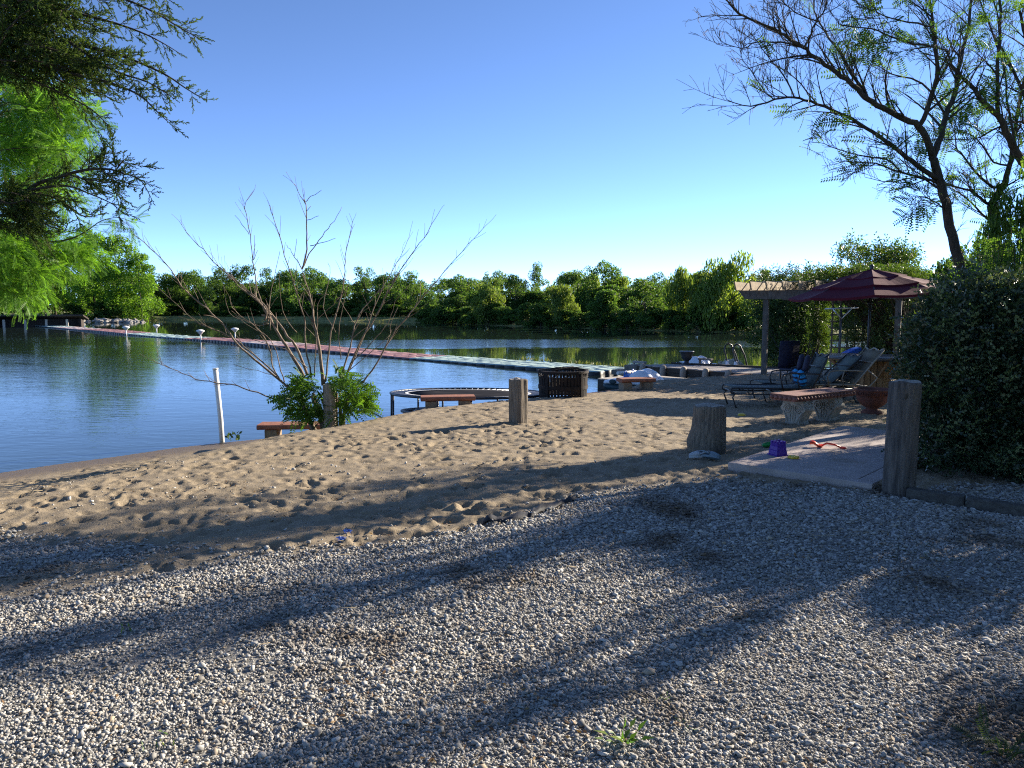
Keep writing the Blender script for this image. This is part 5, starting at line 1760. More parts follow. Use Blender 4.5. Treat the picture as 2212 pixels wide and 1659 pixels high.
_vc = {}
def far_tree(u, vtop, wpx, kind, label, cat="tree", group=None, off=0.0, Y=None, base=None, var=None):
    """a tree standing on the bank: u and wpx in the photograph's pixels fix where and how wide"""
    if Y is None:
        us = [20, 90, 175, 300, 345, 430, 560, 700, 820, 930, 1010, 1100, 1210, 1300, 1400, 1490, 1560, 1640, 1800, 2100]
        yy = [onz(a, b, ZW).y for a, b in [(20, 700.5), (90, 696), (175, 694), (300, 694), (345, 691.5), (430, 691.5), (560, 692.5), (700, 694), (820, 695.5), (930, 698), (1010, 701), (1100, 704.5), (1210, 708), (1300, 711), (1400, 714.5), (1490, 717), (1560, 718.5), (1640, 719), (1800, 717), (2100, 715)]]
        Y = float(np.interp(u, us, yy)) + off
    x = at(u, 690, Y).x
    z0 = gz(x, Y) - 0.1 if base is None else base
    h = at(u, vtop, Y).z - z0
    w = wpx / FPX * Y
    i = _vc.get(kind, 0) if var is None else var
    _vc[kind] = i + 1
    tm, cm = variant(kind, i % 3)
    t = thing({'round': 'oak_tree', 'tall': 'tall_tree', 'cypress': 'cypress_tree', 'bush': 'bush', 'willow': 'willow_tree'}[kind], label, cat, (x, Y, z0), rnd.uniform(0, 2 * PI), group)
    t.scale = (w, w, h)
    for nm, m in (("trunk", tm), ("crown", cm)):
        o = bpy.data.objects.new(nm, m); COL.objects.link(o); o.parent = t
    return t

# front rank of the far wood, left to right
FRONT = [
    (205, 492, 150, 'cypress', "bright green bald cypress standing right above the riprap boulders", 3),
    (262, 508, 140, 'cypress', "bright feathery bald cypress over the middle of the boulder shore", 4),
    (306, 548, 110, 'cypress', "lowest bright green cypress at the right end of the boulder shore", 2),
    (120, 540, 170, 'cypress', "shaded cypress behind the shed roof on the left shore", 10),
    (50, 560, 170, 'round', "dark leafy tree shading the shed on the left shore", 14),
    (368, 590, 80, 'round', "round dark tree just right of the bright cypresses", 12),
    (412, 584, 76, 'round', "round tree rising above the small white bank lamp", 14),
    (453, 622, 40, 'round', "small bright tree on the grass left of the red bench", 5),
    (478, 578, 74, 'tall', "tall dark tree behind the small bright tree", 15),
    (524, 571, 80, 'round', "tall rounded tree behind the red bench", 14),
    (580, 572, 76, 'tall', "tall tree right of the red bench", 15),
    (622, 582, 74, 'round', "dark round tree behind the dead bush stems", 13),
    (668, 579, 96, 'round', "broad domed tree seen through the middle of the dead bush", 10),
    (728, 601, 68, 'round', "lower domed tree at the right side of the dead bush", 8),
    (790, 575, 72, 'tall', "tall grey green tree behind the right stems of the dead bush", 12),
    (842, 590, 80, 'round', "dark tree between the tall grey green tree and the twin peaked tree", 10),
    (890, 587, 72, 'tall', "twin peaked dark tree right of the dead bush", 10),
    (935, 628, 36, 'tall', "slim bright young tree at the water right of the dead bush", 4),
    (984, 633, 92, 'bush', "wide low rounded bush tree on the far bank", 5),
    (1000, 594, 84, 'round', "dark tree towering over the wide low bush tree", 13),
    (1056, 611, 78, 'willow', "pale willow hanging over the water in the middle of the far shore", 4),
    (1066, 584, 70, 'tall', "tall dark tree behind the pale middle willow", 13),
    (1110, 592, 80, 'round', "dark dense tree left of the pointed tree", 9),
    (1159, 569, 58, 'tall', "pointed tree poking above the middle of the wood", 13),
    (1214, 614, 70, 'willow', "small sunlit willow at the waterline in the right half of the wood", 3),
    (1230, 585, 80, 'round', "dark tree right behind the small sunlit willow", 11),
    (1298, 566, 104, 'round', "highest broad tree in the right half of the wood", 13),
    (1308, 625, 90, 'bush', "low dark waterside bush below the highest broad tree", 4),
    (1392, 600, 100, 'round', "big round blue green tree at the waterline left of the large willow", 5),
    (1425, 581, 64, 'tall', "thin topped tree behind the big round waterline tree", 12),
    (1474, 574, 84, 'willow', "loose willow adjoining the large willow on its left", 7),
    (1562, 541, 165, 'willow', "largest willow, sunlit, hanging to the water beside the pergola", 4),
    (1520, 585, 90, 'willow', "shaded willow at the foot of the largest willow", 6),
    (1640, 578, 70, 'willow', "pale willow top showing above the pergola's left end", 12),
    (1700, 596, 110, 'round', "sunlit tree behind the pergola rafters", 10),
    (1790, 602, 110, 'willow', "yellow green willow behind the umbrella", 12),
    (1760, 640, 110, 'bush', "sunlit bush on the far bank seen through the pergola", 4),
    (1690, 655, 90, 'bush', "bright bush on the far bank right of the front pergola post", 3),
    (1890, 610, 130, 'round', "dark tree across the lake behind the umbrella finial", 12),
    (1990, 610, 130, 'round', "dark tree across the lake right of the umbrella", 12),
    (2080, 605, 130, 'round', "dark tree across the lake behind the leaning trunk", 12),
]
for (u, vt, w, k, lab, off) in FRONT:
    t = far_tree(u, vt, w, k, lab, off=off if u < 930 or off > 8 else off * 0.4, group="trees along the far shore")
# ranks behind them, which nothing in the photograph tells apart
gb = random.Random(5)
for row, (off, dv) in enumerate([(19, 14), (30, 8)]):
    u = -40 + row * 14
    while u < 2200:
        left = u < 330
        vt = (565 if left else 586) + gb.uniform(-8, 18) + dv - (6 if 1250 < u < 1350 else 0) + (22 if u > 1650 else 0)
        k = gb.choice(['round', 'round', 'tall', 'willow' if u > 1000 else 'round'])
        far_tree(u, vt, gb.uniform(70, 105), k, "dark tree filling the back of the wood across the lake", off=off + gb.uniform(-3, 3), group="back ranks of the far wood")
        u += gb.uniform(44, 62)
u = 330
while u < 2150:         # dense low growth inside the wood
    far_tree(u, gb.uniform(612, 628), gb.uniform(80, 110), 'bush', "dark thicket filling the inside of the wood across the lake", "bush", "thickets inside the far wood", off=gb.uniform(15, 18) if u < 930 else gb.uniform(8, 14))
    u += gb.uniform(48, 62)
# undergrowth at the foot of the wood
for (u0, u1, n) in [(345, 900, 20), (900, 1640, 30), (1650, 2100, 12)]:
    for i in range(n):
        u = u0 + (u1 - u0) * (i + gb.uniform(0.1, 0.9)) / n
        far_tree(u, gb.uniform(652, 668), gb.uniform(45, 80), 'bush', "low dark bush in the undergrowth below the far trees", "bush", "undergrowth bushes of the far shore", off=gb.uniform(8, 12) if u < 900 else gb.uniform(0.3, 3))
for (u, vt, w, lab) in [(158, 655, 60, "small leafy bush right of the cream seawall"), (215, 650, 60, "dark bush between the cypress trunks"), (322, 640, 50, "bright green bush at the water below the lowest cypress"), (250, 655, 60, "low bush behind the riprap boulders")]:
    far_tree(u, vt, w, 'bush', lab, "bush", "shore bushes", off=2.0)

# riprap boulders below the cypresses
def boulder(seed):
    g = np.random.default_rng(seed)
    bm = bmesh.new(); bmesh.ops.create_icosphere(bm, subdivisions=2, radius=0.5)
    for v in bm.verts:
        n = v.co.normalized()
        k = 1 + 0.25 * math.sin(3 * n.x + seed) * math.cos(4 * n.y + seed * 2) + 0.12 * math.sin(7 * n.z + seed)
        v.co = Vector((n.x * 0.6, n.y * 0.5, n.z * 0.36)) * k
    me = bpy.data.meshes.new("boulder"); bm.to_mesh(me); bm.free(); me.materials.append(MT['rock']); return me
BM_ = [boulder(s) for s in range(4)]
gr_ = random.Random(8)
for i in range(64):
    u = 134 + (300 - 134) * gr_.random()
    q = onz(u, 697.2 if gr_.random() < 0.6 else 695.0, ZW)
    o = bpy.data.objects.new("boulder", BM_[i % 4]); COL.objects.link(o)
    o.location = (q.x, q.y + gr_.uniform(-0.5, 2.0), ZW + gr_.uniform(0.0, 0.25))
    o.rotation_euler = (gr_.uniform(-.4, .4), gr_.uniform(-.4, .4), gr_.uniform(0, 6))
    s = gr_.uniform(0.3, 0.95); o.scale = (s, s, s)
    tag(o, "pale limestone boulder in the riprap below the bright cypresses", "boulder", "riprap boulders of the left shore")

# cream seawall at the far end of the dock and the shed above it
a, b = onz(20, 699.5, ZW), onz(80, 697.5, ZW)
t = thing("seawall", "short cream seawall at the far left end of the floating dock", "wall", (0, 0, 0))
mb = MB(); mb.beam((a.x, a.y, ZW + 0.1), (b.x, b.y, ZW + 0.1), 0.35, 0.7); mb.build("wall_face", MT['cream'], t)
for q in (a, b):
    mb = MB(); mb.box((q.x, q.y - 0.25, ZW + 0.3), (0.3, 0.3, 1.3)); mb.build("end_post", MT['white'], t)
q = onz(34, 690, ZW + 0.9)
zf = gz(q.x, q.y + 4)
t = thing("garden_shed", "dark open fronted shed with pale posts in the trees on the left shore", "shed", (q.x, q.y + 4, zf), R(20))
mb = MB(); mb.box((0, 1.5, 1.1), (8, 0.15, 2.2)); mb.box((-4, 0.7, 1.1), (0.15, 1.6, 2.2)); mb.box((4, 0.7, 1.1), (0.15, 1.6, 2.2)); mb.build("wall", MT['shed'], t)
mb = MB(); mb.box((0, 0.4, 2.35), (9, 3.4, 0.16), rot=(R(-8), 0, 0)); mb.build("roof", MT['shed'], t)
for x in (-3.2, -1.2, 0.8, 2.8):
    mb = MB(); mb.box((x, -0.7, 1.08), (0.22, 0.22, 2.1)); mb.build("post", MT['deck_pale'], t)
mb = MB(); mb.box((0, -1.0, 0.45), (7, 0.45, 0.1)); mb.box((0, -1.0, 0.2), (6.5, 0.1, 0.4)); mb.build("bench_step", MT['deck_pale'], t)

# red bench and a small white lamp on the far grass
q = onz(508, 688.5, ZW); Yb = q.y + 9
x = at(508, 680, Yb).x; z0 = gz(x, Yb)
t = thing("park_bench", "bright red bench on the grassy far bank", "bench", (x, Yb, z0))
mb = MB(); mb.box((0, 0, 0.45), (2.0, 0.5, 0.08)); mb.build("seat", MT['redbench'], t)
mb = MB(); mb.box((0, 0.27, 0.8), (2.0, 0.08, 0.55), rot=(R(-8), 0, 0)); mb.build("backrest", MT['redbench'], t)
for s in (-1, 1):
    mb = MB(); mb.box((s * 0.85, 0, 0.2), (0.12, 0.5, 0.45)); mb.build("leg", MT['redbench'], t)
q = onz(415, 688, ZW); Yl = q.y + 8
o = copy_tree(lp); x = at(415, 680, Yl).x
o.location = (x, Yl, gz(x, Yl) + 0.1); o.scale = (1.9, 1.9, 1.5); o['label'] = "small white lamp on the grassy far bank left of the red bench"; o['group'] = "white lamps"

# grasses fringing the far waterline
g = np.random.default_rng(31)
us = g.uniform(335, 1660, 9000)
pos = []
fp = np.array(FARS)
segL = np.linalg.norm(np.diff(fp, axis=0), axis=1); cum = np.concatenate([[0], np.cumsum(segL)])
sp = g.uniform(0, cum[-1], 7000)
px = np.interp(sp, cum, fp[:, 0]); py = np.interp(sp, cum, fp[:, 1])
nn = np.stack([np.interp(sp, cum[:-1], np.diff(fp[:, 0])), np.interp(sp, cum[:-1], np.diff(fp[:, 1]))], 1)
py2 = py + np.abs(g.normal(0, 3.2, len(sp))) ; px2 = px + g.normal(0, 0.6, len(sp))
Q = np.stack([px2, py2], 1)
zz = height(Q)
pos = np.stack([px2, py2, zz - 0.05], 1)
dirs = np.stack([g.normal(0, .35, len(sp)), g.normal(0, .35, len(sp)), np.ones(len(sp))], 1)
V, F = stamp(LEAF_V * [1, 0.4, 1], LEAF_F, pos, frames(dirs, g.uniform(0, 6, len(sp))), g.uniform(0.12, 0.4, len(sp)))
tag(link("shore_grass", mesh_from("shore_grass", V, F), LF['grass']), "rough grass fringing the far waterline", "grass", kind='stuff')
# ------------------------------------------------------------------ templates of compound leaves and sprigs
def pinnate(pairs, lw, ll, droop=0.25, start=0.12):
    """one feather leaf along +x, length 1"""
    V, F = [], []
    for i in range(pairs):
        x = start + (1 - start) * (i + 0.5) / pairs
        z = -droop * x * x
        k = 0.72 + 0.28 * math.sin(PI * min(1, (i + 0.8) / pairs))
        for s in (-1, 1):
            o = len(V)
            dx, dy, dz = 0.28 * ll * k, s * ll * k, -0.22 * ll
            V += [(x, 0, z), (x + dx * 0.45 + lw * 0.5, dy * 0.5, z + dz * 0.3), (x + dx, dy, z + dz), (x + dx * 0.45 - lw * 0.5, dy * 0.5, z + dz * 0.3)]
            F.append((o, o + 1, o + 2, o + 3))
    # midrib
    o = len(V)
    V += [(0, -0.006, 0), (0, 0.006, 0), (0.55, 0.004, -droop * 0.3), (0.55, -0.004, -droop * 0.3), (1, 0, -droop)]
    F += [(o, o + 1, o + 2, o + 3), (o + 3, o + 2, o + 4, o + 4)]
    return np.array(V, float), np.array(F)

def bipinnate():
    V, F = [], []
    pv, pf = pinnate(9, 0.055, 0.1, 0.2)
    o = 0
    for i in range(5):
        x = 0.25 + 0.7 * i / 4.5
        for s in (-1, 1):
            a = s * R(58 - 4 * i); L = 0.42 - 0.035 * i
            m = np.array([[math.cos(a), -math.sin(a), 0], [math.sin(a), math.cos(a), 0], [0, 0, 1]])
            q = (pv * L) @ m.T + [x, 0, -0.15 * x * x]
            V.append(q); F.append(pf + o); o += len(q)
    q = np.array([(0, -.008, 0), (0, .008, 0), (0.95, .004, -.14), (0.95, -.004, -.14)]); V.append(q); F.append(np.array([(0, 1, 2, 3)]) + o)
    return np.concatenate(V), np.concatenate(F)

PIN_V, PIN_F = pinnate(9, 0.075, 0.19)            # locust-like leaf
FEA_V, FEA_F = pinnate(13, 0.05, 0.19, 0.3)       # cypress feather
def juniper_sprig():
    g = np.random.default_rng(2)
    V, F = [], []
    o = 0
    sp = np.array([(0, -0.5, 0), (0.55, -0.36, 0.02), (1, 0, 0), (0.55, 0.36, -0.02), (0, 0.5, 0)])
    spf = [(0, 1, 3, 4), (1, 2, 3, 3)]
    def add(p, d, L, w, roll):
        nonlocal o
        fr = frames(np.array([d]), np.array([roll]))
        q = np.einsum('ij,kj->ki', fr[0], sp * [L, w, w]) + p
        V.append(q); F.append(np.array(spf) + o); o += len(q)
    for roll in (0, 1.57):
        add(np.zeros(3), np.array([1.0, 0, 0]), 1.0, 0.05, roll)
    for i in range(11):
        x = 0.1 + 0.8 * i / 11
        a = g.uniform(0, 2 * PI)
        d = np.array([1.0, 0.75 * math.cos(a), 0.75 * math.sin(a)])
        L = 0.42 * (1 - x * 0.62)
        for roll in (0.4, 1.9):
            add(np.array([x, 0, 0]), d, L, 0.055, roll)
    return np.concatenate(V), np.concatenate(F)
JUN_V, JUN_F = juniper_sprig()

def resample(pts, step):
    P = [Vector(p) for p in pts]
    out = [P[0]]
    acc = 0
    for a, b in zip(P, P[1:]):
        L = (b - a).length
        k = max(1, int(L / step))
        for j in range(1, k + 1):
            out.append(a.lerp(b, j / k))
    return out

class Wood:
    """limbs and twigs; remembers points where leaves may sit"""
    def __init__(s, seed):
        s.mb = MB(); s.g = random.Random(seed); s.tips = []; s.nodes = []
    def path(s, pts, r0, r1, n=6, wob=0.0, sub=3):
        q, r = limb(pts, r0, r1, n, wob, s.g, sub)
        s.mb.tube(q, r, n)
        return q, r
    def twigs(s, q, r, every, length, ang=(30, 65), up=0.3, depth=1, n=4, t0=0.15, rmin=0.0025, bend=0.25, side=None):
        g = s.g
        P = resample(q, every)
        k = len(P)
        for i in range(int(k * t0), k):
            if g.random() < 0.12: continue
            t = (P[min(i + 1, k - 1)] - P[max(i - 1, 0)])
            if t.length < 1e-6: continue
            t.normalize()
            ax = Vector((g.gauss(0, 1), g.gauss(0, 1), g.gauss(0, 1)))
            ax = (ax - t * ax.dot(t)).normalized()
            a = R(g.uniform(*ang))
            d = (t * math.cos(a) + ax * math.sin(a) + Vector((0, 0, up))).normalized()
            L = length * g.uniform(0.45, 1.1) * (1 - 0.4 * i / k)
            f = i / k
            r0 = max(rmin, (r[0] + (r[-1] - r[0]) * f) * 0.55) if hasattr(r, '__len__') else r
            r0 = min(r0, L * 0.025 + rmin)
            b = P[i]
            side_ = Vector((g.gauss(0, bend), g.gauss(0, bend), g.gauss(0, bend) + up * 0.3)) * L
            pts = [b, b + d * L * 0.35 + side_ * 0.15, b + d * L * 0.7 + side_ * 0.5, b + d * L + side_]
            qq, rr = limb(pts, r0, rmin * 0.7, n, 0, g, 3)
            s.mb.tube(qq, rr, n, caps=False)
            s.tips.append((qq[-1], (qq[-1] - qq[-2]).normalized()))
            for m in range(2, len(qq), 2):
                s.nodes.append((qq[m], (qq[m] - qq[m - 1]).normalized()))
            if depth > 1:
                s.twigs(qq, rr, every * 0.6, length * 0.45, ang, up, depth - 1, 3, 0.25, rmin, bend)

# ------------------------------------------------------------------ dead stemmed bush with fresh leaves at its foot
def DB(cx, cy, Y):
    return at(259.2 + cx * 0.38196, 374.4 + cy * 0.38196, Y)
STEMS = [
    ([(960, 1310), (900, 1285), (780, 1240), (660, 1200), (550, 1185), (430, 1160), (330, 1120), (240, 1085), (195, 1065)], .017, -1.2),
    ([(240, 1085), (215, 1020), (200, 985)], .006, -1.2),
    ([(1000, 1260), (880, 1150), (760, 1050), (660, 960), (600, 880), (520, 790), (420, 710), (350, 640), (290, 545), (200, 450), (110, 370), (60, 320), (38, 280)], .024, -0.6),
    ([(990, 1250), (900, 1160), (800, 1060), (700, 980), (640, 930), (520, 880), (430, 840), (340, 760), (200, 630)], .02, 0.5),
    ([(1040, 1150), (960, 1010), (890, 900), (830, 780), (780, 720), (700, 660), (620, 580), (560, 505)], .036, 0.2),
    ([(1060, 1140), (1010, 1010), (950, 920), (870, 810), (800, 730), (720, 660), (640, 590), (560, 530), (470, 430), (400, 360), (335, 270)], .028, 0.8),
    ([(850, 830), (800, 740), (770, 620), (750, 480), (735, 350), (715, 230), (705, 180), (740, 125)], .015, 0.3),
    ([(730, 345), (690, 290), (650, 237)], .007, 0.3), ([(755, 490), (760, 350)], .007, 0.3), ([(755, 490), (780, 435)], .007, 0.3),
    ([(1080, 1160), (1050, 960), (1040, 820), (1000, 680), (950, 520), (900, 350), (865, 240), (845, 180)], .018, -0.4),
    ([(1150, 1200), (1130, 1000), (1100, 850), (1085, 740), (1060, 650), (1030, 540)], .04, 0.1),
    ([(1030, 540), (1060, 430), (1055, 300), (1050, 180), (1020, 130), (988, 62)], .018, 0.1),
    ([(1050, 160), (1080, 130), (1140, 95)], .008, 0.1), ([(1052, 215), (1080, 185)], .007, 0.1), ([(1055, 265), (1125, 240)], .006, 0.1), ([(1045, 170), (1040, 85)], .007, 0.1),
    ([(1030, 540), (1070, 460), (1110, 400), (1160, 330), (1210, 270), (1255, 190)], .013, 0.4),
    ([(1075, 410), (1150, 390), (1220, 367)], .008, 0.4), ([(1030, 545), (990, 480), (960, 430), (940, 405)], .011, 0.0), ([(985, 470), (1000, 370)], .006, 0.0),
    ([(1160, 1180), (1180, 1000), (1210, 850), (1250, 690), (1270, 560), (1275, 470), (1300, 340), (1320, 262)], .018, -0.3),
    ([(1240, 1180), (1290, 1030), (1320, 900), (1350, 800), (1450, 680), (1550, 600), (1620, 520)], .02, 0.6),
    ([(1280, 1140), (1360, 960), (1440, 820), (1530, 640), (1590, 540), (1670, 430), (1740, 330), (1805, 220)], .017, -0.5),
    ([(1270, 1160), (1380, 930), (1420, 800), (1490, 640), (1550, 530), (1600, 450), (1635, 360)], .014, 0.9),
    ([(1300, 1270), (1345, 1210), (1430, 1110), (1500, 990), (1570, 880), (1640, 790), (1720, 690), (1800, 600), (1900, 480), (2000, 370), (2072, 292)], .02, 0.3),
    ([(1300, 1080), (1420, 960), (1500, 870), (1535, 800), (1560, 720), (1640, 625)], .01, -0.7),
    ([(1000, 1240), (930, 1190), (860, 1090), (850, 1010), (800, 900), (700, 820), (640, 760), (620, 700)], .016, -0.8),
    ([(1100, 1150), (1110, 900), (1120, 740), (1170, 680)], .012, -0.5),
    ([(850, 830), (845, 720), (870, 600), (905, 440)], .012, -0.2), ([(850, 760), (890, 700)], .006, -0.2),
    ([(840, 850), (780, 860), (700, 830), (620, 790), (580, 620)], .009, 0.6),
    ([(1000, 900), (920, 780), (900, 560)], .008, -0.9), ([(1250, 1050), (1240, 850), (1290, 620)], .009, -0.8),
    ([(1220, 900), (1150, 760), (1190, 560), (1175, 505)], .008, 0.7), ([(1330, 850), (1280, 780), (1250, 720)], .008, 0.3),
    ([(900, 1150), (780, 1120), (640, 1080)], .006, -0.3), ([(1120, 690), (1180, 685)], .006, 0.2), ([(1080, 850), (1180, 770), (1240, 700)], .007, 0.5),
    ([(930, 1180), (900, 1080), (880, 1000), (830, 920), (740, 870), (650, 800)], .012, 0.9), ([(1060, 1100), (940, 1000), (820, 960), (700, 930)], .009, -0.4),
    ([(1250, 1150), (1420, 1010), (1530, 910)], .01, 0.5), ([(1530, 910), (1530, 850), (1570, 760)], .006, 0.5),
]
YB = BUSH_P.y + 0.14
tb = thing("bush", "large bush of bare fanning dead stems with fresh green leaves at its foot", "bush", (BUSH_P.x, YB, gz(BUSH_P.x, YB)))
tbo = Vector(tb.location)
w = Wood(3)
for pts, r0, dy in STEMS:
    k = len(pts)
    P = []
    ybase = 0 if r0 > 0.012 and pts[0][1] > 1080 else None
    for i, (cx, cy) in enumerate(pts):
        f = np.clip((1300 - cy) / 1100, 0, 1) if True else 0
        P.append(DB(cx, cy, YB + dy * f * 1.1 + w.g.gauss(0, 0.015)))
    q, r = w.path(P, r0 * 0.8, 0.003, 6, 0.006, 3)
    if r0 > 0.013:
        w.twigs(q, r, 0.62, 0.36, (18, 45), 0.25, 1, 4, 0.3, 0.0028, 0.12)
for k in range(6):      # the burl where stems tangle
    a, b = DB(w.g.uniform(800, 850), w.g.uniform(740, 900), YB + w.g.uniform(-.1, .1)), DB(w.g.uniform(800, 860), w.g.uniform(740, 900), YB + w.g.uniform(-.1, .1))
    w.path([a, a.lerp(b, .5) + Vector((.03, 0, .02)), b], 0.014, 0.008, 5, 0.01)
# roots of the stems go down into the ground
for k in range(9):
    u0 = 640 + 110 * k / 8
    a = at(u0 + w.g.uniform(-6, 6), 868 - w.g.uniform(0, 20), YB + w.g.uniform(-.15, .2)); b = Vector((BUSH_P.x - 0.25 + 0.05 * k, YB + w.g.uniform(-.1, .15), gz(BUSH_P.x, YB) - 0.1))
    w.path([b, b.lerp(a, 0.5) + Vector((w.g.uniform(-.05, .05), 0, 0)), a], 0.035, 0.022, 6)
o = w.mb.build("stems", MT['deadwood'], tb); o.location = -tbo
g = np.random.default_rng(41)
pos, dirs = [], []
for k in range(640):
    lobe = g.integers(6)
    cx, cz, rx, rz = [(650, 870, 34, 34), (665, 835, 30, 24), (752, 855, 40, 40), (735, 825, 28, 22), (700, 890, 44, 20), (770, 868, 24, 22)][lobe]
    a = g.uniform(0, 2 * PI); rr = g.uniform(0, 1) ** 0.5
    u, v = cx + rx * rr * math.cos(a), cz + rz * rr * math.sin(a)
    if 700 < u < 724 and v < 872 and g.random() < 0.8: continue
    y = YB + g.normal(0, 0.22) - 0.06
    p = at(u, v, y)
    zg = gz(p.x, p.y)
    if p.z < zg + 0.04: p.z = zg + g.uniform(0.04, 0.25)
    out = Vector((p.x - BUSH_P.x, (p.y - YB) * 1.6, 0))
    d = Vector((out.x * 1.6 + g.normal(0, .5), out.y + g.normal(0, .5) - 0.1, g.normal(0.15, 0.45)))
    pos.append(p); dirs.append(d)
pos, dirs = np.array([tuple(p) for p in pos]), np.array([tuple(d) for d in dirs])
PB_V, PB_F = pinnate(8, 0.115, 0.23, 0.35)
V, F = stamp(PB_V, PB_F, pos, frames(dirs, g.normal(0, 0.7, len(pos))), g.uniform(0.15, 0.3, len(pos)))
o = link("foliage", mesh_from("foliage", V, F), LF['locust'], tb); o.location = -tbo
p = onz(500, 953, ZW); mb = MB()
gk = random.Random(3)
V_, D_ = [], []
for k in range(26):
    V_.append((gk.gauss(0, .06), gk.gauss(0, .04), 0.02 + gk.uniform(0, .12))); D_.append((gk.gauss(0, .5), gk.gauss(0, .5), 0.7))
V, F = stamp(LEAF_V, LEAF_F, np.array(V_), frames(np.array(D_), np.array([gk.uniform(0, 6) for _ in V_])), np.full(26, 0.08))
tag(link("weed", mesh_from("weed", V, F), LF['hedge'], loc=(p.x + 0.05, p.y - 0.1, gz(p.x, p.y - 0.1))), "small dark weed at the waterline beside the white pipe", "weed")

# ------------------------------------------------------------------ juniper overhanging from the left
YJ = 5.6
tj = thing("juniper_tree", "dark juniper whose scaly boughs hang into the picture at the upper left", "tree", (-5.6, 5.9, 0))
tjo = Vector(tj.location)
w = Wood(5)
q, r = w.path([(-5.6, 5.9, -0.1), (-5.65, 5.95, 1.5), (-5.55, 5.9, 3.2), (-5.45, 5.85, 5.5)], 0.16, 0.06, 10)
BOUGH = [  # pixel path, depth start/end, thickness
    ([(-60, 20), (90, -20), (230, -12), (320, 20), (385, 58), (428, 82)], 5.9, 5.2, .02),
    ([(-60, 40), (60, 62), (150, 92), (235, 112), (300, 135), (360, 163), (400, 190), (438, 213)], 5.8, 5.2, .026),
    ([(-40, 10), (120, 22), (220, 42), (300, 68), (350, 92), (389, 116)], 5.6, 5.9, .02),
    ([(-40, 110), (60, 130), (165, 162), (235, 178), (300, 205), (338, 240), (364, 264)], 5.7, 5.1, .022),
    ([(-40, 130), (80, 178), (150, 210), (200, 238), (236, 273)], 5.6, 5.5, .016),
    ([(150, 92), (240, 150), (320, 178), (376, 213)], 5.5, 5.3, .015),
    ([(60, 130), (150, 185), (210, 200), (250, 218)], 5.6, 5.8, .014),
    ([(-30, -30), (100, -60), (260, -50), (372, 4)], 5.4, 5.0, .02),
    ([(-60, 300), (-10, 150), (60, 70), (140, 40)], 5.4, 5.9, .03), ([(-60, 200), (20, 60), (80, 10)], 5.3, 5.4, .02),
    ([(-50, 460), (0, 439), (49, 417), (85, 395), (121, 385), (158, 373), (194, 366), (219, 365), (243, 367), (267, 375), (292, 382), (309, 395), (328, 431)], 5.8, 5.2, .026),
    ([(60, 412), (97, 405), (146, 402), (182, 414), (219, 429), (243, 441), (262, 456)], 5.6, 5.5, .014),
    ([(70, 418), (109, 424), (146, 443), (182, 468), (216, 463)], 5.6, 5.8, .014),
    ([(190, 366), (193, 350), (194, 330)], 5.4, 5.4, .007), ([(215, 364), (224, 345), (228, 328)], 5.35, 5.35, .007), ([(250, 368), (262, 352), (272, 342)], 5.3, 5.3, .009),
    ([(-40, 470), (20, 465), (70, 470), (110, 490), (150, 500)], 5.7, 5.4, .016), ([(-40, 440), (10, 430), (60, 450), (100, 470), (130, 490)], 5.9, 5.7, .015), ([(-30, 500), (30, 490), (60, 505), (100, 520)], 5.5, 5.7, .012), ([(-30, 420), (20, 440), (60, 432), (110, 455)], 5.4, 5.5, .012),
    ([(150, 378), (190, 388), (235, 395), (290, 405)], 5.4, 5.35, .008), ([(215, 366), (250, 385), (285, 398)], 5.35, 5.3, .007),
]
for i in range(44):     # denser boughs of the upper mass
    a = (w.g.uniform(-60, 120), w.g.uniform(-60, 140)); b = (a[0] + w.g.uniform(70, 190), a[1] + w.g.uniform(-20, 70))
    BOUGH.append(([a, ((a[0] + b[0]) / 2, (a[1] + b[1]) / 2 - 8), b], w.g.uniform(5.2, 6.3), w.g.uniform(5.2, 6.3), .009))
for i in range(14):
    a = (w.g.uniform(-60, 40), w.g.uniform(395, 500)); b = (a[0] + w.g.uniform(50, 120), a[1] + w.g.uniform(-5, 40))
    BOUGH.append(([a, ((a[0] + b[0]) / 2, (a[1] + b[1]) / 2 - 4), b], w.g.uniform(5.3, 6.0), w.g.uniform(5.3, 6.0), .007))
pos, dirs, scl = [], [], []
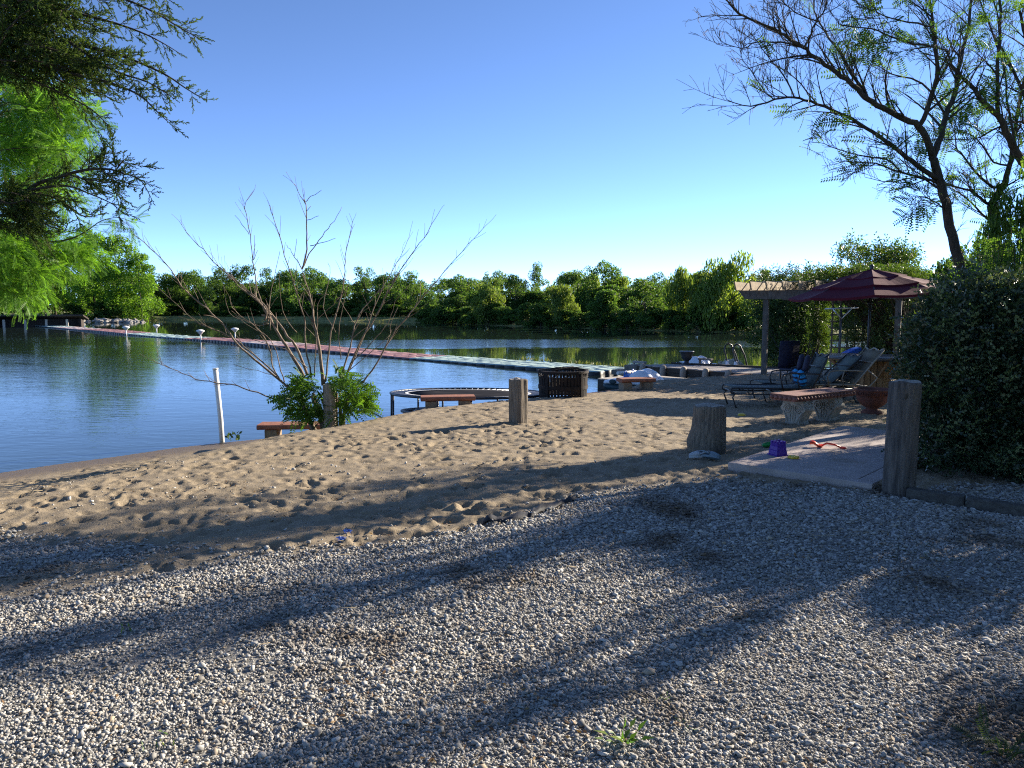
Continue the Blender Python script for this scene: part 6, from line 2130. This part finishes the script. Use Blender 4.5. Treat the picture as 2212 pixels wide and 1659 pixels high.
for pts, ya, yb_, r0 in BOUGH:
    k = len(pts)
    P = [at(u, v, ya + (yb_ - ya) * i / (k - 1)) for i, (u, v) in enumerate(pts)]
    q, r = w.path(P, r0 * 0.75, 0.0022, 5)
    L_tot = sum((b - a).length for a, b in zip(q, q[1:]))
    Pq = resample(q, 0.025)
    n = len(Pq)
    for i in range(int(n * 0.12), n):
        t = (Pq[min(i + 2, n - 1)] - Pq[max(i - 2, 0)])
        if t.length < 1e-6: continue
        t.normalize()
        f = i / n
        # side branchlet carrying sprigs
        ax = Vector((w.g.gauss(0, 1), w.g.gauss(0, 1), w.g.gauss(0, 1))); ax = (ax - t * ax.dot(t)).normalized()
        a = R(w.g.uniform(28, 60))
        d = (t * math.cos(a) + ax * math.sin(a) + Vector((0, 0, -0.08))).normalized()
        Ls = (0.24 * (1 - f) ** 0.7 + 0.035) * w.g.uniform(0.35, 1.1)
        if w.g.random() < 0.5:
            b = Pq[i]
            e = b + d * Ls + Vector((0, 0, -0.12 * Ls))
            w.mb.tube([b, b.lerp(e, 0.5) + Vector((0, 0, 0.02 * Ls)), e], [0.0028, 0.002, 0.0012], 3, caps=False)
            m = max(1, int(Ls / 0.03))
            for j in range(m):
                c = b.lerp(e, (j + 0.6) / m)
                for s in range(2):
                    a2 = Vector((w.g.gauss(0, 1), w.g.gauss(0, 1), w.g.gauss(0, 1))).normalized()
                    pos.append(c); dirs.append(d + a2 * 0.75); scl.append(w.g.uniform(0.07, 0.125) * (1 - 0.4 * f))
            pos.append(e); dirs.append(d); scl.append(w.g.uniform(0.09, 0.13))
        else:
            pos.append(Pq[i]); dirs.append(d); scl.append(w.g.uniform(0.07, 0.115))
    pos.append(q[-1] - t * 0.02); dirs.append(t); scl.append(0.08)
pos, dirs = np.array([tuple(p) for p in pos]), np.array([tuple(d) for d in dirs])
V, F = stamp(JUN_V, JUN_F, pos, frames(dirs, rng.uniform(0, 6, len(pos))), np.array(scl))
print("juniper sprigs", len(pos))
o = w.mb.build("trunk", MT['bark'], tj); o.location = -tjo
o = link("crown", mesh_from("crown", V, F), LF['juniper'], tj); o.location = -tjo

# ------------------------------------------------------------------ bald cypress behind the juniper
tc_ = thing("cypress_tree", "lime green feathery bald cypress hanging over the left edge behind the juniper", "tree", (-8.2, 9.4, -0.2))
tco = Vector(tc_.location)
w = Wood(8)
w.path([(-8.2, 9.4, -0.4), (-8.25, 9.4, 2.5), (-8.2, 9.4, 5.5), (-8.1, 9.3, 8)], 0.2, 0.05, 10)
BR = [([(-40, 545), (0, 533), (73, 526), (134, 520), (165, 511), (194, 494), (219, 477), (255, 470), (287, 480)], 9.2, 8.6, .022)]
for i in range(26):
    a = (w.g.uniform(-70, -10), w.g.uniform(120, 420)); b = (w.g.uniform(60, 178), 0)
    b = (b[0], min(430, max(215, a[1] + w.g.uniform(-10, 120))))
    BR.append(([a, ((a[0] + b[0]) / 2, (a[1] + b[1]) / 2 - 14), b], w.g.uniform(8.2, 10.2), w.g.uniform(8.0, 10.2), .014))
for u, v in [(196, 240), (190, 262), (192, 285), (175, 295), (160, 235), (178, 250), (150, 330), (130, 360)]:
    BR.append(([(40, v - 30), (110, v - 28), (u, v)], 9.0, 8.6, .009))
for i in range(30):
    a = (w.g.uniform(-70, -10), w.g.uniform(480, 620)); b = (a[0] + w.g.uniform(50, 170), a[1] + w.g.uniform(-10, 50))
    if b[1] > 600: b = (min(b[0], 70), min(b[1], 640))
    BR.append(([a, ((a[0] + b[0]) / 2, (a[1] + b[1]) / 2 - 10), b], w.g.uniform(8.4, 10.4), w.g.uniform(8.2, 10.6), .01))
for i in range(6):
    a = (w.g.uniform(80, 150), w.g.uniform(500, 560)); b = (a[0] + w.g.uniform(30, 75), a[1] + w.g.uniform(0, 50))
    BR.append(([a, ((a[0] + b[0]) / 2, (a[1] + b[1]) / 2 - 6), b], w.g.uniform(9, 10), w.g.uniform(9, 10), .006))
pos, dirs, scl = [], [], []
for pts, ya, yb_, r0 in BR:
    k = len(pts)
    P = [at(u, v, ya + (yb_ - ya) * i / (k - 1)) for i, (u, v) in enumerate(pts)]
    q, r = w.path(P, r0 * 0.7, 0.0025, 5)
    Pq = resample(q, 0.05)
    n = len(Pq)
    for i in range(int(n * 0.1), n):
        t = (Pq[min(i + 1, n - 1)] - Pq[max(i - 1, 0)])
        if t.length < 1e-6: continue
        t.normalize()
        for s in range(5):
            ax = Vector((w.g.gauss(0, 1), w.g.gauss(0, 1), w.g.gauss(0, 0.6))); ax = (ax - t * ax.dot(t)).normalized()
            a = R(w.g.uniform(35, 75))
            d = (t * math.cos(a) + ax * math.sin(a) + Vector((0, 0, -0.12))).normalized()
            Lb = w.g.uniform(0.03, 0.22) if s else 0
            c = Pq[i] + d * Lb
            pos.append(c); dirs.append(d + Vector((w.g.gauss(0, .3), w.g.gauss(0, .3), w.g.gauss(0, .25)))); scl.append(w.g.uniform(0.13, 0.22))
pos, dirs = np.array([tuple(p) for p in pos]), np.array([tuple(d) for d in dirs])
V, F = stamp(FEA_V, FEA_F, pos, frames(dirs, rng.normal(0, 0.8, len(pos))), np.array(scl))
print("cypress feathers", len(pos))
o = w.mb.build("trunk", MT['bark'], tc_); o.location = -tco
o = link("crown", mesh_from("crown", V, F), LF['cypress'], tc_); o.location = -tco

# ------------------------------------------------------------------ feathery leaved trees on the right
def RT(cx, cy, Y):
    return at(1526 + cx * 0.3646, cy * 0.3646, Y)
BIP_V, BIP_F = bipinnate()
def mimosa(label, limbs, foot, seed, leaf_n, twig_every, dense=1.0):
    t = thing("mimosa_tree", label, "tree", foot)
    fo = Vector(foot)
    w = Wood(seed)
    for pts, ya, yb_, r0, r1, tw in limbs:
        k = len(pts)
        P = [RT(cx, cy, ya + (yb_ - ya) * i / (k - 1)) if isinstance(cx, (int, float)) and not isinstance(pts[i], Vector) else pts[i] for i, (cx, cy) in enumerate([(p[0], p[1]) for p in pts])]
        q, r = w.path(P, r0, r1, 8 if r0 > 0.04 else 6, 0.004 + r0 * 0.05)
        if tw:
            w.twigs(q, r, twig_every, 0.85 * tw, (22, 62), 0.32, 2, 4, 0.18, 0.0032, 0.22)
    g = np.random.default_rng(seed)
    nd = w.nodes
    # leaves sit in tufts, leaving many twigs bare
    C = np.array([tuple(p) for p, d in nd]); Dv = np.array([tuple(d) for p, d in nd])
    tuft = vnoise(np.stack([C[:, 0] * 1.0 + C[:, 1] * 0.37, C[:, 2]], 1), 3.2, seed, 2)
    bare = np.clip((C[:, 2] - 3.2) / 3.0, 0, 1) * 0.24 + np.clip((4.9 - C[:, 0]) / 1.6, 0, 1) * 0.5
    pr = np.clip((tuft + 0.12 - bare) * 3.0, 0, 1)
    keep = g.uniform(0, 1, len(C)) < pr
    idx = np.where(keep)[0]
    if len(idx) > leaf_n: idx = g.choice(idx, leaf_n, replace=False)
    pos = C[idx]; dirs = Dv[idx] + g.normal(0, 0.7, (len(idx), 3)) + [0, 0, -0.12]
    V, F = stamp(PIN_V * [1, 1.15, 1], PIN_F, pos, frames(dirs, g.normal(0, 0.6, len(idx))), g.uniform(0.16, 0.34, len(idx)))
    o = w.mb.build("trunk", MT['bark'], t); o.location = -fo
    o = link("crown", mesh_from("crown", V, F), LF['mimosa'], t); o.location = -fo
    # curled dry seed stalks at twig ends
    mb = MB()
    for (p, d) in w.tips:
        if w.g.random() < 0.14:
            for s in range(3):
                e = Vector((w.g.gauss(0, .5), w.g.gauss(0, .5), w.g.gauss(-.1, .6))).normalized() * 0.07
                mb.tube([p, p + e * 0.6 + d * 0.02, p + e + Vector((0, 0, -.02))], [0.003, 0.0025, 0.002], 3, caps=False)
    o = mb.build("seed_stalks", MT['dry'], t); o.location = -fo; o['kind'] = 'stuff'
    print(label[:20], "nodes", len(nd), "leaves", len(idx))
    return t
Y1 = 10.6
f1 = RT(1520, 1659, Y1); f1g = (f1.x + 0.35, Y1 + 0.05, gz(f1.x + 0.35, Y1))
trunk1 = [(1640, 2300), (1570, 1900), (1520, 1659), (1480, 1480), (1430, 1260), (1390, 1100), (1350, 980), (1340, 915)]
L1 = [
    (trunk1, Y1, Y1, .084, .05, 0.45),
    ([(1340, 920), (1300, 830), (1255, 745), (1180, 705), (1050, 640), (960, 590), (900, 530), (800, 450), (700, 380), (620, 320), (580, 280), (500, 240), (440, 190), (330, 140), (220, 100), (150, 40), (120, 0), (110, -40)], Y1, 9.4, .048, .006, 1.0),
    ([(1255, 745), (1300, 670), (1350, 520), (1365, 400), (1355, 250), (1340, 150), (1330, 0), (1320, -120)], Y1 - .1, 10.0, .04, .012, 1.0),
    ([(1345, 915), (1390, 800), (1420, 680), (1470, 560), (1490, 430), (1520, 300), (1555, 150), (1570, 0), (1580, -140)], Y1, 11.4, .044, .015, 1.0),
    ([(1365, 1060), (1250, 980), (1150, 900), (1030, 810), (900, 730), (750, 650), (620, 605), (520, 575), (400, 590), (270, 630), (120, 590)], Y1, 9.8, .04, .005, 0.9),
    ([(580, 280), (620, 200), (660, 110), (700, 60), (720, -30)], 9.9, 9.7, .016, .006, 0.8), ([(590, 283), (440, 250), (310, 250), (210, 285), (100, 255)], 9.9, 9.6, .014, .003, 0.6),
    ([(960, 590), (870, 450), (780, 300), (700, 190), (640, 60), (640, -20)], 10.2, 10.8, .022, .006, 0.9),
    ([(1340, 160), (1200, 130), (1050, 90), (1000, 60)], 10.0, 9.5, .014, .005, 0.9), ([(1355, 270), (1290, 270), (1100, 220), (980, 170), (800, 150), (780, 120)], 10.1, 9.6, .018, .005, 0.9),
    ([(1420, 690), (1280, 490), (1100, 440), (1000, 380)], 10.8, 11.5, .018, .005, 0.9),
    ([(1360, 1080), (1300, 1060), (1150, 1020), (1000, 970), (850, 960), (790, 955)], Y1, 10.2, .022, .004, 0.7), ([(1150, 1015), (1060, 940), (950, 930), (800, 890), (700, 850), (610, 840)], 10.4, 10.0, .013, .003, 0.5), ([(1380, 1120), (1250, 1050), (1100, 1080), (940, 1050)], Y1, 10.9, .015, .003, 0.6),
    ([(520, 575), (480, 480), (420, 400), (360, 330), (310, 260), (240, 170)], 10.0, 9.8, .012, .004, 0.7), ([(400, 590), (330, 520), (260, 410), (210, 330), (205, 230)], 9.9, 9.8, .009, .003, 0.5),
    ([(660, 620), (560, 500), (480, 420), (470, 340)], 10.0, 10.2, .01, .004, 0.6), ([(1430, 1250), (1330, 1180), (1240, 1170), (1200, 1230)], Y1, 10.2, .012, .004, 0.6), ([(440, 190), (420, 100), (410, 20)], 9.6, 9.6, .01, .004, 0.5), ([(660, 130), (560, 90), (470, 30), (430, -20)], 9.8, 9.5, .01, .004, 0.6),
    ([(1490, 440), (1400, 350), (1330, 330), (1250, 300)], 11.2, 11.8, .014, .004, .9), ([(1470, 570), (1560, 480), (1640, 330), (1700, 200)], 11.1, 11.8, .016, .004, .9),
]
mimosa("leaning dark trunked tree with feathery leaves and bare twigs beside the umbrella", L1, f1g, 51, 430, 0.19)
Y2 = 12.6
f2_ = RT(1740, 1620, Y2); f2g = (f2_.x + 0.1, Y2, gz(f2_.x, Y2))
L2 = [
    ([(1760, 2200), (1745, 1800), (1740, 1620), (1720, 1450), (1700, 1250), (1692, 1195)], Y2, Y2, .1, .07, 0.6),
    ([(1692, 1200), (1770, 1080), (1800, 980), (1815, 850), (1850, 640), (1900, 400)], Y2, 12.0, .055, .02, 1.0),
    ([(1690, 1215), (1640, 1190), (1560, 1130), (1450, 1100), (1400, 1080)], Y2, 12.2, .03, .01, 0.9),
    ([(1690, 1330), (1600, 1230), (1520, 1160), (1460, 1120)], Y2, 13.0, .02, .008, 0.8),
    ([(1770, 1080), (1700, 1110), (1600, 1020), (1520, 920), (1480, 870), (1470, 760)], Y2, 12.8, .03, .008, 1.0),
    ([(1800, 980), (1700, 960), (1600, 820), (1500, 780), (1440, 830)], 12.5, 12.0, .018, .005, 0.9),
]
mimosa("second forked feathery tree standing further back at the right edge", L2, f2g, 57, 340, 0.22)
Y3 = 11.4
f3 = (RT(2350, 1700, Y3).x, Y3, gz(RT(2350, 1700, Y3).x, Y3))
L3 = [
    ([(2420, 2300), (2350, 1700), (2130, 1200), (1880, 960), (1800, 830), (1730, 690), (1650, 620), (1560, 500), (1480, 420), (1420, 300)], Y3, 10.8, .085, .012, 0.8),
    ([(1730, 690), (1725, 450), (1740, 150), (1742, -40)], Y3 - .2, 11.2, .035, .016, 0.9),
    ([(1830, 880), (1780, 600), (1770, 450), (1700, 200), (1640, 60)], Y3, 12, .02, .008, 0.9), ([(2000, 800), (1880, 560), (1800, 380), (1700, 200), (1620, 0)], 11.2, 11.9, .03, .01, 0.9),
    ([(1960, 1250), (1900, 800), (1850, 720), (1700, 770), (1590, 820), (1420, 830)], Y3, 10.9, .025, .006, 0.8), ([(2100, 700), (2000, 450), (1900, 250), (1850, 50)], 11.4, 11, .04, .015, 1.0),
]
mimosa("third feathery tree reaching in over the right edge on one long slanting limb", L3, f3, 63, 300, 0.22)

# ------------------------------------------------------------------ big dark privet bush on the right
def leafy_mass(name, label, cat, lobes, n_sprig, leafmat, seed, leaf=0.055, foot=None, sprig=7, stems=True, density_top=0.0, tmpl=None, group=None):
    g = np.random.default_rng(seed)
    lob = np.array(lobes, float)
    foot = Vector(foot)
    wts = (lob[:, 3] * lob[:, 4] + lob[:, 3] * lob[:, 5] + lob[:, 4] * lob[:, 5]); wts /= wts.sum()
    k = g.choice(len(lob), n_sprig, p=wts)
    u = unit(n_sprig, g)
    sh = g.uniform(0.25, 1.05, n_sprig) ** 0.4
    base = lob[k, :3] + u * lob[k, 3:6] * sh[:, None]
    d = u * 0.9 + g.normal(0, 0.55, (n_sprig, 3)) + [0, 0, 0.45]
    # sprig template: stem with alternate leaves
    TV, TF = [], []
    o = 0
    tv, tf = (tmpl if tmpl is not None else (LEAF2_V, LEAF2_F))
    for i in range(sprig):
        x = 0.12 + 0.88 * i / sprig
        a = i * 2.4
        dd = np.array([[0.75, math.cos(a), math.sin(a)]])
        fr = frames(dd, np.array([a]))
        L = 0.34 * (1 - 0.3 * i / sprig)
        q = np.einsum('ij,kj->ki', fr[0], tv * L) + [x, 0, 0]
        TV.append(q); TF.append(tf + o); o += len(q)
    q = np.array([(0, -.012, 0), (0, .012, 0), (1, .004, 0), (1, -.004, 0)]); TV.append(q); TF.append(np.array([(0, 1, 2, 3)]) + o)
    TV, TF = np.concatenate(TV), np.concatenate(TF)
    ok = base[:, 2] > height(base[:, :2]) + 0.03
    base, d = base[ok], d[ok]
    V, F = stamp(TV, TF, base, frames(d, g.uniform(0, 6, len(base))), leaf / 0.34 * g.uniform(0.75, 1.35, len(base)))
    t = thing(name, label, cat, foot, 0, group)
    if stems:
        w = Wood(seed)
        for (x, y, z, a, b, c) in lobes:
            for s in range(3):
                e = Vector((x + w.g.gauss(0, a * .4), y + w.g.gauss(0, b * .4), z + w.g.gauss(0, c * .3)))
                f0 = foot + Vector((w.g.gauss(0, .15), w.g.gauss(0, .15), -0.1))
                m = f0.lerp(e, 0.5) + Vector((w.g.gauss(0, .1), w.g.gauss(0, .1), 0.15))
                w.path([f0, m, e], 0.03, 0.006, 5)
        so = w.mb.build("stems", MT['bark'], t); so.location = -foot
    o = link("foliage", mesh_from("foliage", V, F), leafmat, t); o.location = -foot
    return t
def lobe_px(u, v, Y, ru, rv, dy):
    p = at(u, v, Y); s = Y / FPX
    return (p.x, p.y, p.z, ru * s, dy, rv * s)
PRIV = [lobe_px(2100, 760, 7.9, 120, 110, .7), lobe_px(2052, 880, 7.6, 66, 110, .5), lobe_px(2160, 900, 7.5, 120, 130, .7), lobe_px(2070, 990, 7.3, 75, 80, .5), lobe_px(2190, 1030, 7.0, 90, 60, .5),
        lobe_px(2120, 680, 8.3, 110, 60, .6), lobe_px(2046, 780, 8.2, 48, 70, .5), lobe_px(2240, 760, 7.6, 120, 160, .8), lobe_px(2260, 950, 7.2, 110, 120, .7), lobe_px(2085, 700, 8.4, 55, 45, .4)]
_sh = random.Random(6)
for k in range(26):      # long shoots breaking the outline
    L0 = PRIV[_sh.randrange(10)]
    a = Vector((_sh.gauss(0, 1), _sh.gauss(0, 1), abs(_sh.gauss(0.3, 1)))).normalized()
    PRIV.append((L0[0] + a.x * L0[3] * 1.12, L0[1] + a.y * L0[4] * 1.12, L0[2] + a.z * L0[5] * 1.12, 0.1, 0.1, 0.13))
PB_ = leafy_mass("bush", "huge dark glossy leaved bush filling the right edge behind the big post", "bush", PRIV, 4400, LF['privet'], 71, 0.082, (5.1, 7.75, 0.0))
LF['shoot'] = leaf_mat("young_shoot_leaf", [(0.05, 0.085, 0.04), (0.1, 0.14, 0.07), (0.16, 0.2, 0.11)], 0.2, rough=0.35, spec=0.5)
g = np.random.default_rng(73)
P_, D_ = [], []
for k in range(230):
    L0 = PRIV[g.integers(10)]
    a = np.array([g.normal(-0.35, 0.6), -abs(g.normal(0.7, 0.4)), g.normal(0.15, 0.6)]); a /= np.linalg.norm(a)
    P_.append((L0[0] + a[0] * L0[3] * 1.03, L0[1] + a[1] * L0[4] * 1.03, L0[2] + a[2] * L0[5] * 1.03)); D_.append(a + [0, 0, 0.5])
P_, D_ = np.array(P_), np.array(D_)
ok = P_[:, 2] > 0.06
P_, D_ = P_[ok], D_[ok]
TV, TF = [], []
for i in range(8):
    a_ = i * 2.4; fr = frames(np.array([[0.7, math.cos(a_), math.sin(a_)]]), np.array([a_]))
    TV.append(np.einsum('ij,kj->ki', fr[0], LEAF2_V * 0.36) + [0.1 + 0.9 * i / 8, 0, 0]); TF.append(LEAF2_F + 7 * i)
V, F = stamp(np.concatenate(TV), np.concatenate(TF), P_, frames(D_, g.uniform(0, 6, len(P_))), g.uniform(0.16, 0.3, len(P_)))
o = link("young_shoots", mesh_from("young_shoots", V, F), LF['shoot'], PB_); o.location = -Vector(PB_.location)
o['label'] = "paler young shoots on the dark bush"
# feathery saplings and yellow green growth above the bush
g = np.random.default_rng(77)
pos, dirs = [], []
w = Wood(77)
fS = Vector((6.0, 9.3, gz(6.0, 9.3)))
for k in range(34):
    u, v = g.uniform(2040, 2230), g.uniform(480, 690)
    if u < 2110 and v < 600: continue
    e = at(u, v, g.uniform(8.8, 9.8)); b = fS + Vector((g.normal(0, .2), g.normal(0, .2), 0))
    q, r = w.path([b, b.lerp(e, .5) + Vector((0, 0, .2)), e], 0.014, 0.004, 4)
    for j in range(26):
        c = Vector(q[-1]).lerp(Vector(q[len(q) // 2]), g.uniform(0, 1)); a = unit(1, g)[0]
        pos.append(tuple(c + Vector(a) * g.uniform(0, .14))); dirs.append(tuple(a + [0, 0, -0.2]))
pos, dirs = np.array(pos), np.array(dirs)
V, F = stamp(PIN_V, PIN_F, pos, frames(dirs, g.normal(0, .6, len(pos))), g.uniform(0.16, 0.32, len(pos)))
t = thing("sapling", "yellow green feathery saplings rising above the dark glossy bush", "sapling", fS)
o = w.mb.build("stems", MT['bark'], t); o.location = -fS
o = link("foliage", mesh_from("foliage", V, F), LF['mimosa'], t); o.location = -fS

# vines over the pergola and shrubs behind the table
VIN = []
for k in range(22):
    q = pg(rnd.uniform(0.6, PL + 0.6), rnd.uniform(0.9, PW + 0.6), zb + 0.46 + rnd.uniform(0, 0.16)); VIN.append((q.x, q.y, q.z, 0.6, 0.6, 0.17))
for k in range(8):
    q = pg(PL - 0.6 * k * 0.5 + rnd.uniform(-.2, .2), 0.5 + rnd.uniform(-.3, .3), zb + 0.53); VIN.append((q.x, q.y, q.z, 0.35, 0.35, 0.14))
leafy_mass("climbing_vine", "leafy vine heaped over the right half of the pergola", "vine", VIN, 2700, LF['vine'], 81, 0.1, tuple(pg(PL, PW, DZ)), 6)
VP = [at(1768, v, pg(0.5, PW, 0).y - 0.2) for v in (672, 700, 725, 745)]
leafy_mass("climbing_vine", "sunlit vine climbing the back pergola post left of the rake", "vine", [(p.x, p.y, p.z, .16, .2, .3) for p in VP], 420, LF['vine'], 83, 0.1, (VP[0].x - 0.1, VP[0].y, DZ), 6)
SH = []
for k in range(26):
    u = 1870 + k * 13; Y = rnd.uniform(21.5, 25)
    p = at(u, rnd.uniform(668, 760), Y); SH.append((p.x, p.y, p.z, .55, .5, .5))
leafy_mass("shrub", "tall dark shrubs and creepers screening the deck behind the table", "shrub", SH, 3600, LF['hedge'], 85, 0.13, (at(1960, 760, 23).x, 23.2, -0.4), 6)
SH = [lobe_px(1985, 805, 17.5, 50, 30, .5), lobe_px(2040, 790, 16.5, 60, 50, .6), lobe_px(2010, 740, 17.5, 45, 45, .6), lobe_px(2060, 720, 16.5, 60, 60, .7)]
leafy_mass("shrub", "dark shrub spreading right of the table under the umbrella's edge", "shrub", SH, 2200, LF['hedge'], 87, 0.085, (at(2010, 840, 17).x, 17.0, gz(9, 17)), 6)
# weeping dark cypress by the water behind the pergola
gW = random.Random(12)
lobs = [lobe_px(1700 + gW.uniform(-45, 70), gW.uniform(610, 770), gW.uniform(27.5, 30.5), gW.uniform(22, 42), gW.uniform(14, 26), .5) for k in range(46)]
leafy_mass("cypress_tree", "dark feathery weeping tree hanging over the water behind the pergola post", "tree", lobs, 3000, LF['hedge'], 89, 0.15, (at(1735, 800, 29).x, 29.2, ZW - 0.1), 7, True, 0, (LEAF_V * [1, 0.5, 1], LEAF_F))
lobs = [lobe_px(gW.uniform(1830, 1960), gW.uniform(535, 600), gW.uniform(32, 36), gW.uniform(12, 26), gW.uniform(8, 16), .6) for k in range(26)] + [lobe_px(gW.uniform(1850, 1990), gW.uniform(590, 660), gW.uniform(32, 36), 34, 26, .8) for k in range(12)]
leafy_mass("ash_tree", "thin crowned tree standing behind the umbrella top", "tree", lobs, 1500, LF['vine'], 91, 0.17, (at(1900, 700, 34).x, 34, -0.3), 7, True, 0, (LEAF_V * [1, 0.7, 1], LEAF_F))

# ------------------------------------------------------------------ little weeds in the gravel
def weed(u, v, label, n, L, up, seed, lm='weed', spread=0.02, tv=None):
    g = np.random.default_rng(seed)
    p = onz(u, v, 0.0)
    pos = np.stack([g.normal(0, spread, n), g.normal(0, spread, n), np.full(n, 0.012)], 1)
    dirs = np.stack([g.normal(0, 1, n), g.normal(0, 1, n), np.full(n, up)], 1)
    tvv, tff = (LEAF2_V * [1, 0.42, 1], LEAF2_F) if tv is None else tv
    V, F = stamp(tvv, tff, pos, frames(dirs, g.normal(0, .4, n)), L * g.uniform(0.55, 1.1, n))
    tag(link("weed", mesh_from("weed", V, F), LF[lm], loc=(p.x, p.y, sz(p.x, p.y) + 0.0)), label, "weed")
weed(1345, 1606, "strap leaved green weed in the gravel at the bottom centre", 11, 0.115, 0.9, 1)
weed(2158, 1628, "soft feathery weed in the gravel at the bottom right corner", 26, 0.1, 0.8, 2, 'hedge', 0.045, (FEA_V, FEA_F))
weed(352, 1612, "two leaved seedling in the sunlit gravel at the lower left", 5, 0.05, 0.7, 3)
weed(270, 1370, "thin green blade in the shaded gravel at the left", 3, 0.06, 1.5, 4)
weed(1490, 1575, "tiny yellow green sprout in the lower sunlit gravel band", 8, 0.03, 0.5, 5)
weed(1425, 1520, "tiny sprout just above the lower sunlit gravel band", 6, 0.028, 0.6, 6)
weed(1455, 1345, "tiny yellow sprout in the middle sunlit gravel patch", 7, 0.025, 0.4, 7)
weed(2005, 1208, "low flat green weed patch in the gravel below the big post", 40, 0.045, 0.25, 8, 'hedge', 0.1)
weed(1640, 1022, "low weed at the gravel edge of the concrete slab", 14, 0.05, 0.5, 9, 'hedge', 0.05)
weed(1915, 898, "dark broad weed beside the red urn", 9, 0.14, 0.5, 10, 'hedge', 0.03)
# brown leaf litter caught between the stones
g = np.random.default_rng(15)
n = 7000
yy = 2.0 + 4.8 * g.uniform(0, 1, n) ** 1.1; xx = g.uniform(-0.75, 0.75, n) * yy
Q = np.stack([xx, yy], 1)
k = (vnoise(Q, 1.6, 91, 3) > 0.2) | (g.uniform(0, 1, n) < 0.07)
Q = Q[k & ~inside(Q, np.array([tuple(p) for p in SLAB]))]; n = len(Q)
zz, _ = surface(Q)
d = np.stack([g.normal(0, 1, n), g.normal(0, 1, n), g.normal(0.1, 0.25, n)], 1)
V, F = stamp(LEAF_V * [1, 0.8, 1], LEAF_F, np.stack([Q[:, 0], Q[:, 1], zz + g.uniform(0.006, 0.02, n)], 1), frames(d, g.normal(0, .6, n)), g.uniform(0.01, 0.034, n))
LF['litter'] = leaf_mat("dry_leaf", [(0.07, 0.04, 0.02), (0.16, 0.09, 0.04), (0.3, 0.2, 0.09)], 0.1)
tag(link("leaf_litter", mesh_from("leaf_litter", V, F), LF['litter']), "dry brown leaf litter caught between the gravel stones", "leaf litter", kind='stuff')
# dry stalks and twigs strewn on the ground
g = random.Random(14)
mb = MB()
for k in range(150):
    y = 2.4 + 4.6 * g.random() ** 0.8; x = g.uniform(-0.72, 0.72) * y
    a = g.uniform(0, 2 * PI); L = g.uniform(0.04, 0.16)
    z = sz(x, y) + 0.016
    mb.tube([(x, y, z), (x + L * .5 * math.cos(a), y + L * .5 * math.sin(a), z + g.uniform(.002, .03)), (x + L * math.cos(a + .4), y + L * math.sin(a + .4), z + 0.004)], [0.0022, 0.002, 0.0012], 4)
tag(mb.build("dry_stalks", MT['dry']), "dry grass stalks and thin twigs strewn over the gravel", "stalks", kind='stuff')

# ------------------------------------------------------------------ shrubs beyond the right edge of the photograph, whose shadows lie on the gravel and sand
nS_, dS_ = Vector((-0.5736, 0.8192, 0)), Vector((0.8192, 0.5736, 0))
for (sv, tv_, wd, hh, kd) in [(1.2, 8.2, 0.9, 3.6, 'tall'), (0.4, 8.0, 1.0, 3.8, 'tall'), (-0.5, 8.5, 1.2, 4.2, 'round'), (2.4, 9.4, 1.15, 3.9, 'tall'), (2.85, 10.2, 1.5, 2.6, 'bush'), (3.3, 11.0, 1.4, 2.8, 'bush'), (1.9, 8.4, 1.1, 1.8, 'bush'), (5.45, 17.2, 1.9, 7.2, 'tall'), (3.9, 11.3, 1.35, 5.2, 'tall'), (4.0, 12.6, 0.9, 5.6, 'tall'), (5.5, 13.6, 1.1, 3.6, 'round')]:
    q = nS_ * sv + dS_ * tv_
    tm, cm = variant(kd, len(kd) % 3)
    t = thing("shrub", "tall leafy shrub standing past the right edge of the yard", "shrub", (q.x, q.y, gz(q.x, q.y) - 0.05), rnd.uniform(0, 6), "shrubs past the right edge")
    t.scale = (wd, wd, hh)
    for nm, m in (("trunk", tm), ("crown", cm)):
        o = bpy.data.objects.new(nm, m); COL.objects.link(o); o.parent = t
for (x, y, wd, hh, lab) in [(9.6, 13.0, 1.6, 2.8, "leafy shrub behind the dark glossy bush at the right edge"), (9.9, 15.0, 1.8, 3.1, "leafy shrub behind the saplings to the right of the table"), (10.3, 17.0, 1.9, 3.2, "leafy shrub between the table and the second forked tree"), (11.2, 18.9, 1.9, 3.2, "leafy shrub at the right end of the vine covered pergola")]:
    tm, cm = variant('round', int(x) % 3)
    t = thing("shrub", lab, "shrub", (x, y, gz(x, y) - 0.05), rnd.uniform(0, 6), "leafy shrubs along the right side")
    t.scale = (wd, wd, hh)
    for nm, m in (("trunk", tm), ("crown", cm)):
        o = bpy.data.objects.new(nm, m); COL.objects.link(o); o.parent = t

# unseen trees added behind the camera to block skylight and deepen the shade
for i, (x, y, wd, hh) in enumerate([(-13, -9, 7, 9), (-7, -11, 7, 10), (-1, -10, 7, 9.5), (5, -11, 7, 10.5), (11, -9, 7, 9), (16, -4, 7, 9), (18, 1.5, 6, 7)]):
    tm, cm = variant('round', i % 3)
    t = thing("oak_tree", "unseen broad oak added behind the gravel yard to block skylight", "tree", (x, y, gz(x, y) - 0.1), i * 1.3, "oaks added behind the gravel yard to block skylight")
    t.scale = (wd, wd, hh)
    for nm, m in (("trunk", tm), ("crown", cm)):
        o = bpy.data.objects.new(nm, m); COL.objects.link(o); o.parent = t
